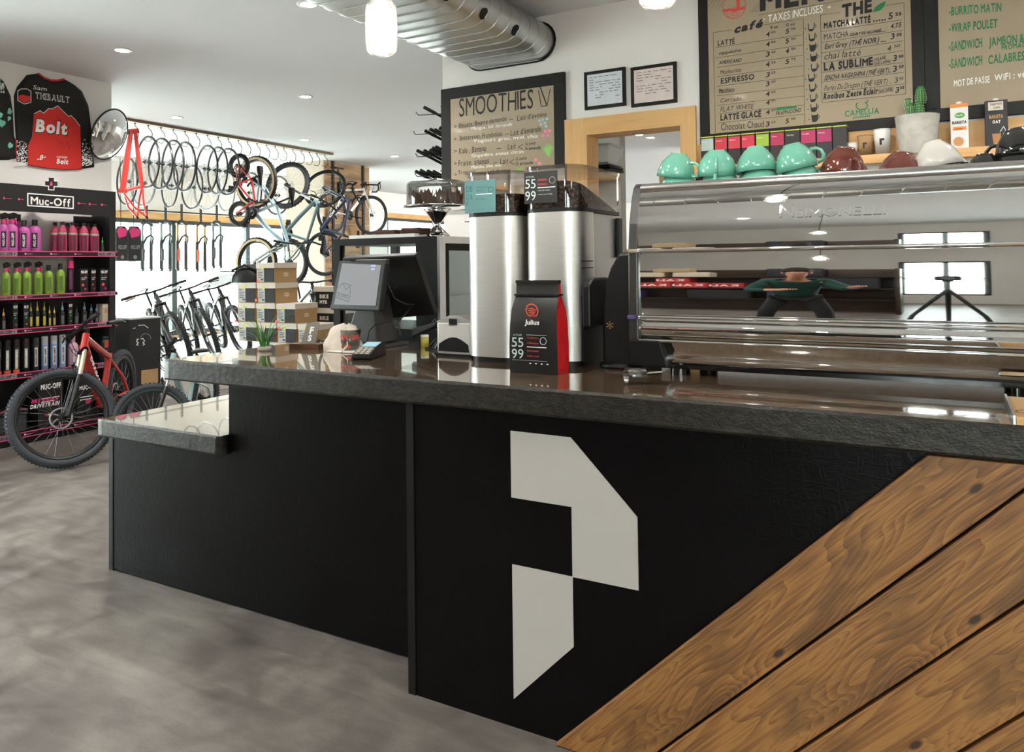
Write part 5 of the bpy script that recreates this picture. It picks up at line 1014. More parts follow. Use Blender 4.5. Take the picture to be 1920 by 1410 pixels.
# ================================================================ LEFT WALL: SHELF UNIT, JERSEYS, MIRROR
XS = -6.68
UX = (1, 0, 0)
def S_(px, py, x=XS): return at_x(px, py, x)
def Lh(x, y): return S_(x/7.833, 320+y/7.833, XS+.0025)
M_BRAND = mat('black_display_board', '1a1819', .5); M_PINKL = mat('pink_edge_line', 'e0457f', .5); M_SHELFK = mat('black_shelf_steel', '1c1c1e', .4)
ya = 2.3; yb = S_(217, 362).y; zt = S_(120, 352).z
t = thing('shop_shelf_unit', 'black branded shelf unit with pink-edged shelves full of bike care bottles below the jersey', 'shelf unit', (XS, ya, 0)); o = Vector(t.location)
zh0 = S_(150, 402).z
MB().box((-.02, 0, zh0), (0, yb-ya, zt)).build('header_board', M_BRAND, t)
MB().box((-.27, yb-ya-.06, 0), (0, yb-ya, zh0-.001)).box((-.27, yb-ya-.06, zh0), (-.021, yb-ya, zt)).build('side_panel', M_SHELFK, t); MB().box((-.268, 0, .1), (-.262, yb-ya-.06, 1.2)).build('back_panel', M_SHELFK, t); MB().box((-.268, 0, 1.2), (-.262, yb-ya-.2, zh0)).build('upper_back_panel', M_WALL, t); MB().box((-.262, yb-ya-.24, 1.2), (-.25, yb-ya-.06, zh0)).build('inner_post', M_SHELFK, t)
def loc(mb): mb.v = [(x-o.x, y-o.y, z-o.z) for x, y, z in mb.v]; return mb
mb = MB(); mk = MB()
wr(mb, Lh, 'Muc-Off', 450, 492, 1035, 528, 112, 1, 0, .0)
for P in ([(408, 335), (1075, 385), (1075, 555), (408, 512), (408, 335)],): stroke(mb, [Lh(*p) for p in P], .010, UX)
C_ = [(705, 90), (803, 96), (800, 150), (858, 155), (858, 238), (798, 235), (795, 292), (710, 286), (712, 230), (648, 224), (648, 145), (706, 148)]
cc = (752, 190); stroke(mb, [Lh(cc[0]+(x-cc[0])*.93, cc[1]+(y-cc[1])*.93) for x, y in C_+C_[:1]], .007, UX); loc(mb).build('lettering', M_INKW, t)
P3 = [S_(x/7.833, 320+y/7.833, XS+.0004) for x, y in C_]; MB().prism([p-o for p in P3], (.0012, 0, 0)).build('cross_emblem', M_BRAND, t)
mp = MB(); mp.prism([Lh(752+dx, 190+dy) for dx, dy in ((-22, 10), (0, -42), (22, 10), (14, 28), (0, 34), (-14, 28))], (.0012, 0, 0))
for x, y in ((60, 405), (278, 418), (1155, 478), (1315, 490), (1497, 500)): mp.prism([Lh(x+16*math.cos(2*PI*i/12), y+18*math.sin(2*PI*i/12)) for i in range(12)], (.001, 0, 0)); stroke(mp, [Lh(x, y), Lh(x+110 if x not in (278, 1497) else x+70, y+7)], .004, UX)
loc(mp).build('pink_lettering', M_PINKL, t)
SH = [(1.553, 1.603), (1.200, 1.237), (.918, .961), (.550, .598), (.058, .106)]
for i, (z0, z1) in enumerate(SH):
    s = MB().box((-.26, 0, z0+.01), (-.012, yb-ya-.061, z1-.012)).box((-.012, 0, z0), (0, yb-ya+.02, z1)).build('shelf', M_SHELFK, t)
    MB().box((-.0, 0, z0), (.0015, yb-ya+.02, z0+.007)).box((0, 0, z1-.008), (.0015, yb-ya+.02, z1)).build('pink_edge', M_PINKL, s)
    mb = MB(); h = (z1-z0)*.5
    for y in (yb-ya-.16, yb-ya-1.02): mb.box((.0004, y-.01, z0+.008), (.0012, y+.155, z1-.009)); 
    mb.build('price_strip', M_INKGREY, s); mb = MB()
    for y in (yb-ya-.16, yb-ya-1.02): text(mb, 'MUC-OFF +', (.0018, y, z0+h*.5), (0, 1, 0), (0, 0, 1), h*.9, 2, width=.14)
    mb.build('lettering', M_INKB, s); mb = MB()
    for k in range(3): y = yb-ya-.80+k*.21; mb.prism([(.001, y+.008*math.cos(2*PI*j/10), (z0+z1)/2+.008*math.sin(2*PI*j/10)) for j in range(10)], (.001, 0, 0)); mb.box((.0008, y, (z0+z1)/2-.002), (.0015, y+.055, (z0+z1)/2+.001))
    mb.build('pink_dots', mat('pink_white_print', 'f0a9c4', .5), s)
MB().box((-.25, 0, 0), (-.03, yb-ya-.061, .067)).build('plinth', M_SHELFK, t)
# ---- bottles
PROTO = {}
def put(kind, lb, cat, px, w, ytop, shelf, make, group, dx=0., name=None, mats=None):
    """item standing on a shelf: centre pixel, width in pixels and top pixel give its place and size"""
    X = XS-.055-dx; z0 = SH[shelf][1]-.0105; P = S_(px, 500, X); s = (S_(px+w/2, 500, X)-S_(px-w/2, 500, X)).length/2*.74; H = S_(px, ytop, X).z-z0
    t = thing(name or kind, lb, cat, (X, P.y, z0), random.uniform(-.12, .12) if kind != 'box' else 0, group); make(t, s, H, mats or ()); return t
def m_of(c, **k): return mat('goods_'+c, c, k.pop('rough', .35), **k)
def b_jug(t, r, H, c, cap='151515', trig=None, lab='26181f', txt='MUC-OFF', liq=.42):
    hb = H*(.80 if not trig else .70)
    MB().lathe([(0, 0), (r*.94, 0), (r, .008), (r, hb*.78), (r*.93, hb*.88), (r*.62, hb*.97), (r*.36, hb), (r*.33, hb*1.06), (0, hb*1.06)], 20).build('bottle_body', m_of(c, trans=.25), t)
    if trig:
        mb = MB(); mb.cyl((0, 0, hb*1.04), (0, 0, hb*1.16), r*.42, n=14); mb.build('screw_collar', m_of(trig), t)
        mb = MB(); mb.prism([(-r*.28, -r*.5, hb*1.16), (-r*.28, r*1.05, hb*1.24), (-r*.28, r*1.1, hb*1.36), (-r*.28, r*.3, H), (-r*.28, -r*.7, hb*1.36)], (r*.56, 0, 0)); hd = mb.build('trigger_head', m_of(cap), t, bevel=.003)
        mb = MB(); mb.prism([(-r*.18, r*.45, hb*1.2), (-r*.18, r*.75, hb*1.18), (-r*.18, r*.9, hb*1.0), (-r*.18, r*.7, hb*1.02)], (r*.36, 0, 0)); mb.build('trigger', M_PINK, hd)
    else: MB().cyl((0, 0, hb*1.02), (0, 0, H), r*.45, n=16).build('cap', m_of(cap), t)
    lab_wrap(t, r*1.008, hb*.16, hb*.74, -.55, .35, m_of(lab), txt)
def lab_wrap(t, r, z0, z1, a0, a1, m, txt, ink=None):
    mb = MB(); n = 6; v = []
    for i in range(n+1): a = a0+(a1-a0)*i/n-.32; v += [(r*math.cos(a), r*math.sin(a), z0), (r*math.cos(a), r*math.sin(a), z1)]
    mb.add(v, [(2*i, 2*i+2, 2*i+3, 2*i+1) for i in range(n)], True); l = mb.build('label', m, t)
    if txt:
        mb = MB(); a = (a0+a1)/2-.32; R = r+.0012; o_ = Vector((R*math.cos(a), R*math.sin(a), 0)); tg = Vector((-math.sin(a), math.cos(a), 0)); cap = r*(a1-a0)*.42
        text(mb, txt, o_+tg*cap*.5+Vector((0, 0, z0+.1*(z1-z0))), (0, 0, 1), -tg, cap, 2, width=(z1-z0)*.8); mb.build('lettering', ink or M_INKW, l)
def b_round(t, r, H, c, cap='151515', band='8fb99a', lab='6a1f38', txt=''):
    hb = H*.90
    MB().lathe([(0, 0), (r*.95, 0), (r, .006), (r, hb*.70), (r*.92, hb*.80), (r*.45, hb*.97), (r*.40, hb), (0, hb)], 20).build('bottle_body', m_of(c), t); MB().cyl((0, 0, hb), (0, 0, H), r*.46, n=14).build('cap', m_of(cap), t)
    MB().lathe([(r*1.005, hb*.66), (r*1.005, hb*.72)], 20).build('green_band', m_of(band), t); lab_wrap(t, r*1.01, hb*.08, hb*.62, -.7, .6, m_of(lab), txt)
def b_can(t, r, H, c, cap='151515', lab='d8d4d0', txt='MUC-OFF', foot=None):
    MB().lathe([(0, 0), (r*.97, 0), (r, .004), (r, H*.74), (r*.93, H*.77), (0, H*.775)], 20).build('can_body', m_of(c, metal=.2), t); MB().lathe([(r*.95, H*.765), (r*.97, H*.77), (r*.97, H*.97), (r*.85, H), (0, H)], 20).build('cap', m_of(cap) if cap != 'clear' else mat('milky_cap', 'b9bcc0', .2), t)
    lab_wrap(t, r*1.012, H*.14, H*.70, -.45, .45, m_of(lab), txt, M_INKB if lab[0] in 'cdef' else M_INKW)
    if foot: MB().lathe([(r*1.01, .004), (r*1.01, H*.12)], 20).build('foot_band', m_of(foot), t)
def b_box(t, r, H, c, prints=(), d=.10):
    MB().box((-d, -r, 0), (.03, r, H)).build('carton', m_of(c, rough=.5), t); mb = MB(); mk = MB()
    text(mb, 'MUC-OFF', (.031, -r*.8, H*.82), (0, 1, 0), (0, 0, 1), H*.10, 2, width=r*1.6)
    for z in (.62, .55): mb.box((.0305, -r*.75, H*z), (.031, r*(.7 if z > .6 else .3), H*z+H*.02))
    mb.build('lettering', M_INKW, t)
    for k, (y, z, q, pc) in enumerate(prints): MB().lathe([(0, 0), (q*r, 0)], 14, (.031, y*r, z*H), (1, 0, 0)).build('printed_mark', m_of(pc), t)
def b_drop(t, r, H, c, tip='d9c34a', lab='c8b84a'):
    MB().lathe([(0, 0), (r*.95, 0), (r, .004), (r, H*.50), (r*.85, H*.58), (r*.4, H*.64), (r*.4, H*.68), (0, H*.68)], 16).build('bottle_body', m_of(c), t); MB().lathe([(r*.55, H*.66), (r*.5, H*.76), (r*.18, H*.84), (r*.12, H), (0, H)], 12).build('tip', m_of(tip), t); lab_wrap(t, r*1.01, H*.08, H*.44, -.6, .6, m_of(lab), '')
random.seed(12)
g = 'pink cleaner bottles on the top shelf'
for i, (px, w, yt, trig, cap, dx) in enumerate(((6, 26, 398, 'e2347f', '17171a', 0), (22, 28, 398, 'e2347f', '17171a', .0), (35, 22, 402, None, '17171a', .09), (45, 28, 413, None, '17171a', 0), (65, 30, 412, None, '17171a', .01))):
    put('cleaner_bottle', 'pink cleaner bottle with %s on the top shelf, %s' % ('black and pink trigger' if trig else 'plain black cap', nth(i)), 'bottle', px, w, yt, 0, lambda t, r, H, m: b_jug(t, r, H, 'd763b5', cap, trig), g, dx)
put('cleaner_bottle', 'pink bottle with white trigger behind the front row of the top shelf', 'bottle', 56, 22, 402, 0, lambda t, r, H, m: b_jug(t, r, H, 'dca0c4', 'e6e4e6', 'dcdadd'), g, .12)
g = 'dark red bottles on the top shelf'
for i, (px, yt, dx) in enumerate(((103, 417, .05), (117, 416, 0), (126, 418, .11), (136, 417, 0), (146, 419, .11), (157, 418, 0), (166, 419, .10), (177, 420, 0))):
    put('cleaner_bottle', 'dark red bottle with green band, top shelf, %s of the reds' % nth(i), 'bottle', px, 21, yt, 0, lambda t, r, H, m: b_round(t, r, H, 'b03a5c'), g, dx)
put('lubricant_bottle', 'tiny green-capped bottle at the right end of the top shelf', 'bottle', 192, 8, 445, 0, lambda t, r, H, m: b_drop(t, r, H, '20301f', '36c04a', '3f4f3c'), None); put('lubricant_bottle', 'tiny pink-capped bottle beside the green-capped one at the end of the top shelf', 'bottle', 209, 9, 443, 0, lambda t, r, H, m: b_drop(t, r, H, '221a20', 'e2347f', 'b02a60'), None)
g = 'green bottles on the second shelf'
for i, (px, trig, yt) in enumerate(((11, 1, 491), (31, 1, 491), (50, 1, 490), (71, 1, 490), (91, 0, 497), (113, 0, 494))):
    put('degreaser_bottle', 'yellow-green bottle with %s on the second shelf, %s' % ('pink collar and black trigger' if trig else 'bare neck', nth(i)), 'bottle', px, 21, yt, 1, lambda t, r, H, m: b_jug(t, r, H, '8fb53a', '17171a', 'e2347f' if trig else None, '5d7a2c', ''), g)
put('spray_can', 'black can with pink trigger next to the green bottles', 'spray can', 132, 15, 488, 1, lambda t, r, H, m: b_can(t, r, H, '1d1a20', 'e2347f', '6e2a50', ''), None)
for i, (px, w) in enumerate(((154, 20), (172, 12), (192, 20))): put('puncture_kit_box', 'black printed carton on the second shelf, %s of the three cartons' % ORD[i].replace('leftmost', 'first from the green bottles').replace('third', 'last toward the post'), 'box', px, w, 504, 1, lambda t, r, H, m: b_box(t, r, H, '1b191b', ((-.3, .35, .35, 'd8503c'), (.3, .18, .3, 'c02a6a'), (.35, .68, .22, 'b52a5c'))), 'cartons on the second shelf', .03*(i == 1))
g = 'lubricant bottles on the third shelf'
L3 = [('d', 7, 11, 578, 'd8a048'), ('b', 25, 13, 569, None), ('b', 46, 13, 569, None), ('d', 58, 10, 567, 'd9c34a'), ('d', 70, 11, 566, 'd9c34a'), ('d', 83, 10, 566, 'd9c34a'), ('d', 93, 8, 574, 'd9c34a'), ('d', 102, 8, 574, 'd9c34a'), ('d', 117, 12, 566, '88a8b8'), ('b', 129, 10, 567, None), ('d', 143, 12, 572, '222222'), ('d', 158, 12, 566, '8098a8'), ('d', 171, 10, 570, '6f8f9c'), ('d', 181, 10, 571, '6f8f9c')]
for i, (k, px, w, yt, c) in enumerate(L3):
    if k == 'b': put('lubricant_box', 'narrow black carton with green print on the third shelf, %s there' % nth(i), 'box', px, w, yt, 2, lambda t, r, H, m: b_box(t, r, H, '171717', ((0, .45, .4, '3c9a4a'), (.2, .2, .25, 'c8b84a'))), g)
    else: put('lubricant_bottle', 'small dropper bottle with %s tip, third shelf, %s in the row' % ({'d9c34a': 'yellow', 'd8a048': 'amber', '222222': 'black'}.get(c, 'grey'), nth(i)), 'bottle', px, w, yt, 2, lambda t, r, H, m: b_drop(t, r, H, '181818', c, 'b7a94a' if c == 'd9c34a' else '5a5a5a'), g)
put('sealant_box', 'pale beige carton with orange print near the right end of the third shelf', 'box', 194, 15, 570, 2, lambda t, r, H, m: b_box(t, r, H, 'c9b9a6', ((0, .62, .5, 'e08a3c'),), .06), None); put('grease_tube', 'grey tube with red label standing at the right end of the third shelf', 'tube', 207, 9, 577, 2, lambda t, r, H, m: (MB().lathe([(0, 0), (r*.6, 0), (r*.65, H*.15), (r, H*.2), (r*1.05, H*.7), (r*1.1, H)], 16).build('tube_body', m_of('b9b6b4'), t), MB().cyl((0, 0, 0), (0, 0, H*.18), r*.7, n=14).build('cap', m_of('1d1d1d'), t), lab_wrap(t, r*1.08, H*.5, H*.8, -.6, .6, m_of('c03038'), '')), None)
g = 'spray cans on the fourth shelf'
for i, (px, c, cap, lab, foot) in enumerate(((-3, '1a1a1c', '141414', '6a6a6a', 'd8603c'), (14, '1a1a1c', '1b1716', 'b8b4b0', 'd8603c'), (31, '1a1a1c', '1b1716', 'b8b4b0', 'd8603c'), (49, '1a1a1c', '2a2020', 'b8b4b0', None), (67, '232428', '2a2c30', 'c8c4c0', None), (84, '7f97b8', 'clear', 'd8d4d0', None), (101, '7f97b8', 'clear', 'd8d4d0', None), (117, '8aa4c4', 'clear', 'd8d4d0', None))):
    put('spray_can', '%s spray can with vertical lettering on the fourth shelf, %s' % ('blue and white' if cap == 'clear' else 'black', nth(i)), 'spray can', px, 16, 638-(px*.09), 3, lambda t, r, H, m: b_can(t, r, H, c, cap, lab, 'MUC-OFF', foot), g)
put('refill_jug', 'pale pink refill jug on the fourth shelf behind the red bike handlebar', 'jug', 137, 24, 630, 3, lambda t, r, H, m: b_jug(t, r, H, 'd9a6bd', 'd9a6bd', None, '9a8a98'), None)
for i, (yt) in enumerate((655, 622)):
    z = SH[3][1]-.0115+(.0 if i == 0 else .122); P = S_(199, 640, XS-.07); t = thing('grease_tin', 'dark tin with red label at the right end of the fourth shelf, %s one' % ('lower', 'upper')[i], 'tin', (XS-.07, P.y, z), 0, 'grease tins'); b_can(t, .058, .12, '22302c', '1a2422', 'b5483c', ''); 
t = put('cleaning_kit_box', 'big black bike cleaning kit box behind the spokes of the red bike front wheel', 'box', 92, 62, 712, 4, lambda t, r, H, m: b_box(t, r, H, '1b1a1c', ((-.35, .28, .12, 'b5306a'), (-.15, .28, .1, 'd8c040'), (.08, .26, .1, 'e2347f'))), None)
mb = MB(); text(mb, 'BIKE WASH &', (.032, -.16, .23), (0, 1, 0), (0, 0, 1), .028, 2, width=.22, shear=.2); mb.build('pink_lettering', M_PINK, t); mb = MB(); text(mb, 'DRIVETRAIN', (.032, -.17, .185), (0, 1, 0), (0, 0, 1), .030, 2, width=.24, shear=.2); mb.build('white_lettering', M_INKW, t)
put('cleaning_kit_box', 'second black kit box with white logo, right of the big one on the bottom shelf', 'box', 162, 52, 716, 4, lambda t, r, H, m: b_box(t, r, H, '191819', ((0, .5, .25, 'c02a6a'),)), None)
P = S_(12, 800, XS-.09); t = thing('bucket_tub', 'dark grey lidded tub at the left end of the bottom shelf', 'tub', (XS-.09, P.y, SH[4][1]-.011)); MB().box((-.10, -.13, 0), (.08, .13, .17), .02).build('tub', m_of('33373a'), t); MB().box((-.105, -.135, .155), (.085, .135, .20), .012).build('lid', m_of('262a2c'), t); MB().tube([(.085, -.10, .19), (.10, -.05, .215), (.10, .05, .215), (.085, .10, .19)], .005, 6).build('handle', m_of('a02848'), t)
# ---- jerseys pinned flat to the wall
XJ2 = XJ+.004
def J1(x, y, d=0.): return at_x(x/5.036, 120+y/5.036, XJ2+d)
def jersey(label, out, base_m, dx=0):
    t = thing('jersey', label, 'jersey', J1(500+dx, 980)); o = Vector(t.location); P = [J1(x+dx, y)-o for x, y in out]; n = len(P); c = sum(P, Vector())/n; mb = MB()
    ring2 = [p+(c-p)*.10+Vector((.022, 0, 0)) for p in P]; ring1 = [p+(c-p)*.025+Vector((.016, 0, 0)) for p in P]
    mb.add([tuple(p) for p in P+ring1+ring2], [(i, (i+1) % n, n+(i+1) % n, n+i) for i in range(n)]+[(n+i, n+(i+1) % n, 2*n+(i+1) % n, 2*n+i) for i in range(n)], True); mb.add([tuple(p) for p in ring2], [tuple(range(n))], True); mb.build('jersey_cloth', base_m, t); return t, o
OUT = [(365, 88), (420, 125), (480, 150), (545, 152), (605, 140), (700, 195), (770, 255), (832, 390), (855, 560), (868, 780), (890, 975), (772, 990), (768, 996), (600, 998), (430, 985), (262, 955), (260, 945), (155, 920), (148, 700), (138, 500), (130, 300), (160, 215), (250, 105), (300, 97)][::-1]
M_JK = mat('black_jersey_cloth', '161514', .8, var=.12, scale=12, bumpy=.15)
t, o = jersey('black race jersey with red mountain panel and white lettering, pinned above the shelf unit', OUT, M_JK); e = .024
RP = [(320, 470), (380, 440), (410, 465), (460, 420), (490, 425), (545, 395), (600, 450), (650, 495), (670, 485), (715, 530), (755, 585), (762, 780), (766, 990), (600, 994), (430, 980), (262, 950), (262, 770), (300, 690), (312, 570)]
def JL(x, y): return J1(x, y, .0245)
def JF(x, y): return J1(x, y, .0262)
MB().prism([J1(x, y, .020)-o for x, y in RP], (.0045, 0, 0)).build('red_panel', mat('red_jersey_cloth', 'd02c26', .8, var=.06, scale=10), t)
def jl(name, m, mb): mb.v = [(x-o.x, y-o.y, z-o.z) for x, y, z in mb.v]; return mb.build(name, m, t)
mb = MB(); stroke(mb, [JF(*p) for p in RP[:11]], .005, UX); wr(mb, JF, 'Sam', 312, 238, 440, 256, 40, 0, .15, .03); wr(mb, JF, 'THIBAULT', 335, 322, 655, 366, 54, 2, .0, 0); wr(mb, JF, 'Bolt', 335, 632, 632, 664, 108, 2, .1, 0); wr(mb, JF, 'Bolt', 535, 938, 642, 945, 42, 2, .12, 0); wr(mb, JF, 'CLUB ÉQUIPE', 535, 885, 635, 890, 16, 1, 0, 0); wr(mb, JF, '-B-', 350, 915, 430, 890, 40, 1, .2)
stroke(mb, [JF(*p) for p in ((168, 255), (200, 235), (255, 235), (292, 258), (292, 362), (230, 378), (168, 345), (168, 255))], .006, UX); random.seed(1)
for sx0, sx1, y0 in ((160, 258, 690), (776, 872, 700)):
    for k in range(190): y = y0+(960-y0)*math.sqrt(random.random()); x = random.uniform(sx0, sx1); q = 5; e_ = Vector((lift(), 0, 0)); mb.add([JF(x-q, y+q)+e_, JF(x+q, y+q*.2)+e_, JF(x+q, y-q)+e_, JF(x-q, y-q*.2)+e_], [(0, 1, 2, 3)])
jl('white_lettering', M_INKW, mb)
mb = MB(); wr(mb, lambda x, y: J1(x, y, .0249), 'Bolt', 329, 641, 641, 673, 124, 2, .1, 0); wr(mb, lambda x, y: J1(x, y, .0272), 'THIBAULT', 338, 319, 652, 363, 48, 0, .0, 0); jl('black_lettering', M_INKB, mb)
mb = MB(); stroke(mb, [J1(x, y, .026) for x, y in ((535, 700), (560, 760), (590, 730), (600, 790), (640, 740), (650, 800), (668, 770))], .0025, UX); jl('signature', M_INKB, mb)
mb = MB(); mb.prism([JF(x, y) for x, y in ((176, 300), (210, 290), (284, 305), (284, 350), (230, 366), (176, 338))], (.001, 0, 0)); stroke(mb, [JF(*p) for p in ((365, 90), (420, 130), (480, 153), (545, 155), (605, 143))], .016, UX); stroke(mb, [JF(*p) for p in ((150, 705), (157, 915))], .006, UX); jl('red_trim', mat('red_jersey_cloth', 'd02c26', .8), mb)
OUT2 = [(x-735, y-50) for x, y in OUT]; OUT2 = [(x+(60 if y > 900 else 0), y-40) for x, y in OUT2]
t, o = jersey('black and turquoise jersey at the left edge, beside the black and red one', OUT2, M_JK)
mb = MB(); random.seed(8)
for cx, cy, r in ((-15, 190, 36), (18, 240, 24), (88, 480, 32), (85, 545, 26), (15, 590, 42), (0, 510, 32), (95, 800, 26), (-120, 300, 80), (-250, 500, 90), (-60, 700, 70), (-300, 200, 70)): mb.prism([J1(cx+r*random.uniform(.45, 1)*math.cos(2*PI*i/13), cy-30+r*1.2*random.uniform(.5, 1)*math.sin(-2*PI*i/13), .0225) for i in range(13)], (.0015+8*lift(), 0, 0))
jl('turquoise_print', mat('turquoise_cloth', '7cc4b0', .8), mb)
mb = MB()
for y, s_ in ((235, 'WWW'), (255, 'EQUIPE'), (280, 'SPORT'), (310, 'DH')): wr(mb, JF, s_, -40, y-40, 42, y-36, 20, 2)
jl('white_lettering', M_INKW, mb)
# ---- convex mirror on the wall end
c = at_k(205, 252, 7.25); v = (CAM-c).normalized(); rt = CR; nrm = (v*.14+(rt*.94-CU*.34)*.99).normalized(); R_ = .245
t = thing('convex_mirror', 'round convex security mirror with black rim on the wall corner, right of the jersey', 'mirror', c); u = nrm.orthogonal(); Q = nrm.to_track_quat('Z', 'Y').to_matrix().to_4x4(); t.matrix_world = Matrix.Translation(c) @ Q
MB().lathe([(R_*math.sin(a)/math.sin(.75), .33*(math.cos(a)-math.cos(.75))*1.0) for a in [.75*(1-i/14) for i in range(15)]], 48).build('mirror_face', M_CHROME, t); MB().torus((0, 0, 0), (0, 0, 1), R_, .009, 48, 8).build('rim', M_BLACKG, t); MB().lathe([(R_*.98, -.004), (R_*.9, -.02), (0, -.022)], 32).build('back_shell', M_BLACK, t)
inv = t.matrix_world.inverted(); A = Vector((XJ, c.y-.02, c.z+.02)); MB().tube([inv @ A, (0, 0, -.02)], .012, 8).build('bracket', M_BLACKM, t)
# ---- black display cabinet in the alcove
c = at_z(243, 597, .97); y1 = at_x(301, 594, c.x).y; xl = at_y(207, 598, c.y).x
t = thing('display_cabinet', 'matt black display cabinet with white X drawing, behind the light blue bike handlebar', 'cabinet', (c.x, c.y, 0)); MB().box((xl-c.x-.2, 0, 0), (0, y1-c.y, .955)).build('body', mat('matt_black_board', '1b1c1d', .55, var=.08), t); MB().box((xl-c.x-.2, 0, .955), (.0, y1-c.y, .97)).build('top', mat('pale_top', 'b9c0be', .4), t)
def DC(x, y): return at_x(200+x/7.38, 520+y/7.38, c.x+.003)-Vector((c.x, c.y, 0))
mb = MB()
for P in ([(415, 860), (440, 850), (410, 885), (440, 905), (412, 930), (440, 940)], [(475, 855), (500, 845), (525, 880), (500, 905), (525, 925), (500, 940)]): stroke(mb, [DC(*p) for p in P], .008, UX)
for P in ([(365, 710), (400, 700)], [(440, 665), (520, 660), (575, 700)]): stroke(mb, [DC(*p) for p in P], .006, UX)
mb.build('white_drawing', M_INKW, t); mb = MB(); stroke(mb, [DC(455+0*a, 900) if False else DC(540+70*math.cos(a), 850+70*math.sin(a)) for a in [PI+PI*i/14 for i in range(15)]], .006, UX); mb.build('grey_drawing', M_INKGREY, t)
MB().box((-.03, .12, .30), (.004, .30, .46)).build('kraft_notice', M_CARD, t)
# ================================================================ BICYCLES AND WHEELS
M_SPOKE = mat('steel_spoke', '8f9194', .3, 1.0); M_RIMK = mat('black_rim', '1c1d1f', .3, var=.1); M_TAN = mat('tan_sidewall', 'c9b48c', .7); M_RIMS = mat('silver_rim', '9fa3a6', .3, .9)
def wheel(par, name, c, ax, r, tw, rim_m=M_RIMK, tyre_m=M_RUB, disc=True, spokes=28, tyre=True, knobs=0, side=None, depth=.018, label=None):
    """rim as the part, with tyre, spokes, hub and brake disc as its sub-parts"""
    c = Vector(c); ax = Vector(ax).normalized(); d, u, w, L = basis((0, 0, 0), ax); R = r-2*tw if tyre else r
    prof = [(R-.002, -tw*.62), (R+.004, -tw*.6), (R+.002, 0), (R+.004, tw*.6), (R-.002, tw*.62), (R-depth, tw*.4), (R-depth-.004, 0), (R-depth, -tw*.4), (R-.002, -tw*.62)]
    w_ = MB().lathe(prof, 44, c, ax).build(name, rim_m, par)
    if tyre:
        mb = MB(); P = []
        for i in range(13): a = -2.5+5.0*i/12; P.append((r-tw+tw*math.cos(a), tw*math.sin(a)*1.0))
        mb.lathe(P, 48, c, ax)
        for k in range(knobs):
            a = 2*PI*k/knobs; e = u*math.cos(a)+w*math.sin(a); tg = d.cross(e)
            for off in (-.75, -.25, .25, .75):
                b = off*1.0; q = c+e*(r-tw+tw*math.cos(b)*1.0)+d*tw*math.sin(b); n_ = (e*math.cos(b)+d*math.sin(b)); s_ = .005; o_ = n_*.005; x = d*s_*1.1; y = tg*s_*(1.2 if k % 2 else .8)
                mb.add([q-x-y, q+x-y, q+x+y, q-x+y, q-x-y+o_, q+x-y+o_, q+x+y+o_, q-x+y+o_], [(4, 5, 6, 7), (0, 1, 5, 4), (1, 2, 6, 5), (2, 3, 7, 6), (3, 0, 4, 7)])
        mb.build('tyre', tyre_m, w_)
        if side is not None:
            mb = MB()
            for s_ in (-1, 1): mb.lathe([(r-tw*1.75, s_*tw*.95), (r-tw*1.2, s_*tw*1.06), (r-tw*.75, s_*tw*1.02)], 48, c, ax)
            mb.build('sidewall', side, w_)
    mb = MB()
    for k in range(spokes):
        a = 2*PI*k/spokes; b = a+(.5 if k % 4 < 2 else -.5); s_ = .028 if k % 2 else -.028; mb.cyl(c+d*s_+(u*math.cos(b)+w*math.sin(b))*.024, c+(u*math.cos(a)+w*math.sin(a))*(R-.012), .0011, n=4, caps=False)
    mb.build('spokes', M_SPOKE, w_); MB().cyl(c-d*.06, c+d*.06, .009, n=10).cyl(c-d*.036, c-d*.028, .028, n=16).cyl(c+d*.028, c+d*.036, .028, n=16).cyl(c-d*.03, c+d*.03, .014, n=12).build('hub', M_BLACKM, w_)
    if disc:
        mb = MB(); o_ = c-d*.042; mb.lathe([(.080, 0), (.0655, 0), (.0655, .002), (.080, .002), (.080, 0)], 32, o_, ax)
        for k in range(6): a = 2*PI*k/6; mb.cyl(o_+(u*math.cos(a)+w*math.sin(a))*.022, o_+(u*math.cos(a+.5)+w*math.sin(a+.5))*.068, .003, n=4)
        mb.build('brake_disc', M_ALU, w_)
    return w_
def pose(xd, zd, lp, wp):
    """matrix that turns bike axes (x forward, z up) to world directions and carries local point lp to world point wp"""
    x = Vector(xd).normalized(); z = Vector(zd); z = (z-x*z.dot(x)).normalized(); y = z.cross(x)
    M = Matrix((x, y, z)).transposed().to_4x4(); return Matrix.Translation(Vector(wp)) @ M @ Matrix.Translation(-Vector(lp))
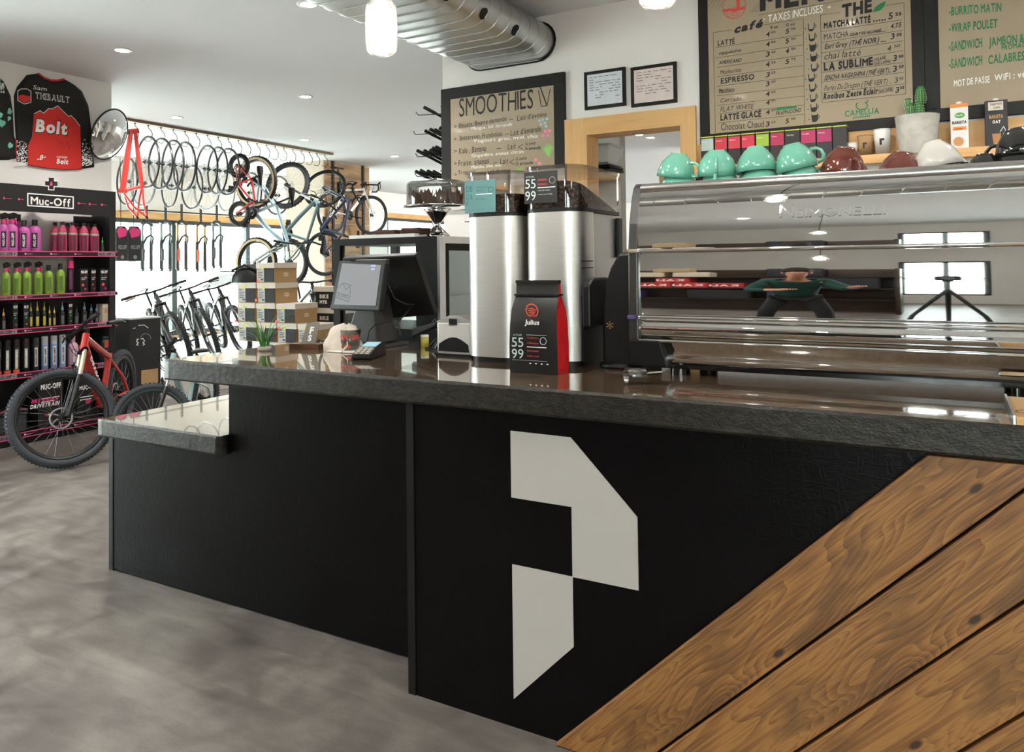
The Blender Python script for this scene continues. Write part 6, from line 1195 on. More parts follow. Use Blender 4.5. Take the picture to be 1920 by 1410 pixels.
def bicycle(label, M, r=.36, tw=.028, wb=1.12, col=M_RED, col2=None, road=False, fork_m=None, steer=0., thick=1.0, bar=.72, rim=M_RIMK, side=None, seat_h=.24, knobs=0, group=None, susp=True, rigid=False, grip=M_RUB, saddle=True, ha=67., tyre=M_RUB, stan=None, name='bicycle', fl=.50, seat_t=.42, pedals=True, text_=None):
    t = thing(name, label, 'bicycle', M=M, group=group); col2 = col2 or col; fork_m = fork_m or M_BLACKG; a = math.radians(ha); k = r/.36
    s = Vector((-math.cos(a), 0, math.sin(a))); n = Vector((math.sin(a), 0, math.cos(a))); A = Vector((wb, 0, r)); fl = fl*k; crown = A-n*.045+s*fl; Hb = crown+s*.015; Ht = Hb+s*(.12*k)
    BB = Vector((.43*wb/1.12, 0, r-.035*k)); sd = Vector((-math.cos(math.radians(73)), 0, math.sin(math.radians(73)))); ST = BB+sd*(seat_t*k); RA = Vector((0, 0, r)); f = thick*k
    mb = MB(); mb.tube([BB, BB.lerp(Hb, .5), Hb+s*.03*k], [.026*f, .028*f, .025*f], 12); mb.tube([ST-sd*.03*k, Ht-s*.03*k], [.018*f, .021*f], 12); mb.tube([BB, ST], .018*f, 12); mb.cyl(Hb-s*.006, Ht+s*.006, .026*k, n=14)
    for y in (-1, 1): mb.tube([ST-sd*.05*k+Vector((0, y*.012, 0)), Vector((.10*k, y*.05, r+.14*k)), RA+Vector((0, y*.062, 0))], .009*f+.001, 8); mb.tube([BB+Vector((0, y*.02, 0)), Vector((.20*k, y*.045, r-.012)), RA+Vector((0, y*.062, 0))], .011*f+.001, 8)
    mb.cyl(BB+Vector((0, -.04, 0)), BB+Vector((0, .04, 0)), .024*k, n=14); fr = mb.build('frame', col, t)
    if text_:
        mt = MB(); dvec = (Hb-BB); 
        for y in (-1, 1): text(mt, text_, BB+dvec*(.38 if y < 0 else .88)+Vector((0, y*.030*f, 0))-dvec.normalized().cross(Vector((0, 1, 0)))*(-.014*y)*1.0, dvec*(1 if y < 0 else -1), dvec.normalized().cross(Vector((0, -1, 0)))*(1 if y < 0 else -1)*-1, .032, 2, width=dvec.length*.5)
        mt.build('lettering', M_INKW, fr)
    Rm = Matrix.Translation(Hb) @ Matrix.Rotation(steer, 4, s) @ Matrix.Translation(-Hb)
    R3 = Rm.to_3x3(); F = MB(Rm); sp_ = .058
    for y in (-1, 1):
        o_ = Vector((0, y*sp_, 0))
        if susp: F.cyl(A+o_-n*.02+s*0, A+o_-n*.045+s*(fl*.62), .020*k, .019*k, n=12); F.cyl(A+o_-Vector((0, 0, .01)), A+o_-n*.03+s*.05, .016*k, n=10)
        else: F.tube([A+o_*.95, A+o_-n*.02+s*fl*.5, crown+o_*.7, crown+Vector((0, 0, 0))+s*.005], [.009, .012, .015, .02], 10)
    if susp: F.tube([A+Vector((0, -sp_, 0))-n*.04+s*fl*.60, A+Vector((0, -sp_*.6, 0))+s*(r+.035)+n*.0, A+Vector((0, sp_*.6, 0))+s*(r+.035), A+Vector((0, sp_, 0))-n*.04+s*fl*.60], .010*k, 8)
    fk = F.build('fork', fork_m, t)
    if susp:
        F = MB(Rm)
        for y in (-1, 1): F.cyl(A+Vector((0, y*sp_, 0))-n*.045+s*fl*.60, crown+Vector((0, y*sp_, 0)), .0155*k, n=12)
        F.build('stanchions', stan or M_ALU, fk); F = MB(Rm); F.tube([crown+Vector((0, -sp_-.012, 0)), crown+Vector((0, 0, 0))+s*.012, crown+Vector((0, sp_+.012, 0))], .022*k, 10); F.build('crown', M_BLACKG, fk)
    Ac = Rm @ A; ax = R3 @ Vector((0, 1, 0)); wheel(t, 'front_wheel', Ac, ax, r, tw*k, rim, tyre, not rigid, knobs=knobs, side=side); wheel(t, 'rear_wheel', RA, (0, 1, 0), r, tw*k, rim, tyre, not rigid, knobs=knobs, side=side)
    # handlebar
    top = Ht+s*.035*k; sf = top+n*(.05*k if not road else .09); hb_ = MB(Rm)
    hb_.cyl(Ht, top+s*.015, .017*k, n=12); hb_.tube([top, sf+s*.004], .016*k, 10)
    if road:
        w2 = .20; c0 = sf
        for y in (-1, 1):
            P = [c0+Vector((0, 0, 0)), c0+Vector((0, y*w2*.8, 0)), c0+Vector((.02, y*w2, 0)), c0+Vector((.08, y*w2, .0)), c0+Vector((.105, y*w2, -.03)), c0+Vector((.10, y*w2, -.085)), c0+Vector((.06, y*w2, -.12)), c0+Vector((-.02, y*w2, -.125))]; hb_.tube(P, .0135, 10); hb_.tube([c0+Vector((.08, y*w2, .0)), c0+Vector((.12, y*w2, .04)), c0+Vector((.135, y*w2, .055))], [.016, .016, .012], 8); hb_.tube([c0+Vector((.13, y*w2, .03)), c0+Vector((.15, y*w2, -.03)), c0+Vector((.13, y*w2, -.09))], .006, 6)
        hb_.build('handlebar', M_BLACK, t)
    else:
        w2 = bar/2*k if r < .3 else bar/2
        hb_.tube([sf+Vector((-.03, -w2, .012)), sf+Vector((-.008, -w2*.45, .012)), sf+Vector((0, -w2*.16, 0)), sf, sf+Vector((0, w2*.16, 0)), sf+Vector((-.008, w2*.45, .012)), sf+Vector((-.03, w2, .012))], .013, 10); h_ = hb_.build('handlebar', M_BLACKM, t)
        for y in (-1, 1):
            g_ = MB(Rm); g_.tube([sf+Vector((-.03, y*w2, .012)), sf+Vector((-.017, y*(w2-.12*max(k, .7)), .012))], .0175, 10); g_.build('grip', grip, h_); g_ = MB(Rm); g_.tube([sf+Vector((.005, y*w2*.60, .01)), sf+Vector((.05, y*w2*.66, -.005)), sf+Vector((.04, y*w2*.95, -.015))], .006, 6); g_.build('brake_lever', M_BLACKM, h_)
    if not road or True:
        cb = MB(Rm); 
        for y in (-1, 1): cb.tube([sf+Vector((.02, y*.12, 0)), sf+Vector((.11, y*.06, -.02)), sf+Vector((.08, y*.03, -.16*k)), crown+Vector((.03, y*.05, -.02))], .003, 6)
        cb.build('brake_cable', M_BLACK, t)
    if saddle:
        SP = ST+sd*(seat_h*k); MB().cyl(ST-sd*.02, SP, .0138, n=12).cyl(ST-sd*.012, ST+sd*.012, .023*k, n=12).build('seatpost', M_BLACKM, t); m2 = MB(); v = []
        L_ = 12; prof = [(-.13, .055), (-.11, .07), (-.06, .070), (-.01, .045), (.05, .028), (.10, .022), (.135, .014)]
        for x, w_ in prof: v += [SP+Vector((x, -w_, .012)), SP+Vector((x, -w_*.6, .034)), SP+Vector((x, 0, .038)), SP+Vector((x, w_*.6, .034)), SP+Vector((x, w_, .012)), SP+Vector((x, 0, .012))]
        m2.add(v, [(6*i+j, 6*i+(j+1) % 6, 6*i+6+(j+1) % 6, 6*i+6+j) for i in range(len(prof)-1) for j in range(6)], True); m2.add(v[:6], [tuple(range(5, -1, -1))]); m2.add(v[-6:], [tuple(range(6))]); m2.build('saddle', M_BLACK, t)
    cr = MB(); y = -.055; cr.lathe([(.035*k, 0), (.085*k, 0), (.088*k, .004), (.035*k, .004)], 28, BB+Vector((0, y, 0)), (0, 1, 0)); cr.lathe([(.0, 0), (.03, .004)], 16, BB+Vector((0, y-.004, 0)), (0, 1, 0)); q = BB+Vector((.155*k, y-.015, -.04*k)); q2 = BB+Vector((-.155*k, -y+.015, .04*k)); cr.tube([BB+Vector((0, y-.01, 0)), q], .011, 8); cr.tube([BB+Vector((0, -y+.01, 0)), q2], .011, 8); ck = cr.build('crankset', M_BLACKM, t)
    if pedals:
        for p_, sg in ((q, -1), (q2, 1)): MB().box(p_+Vector((-.045, sg*.01, -.01)), p_+Vector((.045, sg*.10, .01)), .004).build('pedal', M_BLACK, ck)
    m3 = MB()
    for j in range(5): m3.lathe([(.02, 0), (.058*k-.008*j, 0), (.058*k-.008*j, .002), (.02, .002)], 20, RA+Vector((0, -.030-.005*(4-j)*1.0, 0)), (0, 1, 0))
    m3.tube([RA+Vector((0, -.05, -.02)), RA+Vector((.02, -.055, -.07*k)), RA+Vector((.06, -.05, -.11*k))], .014*k, 8); m3.build('gears', M_BLACKM, t)
    m4 = MB(); 
    for dz in (1, -1): m4.tube([BB+Vector((0, y+.002, .085*k*dz)), RA+Vector((0, -.04, .045*k*dz))], .003, 4)
    m4.build('chain', M_BLACKM, t)
    return t
# ---- red mountain bike in front of the shelf unit
FC = at_z(122, 875, 0)
best = None
for i in range(400):
    P = at_z(222, 740+i*.3, 0); e = abs((P-FC).length-1.13)
    if best is None or e < best[0]: best = (e, P)
RC = best[1]; hd = (FC-RC).normalized(); vw = Vector((CAM.x-FC.x, CAM.y-FC.y, 0)).normalized(); wd = Vector((-vw.y, vw.x, 0)); wd = wd if wd.dot(hd) > 0 else -wd
st = math.atan2(hd.cross(wd).z, hd.dot(wd)); st = max(-1.0, min(1.0, st))
def stand(label, rc, hd, lean=0., **k):
    hd = Vector(hd).normalized(); up = Vector((0, 0, 1)); sd_ = up.cross(hd); zd = (up+sd_*lean).normalized(); return bicycle(label, pose(hd, zd, (0, 0, 0), rc), **k)
# the steered front wheel swings about the head axis, so the whole bike is set back until its wheel meets the spot seen in the photograph
stand('red mountain bike with wide turned front wheel standing before the shelf unit', RC-Vector((0, 0, 0)), hd, .04, r=.365, tw=.030, wb=1.13, col=mat('glossy_red_frame', 'c5201c', .25, coat=.8), steer=st, thick=1.35, rim=M_RIMK, knobs=84, stan=mat('gold_white_stanchion', 'd8cfb4', .2, .7), text_='DEVINCI', tyre=M_GREYR)
# ---- light blue kids' bike
M_ICE = mat('ice_blue_frame', 'a9c6c8', .3, coat=.6)
FC2 = at_z(290, 716, .58); FC2.z = 0; hd2 = Vector((.5, -.866, 0)).normalized(); RC2 = FC2-hd2*.95; vw2 = Vector((-FC2.x, -FC2.y, 0)).normalized(); wd2 = Vector((vw2.y, -vw2.x, 0)); wd2 = wd2 if wd2.dot(hd2) > 0 else -wd2; st2 = math.atan2(hd2.cross(wd2).z, hd2.dot(wd2))
t = stand('ice-blue kids bike with red chevrons on its head tube, between red bike and counter', RC2, hd2, .05, r=.29, tw=.032, wb=.95, col=M_ICE, steer=st2, fork_m=mat('black_orange_fork', '1c1616', .3), thick=1.2, bar=.66, knobs=64, tyre=M_GREYR, rim=mat('teal_dark_rim', '2c3c3c', .3), seat_t=.34, fl=.52)
# ---- black mountain bikes on the platform by the alcove window
pl = thing('window_platform', 'low pale platform under the row of black mountain bikes by the window', 'platform', (-9.6, 5.2, 0)); MB().box((-2.1, .1, 0), (2.1, 4.4, .21)).box((-2.1, 4.4, 0), (-.5, 6.5, .21)).build('deck', mat('pale_deck', 'c9c6c0', .5), pl)
M_BLKF = mat('black_frame_gloss', '131416', .22, coat=.7); hb3 = Vector((.90, -.43, 0)).normalized()
for i, (px, py, k_) in enumerate(((352, 642, 9.3), (408, 630, 10.0), (462, 622, 10.7), (612, 600, 10.8))):
    F_ = at_k(px, py, k_); F_.z = .225; R_c = F_-hb3*1.16
    stand(('black mountain bike nearest the display cabinet in the window row', 'black mountain bike in the middle of the window row', 'black mountain bike at the far end of the window row, beside the shoe boxes', 'black bike by the window seen right of the shoe boxes')[i], R_c, hb3, (-.34, -.30, -.32, -.1)[i], r=.365, tw=.032, wb=1.16, col=M_BLKF, fork_m=M_BLKF, thick=1.5, bar=.78, steer=(.12, -.05, .1, .2)[i], knobs=48, group='black mountain bikes by the window', stan=mat('smoke_stanchion', '4a4a4a', .15, .8), text_='DEVINCI')
# ---- hanging rail and hooks
A = at_z(235, 227, 3.19); B = at_z(628, 290, 3.19); XR2 = (A.x+B.x)/2; YA = 4.7
rl = thing('hanging_rail', 'long wooden rail under the ceiling with wheels and bikes hanging from hooks', 'rail', (XR2, YA, 3.19)); board('rail_board', (-.14, 0, 0), (.0, B.y-YA, .0295), par=rl, m=mat('cream_rail', 'cfc4b2', .6)); MB().box((.0, 0, -.004), (.014, B.y-YA, .0295)).build('brown_edge', mat('brown_edge', '6b5440', .5), rl)
hx = XR2-.07; hook_px = [253, 278, 302, 325, 347, 368, 389, 409, 428, 447, 464, 482, 500, 516, 532, 549, 565, 580, 594, 609]
proto = None
def hook_at(px): py = 232+(px-253)*.158; return Vector((hx, at_x(px, py-2, hx).y, 3.188))
for i, px in enumerate(hook_px):
    p = hook_at(px); lb = 'thin wire hook on the hanging rail, number %s from the red frame' % (['one', 'two', 'three', 'four', 'five', 'six', 'seven', 'eight', 'nine', 'ten', 'eleven', 'twelve', 'thirteen', 'fourteen', 'fifteen', 'sixteen', 'seventeen', 'eighteen', 'nineteen', 'twenty'][i])
    if proto is None:
        proto = thing('wire_hook', lb, 'hook', p, 0, 'hooks on the hanging rail'); P = [(0, 0, .002), (0, 0, -.03), (.02, .02, -.06), (.035, .03, -.10), (.03, .025, -.16), (.01, .01, -.195), (-.02, -.02, -.19), (-.035, -.03, -.165)]; MB().tube(P, .0042, 6).build('hook_wire', M_BLACKM, proto); MB().cyl((0, 0, -.008), (0, 0, .001), .012, n=10).build('screw_plate', M_BLACKM, proto)
    else: copy_thing(proto, lb, loc=p)
# ---- bare wheels
def bare(label, c, rim, r, group, ax=(0, 1, 0), disc=False):
    t = thing('wheelset', label, 'bicycle wheel', c, 0, group); wheel(t, 'rim', (0, 0, 0), ax, r, .014, rim, tyre=False, disc=disc, spokes=24, depth=.022); return t
src = None; R1 = .32; g1 = 'wheels on the hanging rail'
for i, (hp, dz) in enumerate(((278, 0), (302, 0), (325, 0), (347, 0), (389, 0), (409, 0), (428, 0))):
    p = hook_at(hp); c = Vector((hx-.015, p.y, 3.188-.185-R1+.055)); lb = 'bare black wheel on the hanging rail, %s after the red frame' % ('first' if i == 0 else ORD[i]); rm = Matrix.Translation(c) @ Matrix.Rotation(random.uniform(-.32, -.18), 4, 'Z')
    if src is None: src = bare(lb, c, M_RIMK, R1, g1, disc=True); src.matrix_world = rm
    else: copy_thing(src, lb, M=rm)
# lower row on a second rail nearer the window
XL = -9.55; zl_ = 2.93; y0_ = at_x(205, 300, XL).y-.6; y1_ = at_x(540, 330, XL).y
rl2 = thing('pipe_rail', 'thin white pipe rail behind the first row carrying the lower wheels', 'rail', (XL, y0_, zl_)); MB().cyl((0, 0, 0), (0, y1_-y0_, 0), .016, n=10).build('pipe', M_WALL, rl2)
for yy in (.4, (y1_-y0_)/2, y1_-y0_-.3): MB().cyl((0, yy, .0), (0, yy, CEIL-zl_), .008, n=8).build('drop_rod', M_WALL, rl2)
for i, (px, rim_, tw_) in enumerate(((238, M_RIMK, 0), (268, M_RIMS, .1), (318, M_RIMK, -.1), (360, M_RIMK, 0), (388, M_RIMS, .1), (424, M_RIMS, -.1), (470, M_RIMK, 0), (520, M_RIMK, .1))):
    p = at_x(px, 372, XL); c = Vector((XL, p.y, zl_-.02-.30)); lb = '%s wheel in the lower row hanging before the window, %s' % ('silver-rimmed' if rim_ is M_RIMS else 'black-rimmed', nth(i)); copy_thing(src, lb, M=Matrix.Translation(c) @ Matrix.Rotation(tw_-.2, 4, 'Z'), group='wheels in the lower row', remap={M_RIMK: rim_})
# ---- red bare frame hanging by its head tube
M_REDF = mat('coral_red_frame', 'd8392f', .3, coat=.7); p = hook_at(253); t = thing('bicycle_frameset', 'bare coral-red bicycle frame hanging upright from the hanging rail beside the convex mirror', 'bicycle frame', (p.x, p.y, 3.0)); o = Vector(t.location)
def FR(x, y, d=0.): return at_x(200+x/6.408, 220+y/6.408, hx+d)-o
f = MB(); hA, hB, bb, stt = FR(243, 175), FR(372, 163), FR(190, 885), FR(425, 830); f.cyl(hA, hB, .032, n=14); f.tube([FR(290, 185), FR(240, 520), bb], [.026, .034, .034], 12); f.tube([FR(345, 185), FR(385, 520), stt], [.022, .026, .024], 12); f.tube([bb, stt], .020, 10)
for d in (-.055, .055): f.tube([FR(200, 905), FR(330-70*(d < 0), 1080, d), FR(470-110*(d < 0), 1190, d)], .012, 8); f.tube([FR(430, 820), FR(440-50*(d < 0), 1000, d), FR(480-110*(d < 0), 1185, d)], .011, 8)
f.cyl(bb+Vector((-.04, -.02, 0)), bb+Vector((.04, .02, 0)), .03, n=14); f.build('frame_tubes', M_REDF, t)
MB().cyl(FR(240, 176), FR(252, 174), .034, n=14).cyl(FR(470, 1185, .055), FR(490, 1215, .055), .014, n=8).cyl(FR(358, 1190, -.055), FR(378, 1215, -.055), .014, n=8).build('black_fittings', M_BLACK, t)
# ---- whole bikes hanging from the rail
def hang(label, hp, front, cx_off=0., **k):
    """hung by one wheel: its rim top is at the hook"""
    r = k.get('r', .36); wb = k.get('wb', 1.12); p = hook_at(hp); top = Vector((hx-.02, p.y, 3.188-.175))
    zd = Vector((1, k.pop('yaw', 0.), 0)); xd = Vector((0, 0, 1)) if front else Vector((0, 0, -1)); lp = (wb+r, 0, r) if front else (-r, 0, r); return bicycle(label, pose(xd, zd, lp, top), **k)
hang('small red kids bike hanging by one wheel beside the bare wheels', 450, False, r=.175, tw=.05, wb=.66, col=M_REDF, rigid=True, susp=False, fork_m=M_REDF, thick=1.3, bar=.9, yaw=.2, fl=.50, seat_t=.5)
hang('pale blue mountain bike with tan sidewall tyres hanging by its rear wheel', 482, False, r=.37, tw=.03, wb=1.15, col=mat('pale_blue_frame', '9bb9c4', .3, coat=.5), side=M_TAN, thick=1.2, bar=.78, knobs=40, yaw=.1, fork_m=M_ALU)
hang('grey-green mountain bike hanging by its front wheel, between blue and navy bikes', 540, True, r=.365, tw=.03, wb=1.15, col=mat('grey_green_frame', '5f7478', .3, coat=.5), thick=1.1, bar=.76, knobs=40, steer=-.25, yaw=.15, fork_m=mat('dark_fork', '2b2c2e', .3))
hang('navy gravel bike hanging by its front wheel at the far end of the rail', 609, True, r=.35, tw=.02, wb=1.03, col=mat('navy_frame', '2c3350', .3, coat=.6), road=True, susp=False, thick=1.15, steer=-.5, yaw=.2, fork_m=mat('navy_fork', '1f2440', .3, coat=.6), fl=.40, ha=71., text_='DEVINCI')
# ---- white road bike shown on the plank pillar
XP = PX+.30; Rr = at_x(622, 398, XP); Fr = at_x(714, 398, XP); wbx = .99; sc = (Fr-Rr).length/wbx
bicycle('white gravel bike mounted level on the plank pillar, drop handlebar to the right', pose((0, 1, 0), (0, 0, 1), (0, 0, .345), (XP, Rr.y, Rr.z)) @ Matrix.Identity(4), r=.345, tw=.019, wb=wbx, col=mat('white_frame_gloss', 'd9d7d2', .3, coat=.6), road=True, susp=False, fork_m=mat('white_frame_gloss', 'd9d7d2', .3), steer=-.25, fl=.39, ha=71., seat_t=.48, seat_h=.34)
mb = MB(); wm = thing('wall_mount', 'black arm holding the white bike to the plank pillar', 'bracket', (PX+.035, Rr.y+.5, Rr.z+.405)); MB().box((-.0235, -.04, -.15), (.02, .04, .15)).build('plate', M_BLACKM, wm); MB().tube([(.02, 0, 0), (.27, 0, .02)], .014, 8).box((.235, -.03, -.04), (.295, .03, .04)).build('arm', M_BLACKM, wm)
# ---- suspension forks hanging before the window
XF = -11.3; src = None
for i, (xa_, xb_, yt, yb_, c1, st_) in enumerate(((266, 284, 421, 508, '2f3d40', '9aa6a8'), (301, 320, 419, 508, '2a3a3c', '8f9b9c'), (331, 350, 420, 508, '3a3532', 'c9a878'), (367, 386, 423, 509, '36302c', 'd0b080'), (398, 415, 420, 503, '33393a', '8f9b9c'))):
    A = at_x((xa_+xb_)/2, yt, XF); Bq = at_x((xa_+xb_)/2, yb_, XF); H = A.z-Bq.z; lb = 'suspension fork hanging in the window row of five, %s%s' % (nth(i), (' with orange decal' if i in (2, 3) else ''))
    M_ = Matrix.Translation((XF, A.y, Bq.z)) @ Matrix.Rotation(.15, 4, 'Z') @ Matrix.Scale(H/.56, 4)
    if src is None:
        src = thing('suspension_fork', lb, 'bike fork', M=M_, group='forks in the window row'); mb = MB(); mt = MB()
        for y in (-1, 1): mb.cyl((0, y*.065, .02), (0, y*.065, .36), .022, .020, n=12); mb.cyl((0, y*.065, 0), (.02, y*.065, .03), .014, n=8); mt.cyl((0, y*.065, .35), (0, y*.065, .56), .016, n=12)
        mb.tube([(.02, -.065, .33), (.05, -.05, .40), (.06, 0, .43), (.05, .05, .40), (.02, .065, .33)], .012, 8); FM = mat('fork_lower_dark', '2c3638', .35); FS = mat('fork_stanchion_grey', '9aa6a8', .25, .6); mb.build('lower_legs', FM, src); mt.build('stanchions', FS, src); mb = MB().tube([(0, -.078, .55), (0, -.03, .585), (0, .03, .585), (0, .078, .55)], .022, 8).cyl((0, 0, .58), (0, 0, .80), .0145, n=12); mb.build('crown_and_steerer', FM, src); MB().cyl((0, -.075, .005), (0, .075, .005), .006, n=8).build('axle', M_ALU, src); MB().box((.018, -.083, .12), (.024, -.047, .26)).build('decal', FM, src)
        lastM = M_
    else:
        rm = {FM: mat('fork_lower_'+c1, c1, .35), FS: mat('fork_stanchion_'+st_, st_, .25, .6)}; c = copy_thing(src, lb, M=M_, remap=rm)
        if i in (2, 3):
            for ch in c.children:
                if ch.name.startswith('decal'): ch.material_slots[0].material = mat('orange_decal', 'e0502c', .5)
bar_ = thing('fork_rail', 'dark bar along the window head from which the forks hang', 'rail', (XF, at_x(255, 400, XF).y, at_x(300, 396, XF).z)); MB().cyl((0, 0, 0), (0, at_x(450, 400, XF).y-at_x(255, 400, XF).y, 0), .012, n=8).build('bar', M_BLACKM, bar_); MB().tube([(0, .05, 0), (-.5, .05, .0)], .008, 6).tube([(0, 2.2, 0), (-.5, 2.2, 0)], .008, 6).build('bracket', M_BLACKM, bar_)
# ---- hanging pink and black packs right of the shelf unit
for i, (px0, px1) in enumerate(((214, 236), (237, 261))):
    XB = XL; A = at_x(px0, 424, XB); B = at_x(px1, 490, XB); t = thing('hanging_glove_pack', 'black and pink packaged gloves hanging beside the shelf unit, %s pack' % ('nearer', 'farther')[i], 'glove pack', (XB, (A.y+B.y)/2, B.z), 0, 'glove packs'); w = (B.y-A.y)/2; H = A.z-B.z
    MB().prism([(0, -w, 0), (0, w, 0), (0, w, H*.9), (0, w*.5, H), (0, -w*.5, H), (0, -w, H*.86)], (.05, 0, 0)).build('pack', mat('black_pack', '1d1b1e', .4, var=.2), t, bevel=.01); MB().prism([(.0505, -w*.95, H*.86), (.0505, -w*.4, H*.98), (.0505, w*.9, H*.9), (.0505, w*.6, H*.72), (.0505, -w*.6, H*.66)], (.002, 0, 0)).build('pink_print', M_PINK, t); mb = MB(); text(mb, 'MUC-OFF', (.054, -w*.7, H*.35), (0, 1, 0), (0, 0, 1), .05, 2, width=w*1.4); mb.lathe([(0, 0), (w*.3, 0)], 14, (.052, 0, H*.12), (1, 0, 0)); mb.build('lettering', M_INKGREY, t); MB().tube([(.02, 0, H-.01), (.0, 0, zl_-B.z-.012)], .005, 6).build('hang_tab', M_BLACKM, t)
# ================================================================ SHOE BOXES
YBX = at_k(480, 560, 5.3).y; row_z = []
M_LABELW = mat('grey_size_label', 'a9a7a4', .6); M_KR = mat('kraft_box_side', 'a8875c', .7, var=.04); M_DOTR = mat('red_sticker', 'e5533c', .6); M_DOTY = mat('yellow_sticker', 'd2cc3a', .6)
bx = [at_y(px, 560, YBX).x for px in (443, 481, 519, 557, 594)]; wB = (bx[4]-bx[0])/4*.985; ytops = [492, 530, 569, 606]; zT = [at_y(519, y, YBX).z for y in ytops]+[at_y(519, 643, YBX).z]
tb = thing('display_table', 'plain table behind the counter carrying the stacked shoe boxes', 'table', ((bx[0]+bx[4])/2, YBX+.2, 0)); W2 = (bx[4]-bx[0])/2+.02; MB().box((-W2, -.02, zT[4]-.04), (W2+.45, .5, zT[4]-.001)).build('table_top', M_WHITE, tb)
for x in (-W2+.05, W2+.4):
    for y in (.05, .44): MB().box((x-.03, y-.03, 0), (x+.03, y+.03, zT[4]-.04)).build('leg', M_BLACKM, tb)
src = None
place = {0: [1.0], 1: [0, 1], 2: [0, 1, 2], 3: [0, 1, 2, 3]}; nm = ['top row', 'second row', 'third row', 'bottom row']
for row in range(4):
    for q, c_ in enumerate(place[row]):
        x = bx[0]+(c_+.5)*(bx[4]-bx[0])/4+(.0, .004, -.006, .0)[row]; z = zT[row+1]; H = zT[row]-z-.0015; n_ = len(place[row]); lb = 'kraft shoe box with black end print in the stack, %s, %s' % (nm[row], 'only one' if n_ == 1 else nth(q)); M_ = Matrix.Translation((x, YBX+.004*row, z)) @ Matrix.Rotation((.02, -.015, .02, .0)[row]*(1 if q % 2 else -1), 4, 'Z') @ Matrix.Diagonal((1, 1, H/.12, 1))
        if src is None:
            src = thing('shoe_box', lb, 'shoe box', M=M_, group='shoe boxes on the table'); w = wB/2-.004
            MB().box((-w+.003, .003, 0), (w-.003, .205, .092)).build('box_body', M_KR, src); l_ = MB().box((-w, 0, .088), (w, .208, .12)).build('lid', M_CARDW, src); MB().box((-w*.1, .0, .004), (w-.006, .004, .087)).build('end_print', mat('black_end_print', '141313', .75, var=.3, scale=30), src); lbm = MB().box((-w*.86, .001, .006), (-w*.14, .0035, .088)).build('size_label', M_LABELW, src); mb = MB(); text(mb, 'GIRO', (-w*.8, .0, .074), (1, 0, 0), (0, 0, 1), .007, 2); 
            for k in range(4): mb.box((-w*.8, .0, .06-k*.010), (-w*(.25+.1*(k % 2)), .0008, .064-k*.010))
            mb.box((-w*.45, 0, .014), (-w*.2, .0008, .024)); mb.build('lettering', M_INKB, lbm)
            mb = MB()
            for c0 in (-.008, .008): stroke(mb, [(w-.002, .105+c0+.012*math.cos(a), .048+.009*math.sin(a)) for a in [2*PI*i/16 for i in range(17)]], .003, (1, 0, 0))
            mb.build('oval_logo', M_INKW, src); MB().lathe([(0, 0), (.011, 0)], 14, (-w*.25, -.0008, .092), (0, -1, 0)).build('yellow_sticker', M_DOTY, src)
        else: copy_thing(src, lb, M=M_)
for i, (px, py) in enumerate(((484, 527), (480, 563), (442, 602), (518, 603), (523, 616))):
    p = at_y(px, py, YBX-.0025); tag(MB().lathe([(0, 0), (.012, 0)], 16, (0, 0, 0), (0, -1, 0)).build('price_sticker', M_DOTR, None, p), 'round red price sticker on the shoe boxes, %s from the top' % ORD[i].replace('leftmost', 'first'), 'sticker', 'red price stickers')
x = bx[4]+.12
for i in range(2):
    H = (at_y(605, 577, YBX+.3).z-at_y(605, 618, YBX+.3).z); z0 = at_y(605, 618, YBX+.3).z+i*(H*.98+.0015); X_ = at_y(610, 590, YBX+.3).x; t = thing('shoe_box', 'shoe box with black printed front right of the stack, %s of two' % ('lower', 'upper')[i], 'shoe box', (X_, YBX+.3, z0), 0, 'two black fronted boxes'); MB().box((-.09, .0, 0), (.16, .2, H*.75)).build('box_body', mat('black_end_print', '1b1a1a', .5), t); MB().box((-.10, -.01, H*.75), (.17, .21, H*.98)).build('lid', M_CARDW, t); mb = MB(); text(mb, 'BIKE', (-.05, -.002, H*.45), (1, 0, 0), (0, 0, 1), H*.16, 2); text(mb, 'MTB', (-.05, -.002, H*.2), (1, 0, 0), (0, 0, 1), H*.14, 2); mb.build('lettering', M_INKW, t)
zb_ = at_y(605, 618, YBX+.3).z; tag(MB().box((X_-.1, YBX+.29, zT[4]), (X_+.2, YBX+.5, zb_-.001)).build('carton', M_CARD), 'plain kraft carton under the two black-fronted boxes', 'box')
# helmet on the second row
zz = zT[1]; hxp = at_y(466, 520, YBX+.1).x; t = thing('bike_helmet', 'black helmet with long visor on the second row of shoe boxes', 'helmet', (hxp, YBX+.10, zz), .3); mb = MB(); v = []; n = 18; k = 7
for j in range(k+1):
    b = j/k*PI/2; 
    for i in range(n): a = 2*PI*i/n; v.append((.125*math.cos(a)*math.cos(b), .095*math.sin(a)*math.cos(b), .03*(1 if math.cos(a) < .3 else .0)*0+.118*math.sin(b)))
mb.add(v, [(j*n+i, j*n+(i+1) % n, (j+1)*n+(i+1) % n, (j+1)*n+i) for j in range(k) for i in range(n)], True); sh = mb.build('shell', M_BLACK, t); MB().prism([(-.08, -.085, .07), (-.20, -.05, .075), (-.215, 0, .078), (-.20, .05, .075), (-.08, .085, .07)], (0, 0, .008)).build('visor', M_BLACKM, t)
for q in (-.05, 0, .05): MB().tube([(-.10, q, .085), (.0, q, .122), (.09, q*.9, .088)], .009, 6).build('vent_rib', M_BLACKM, sh)
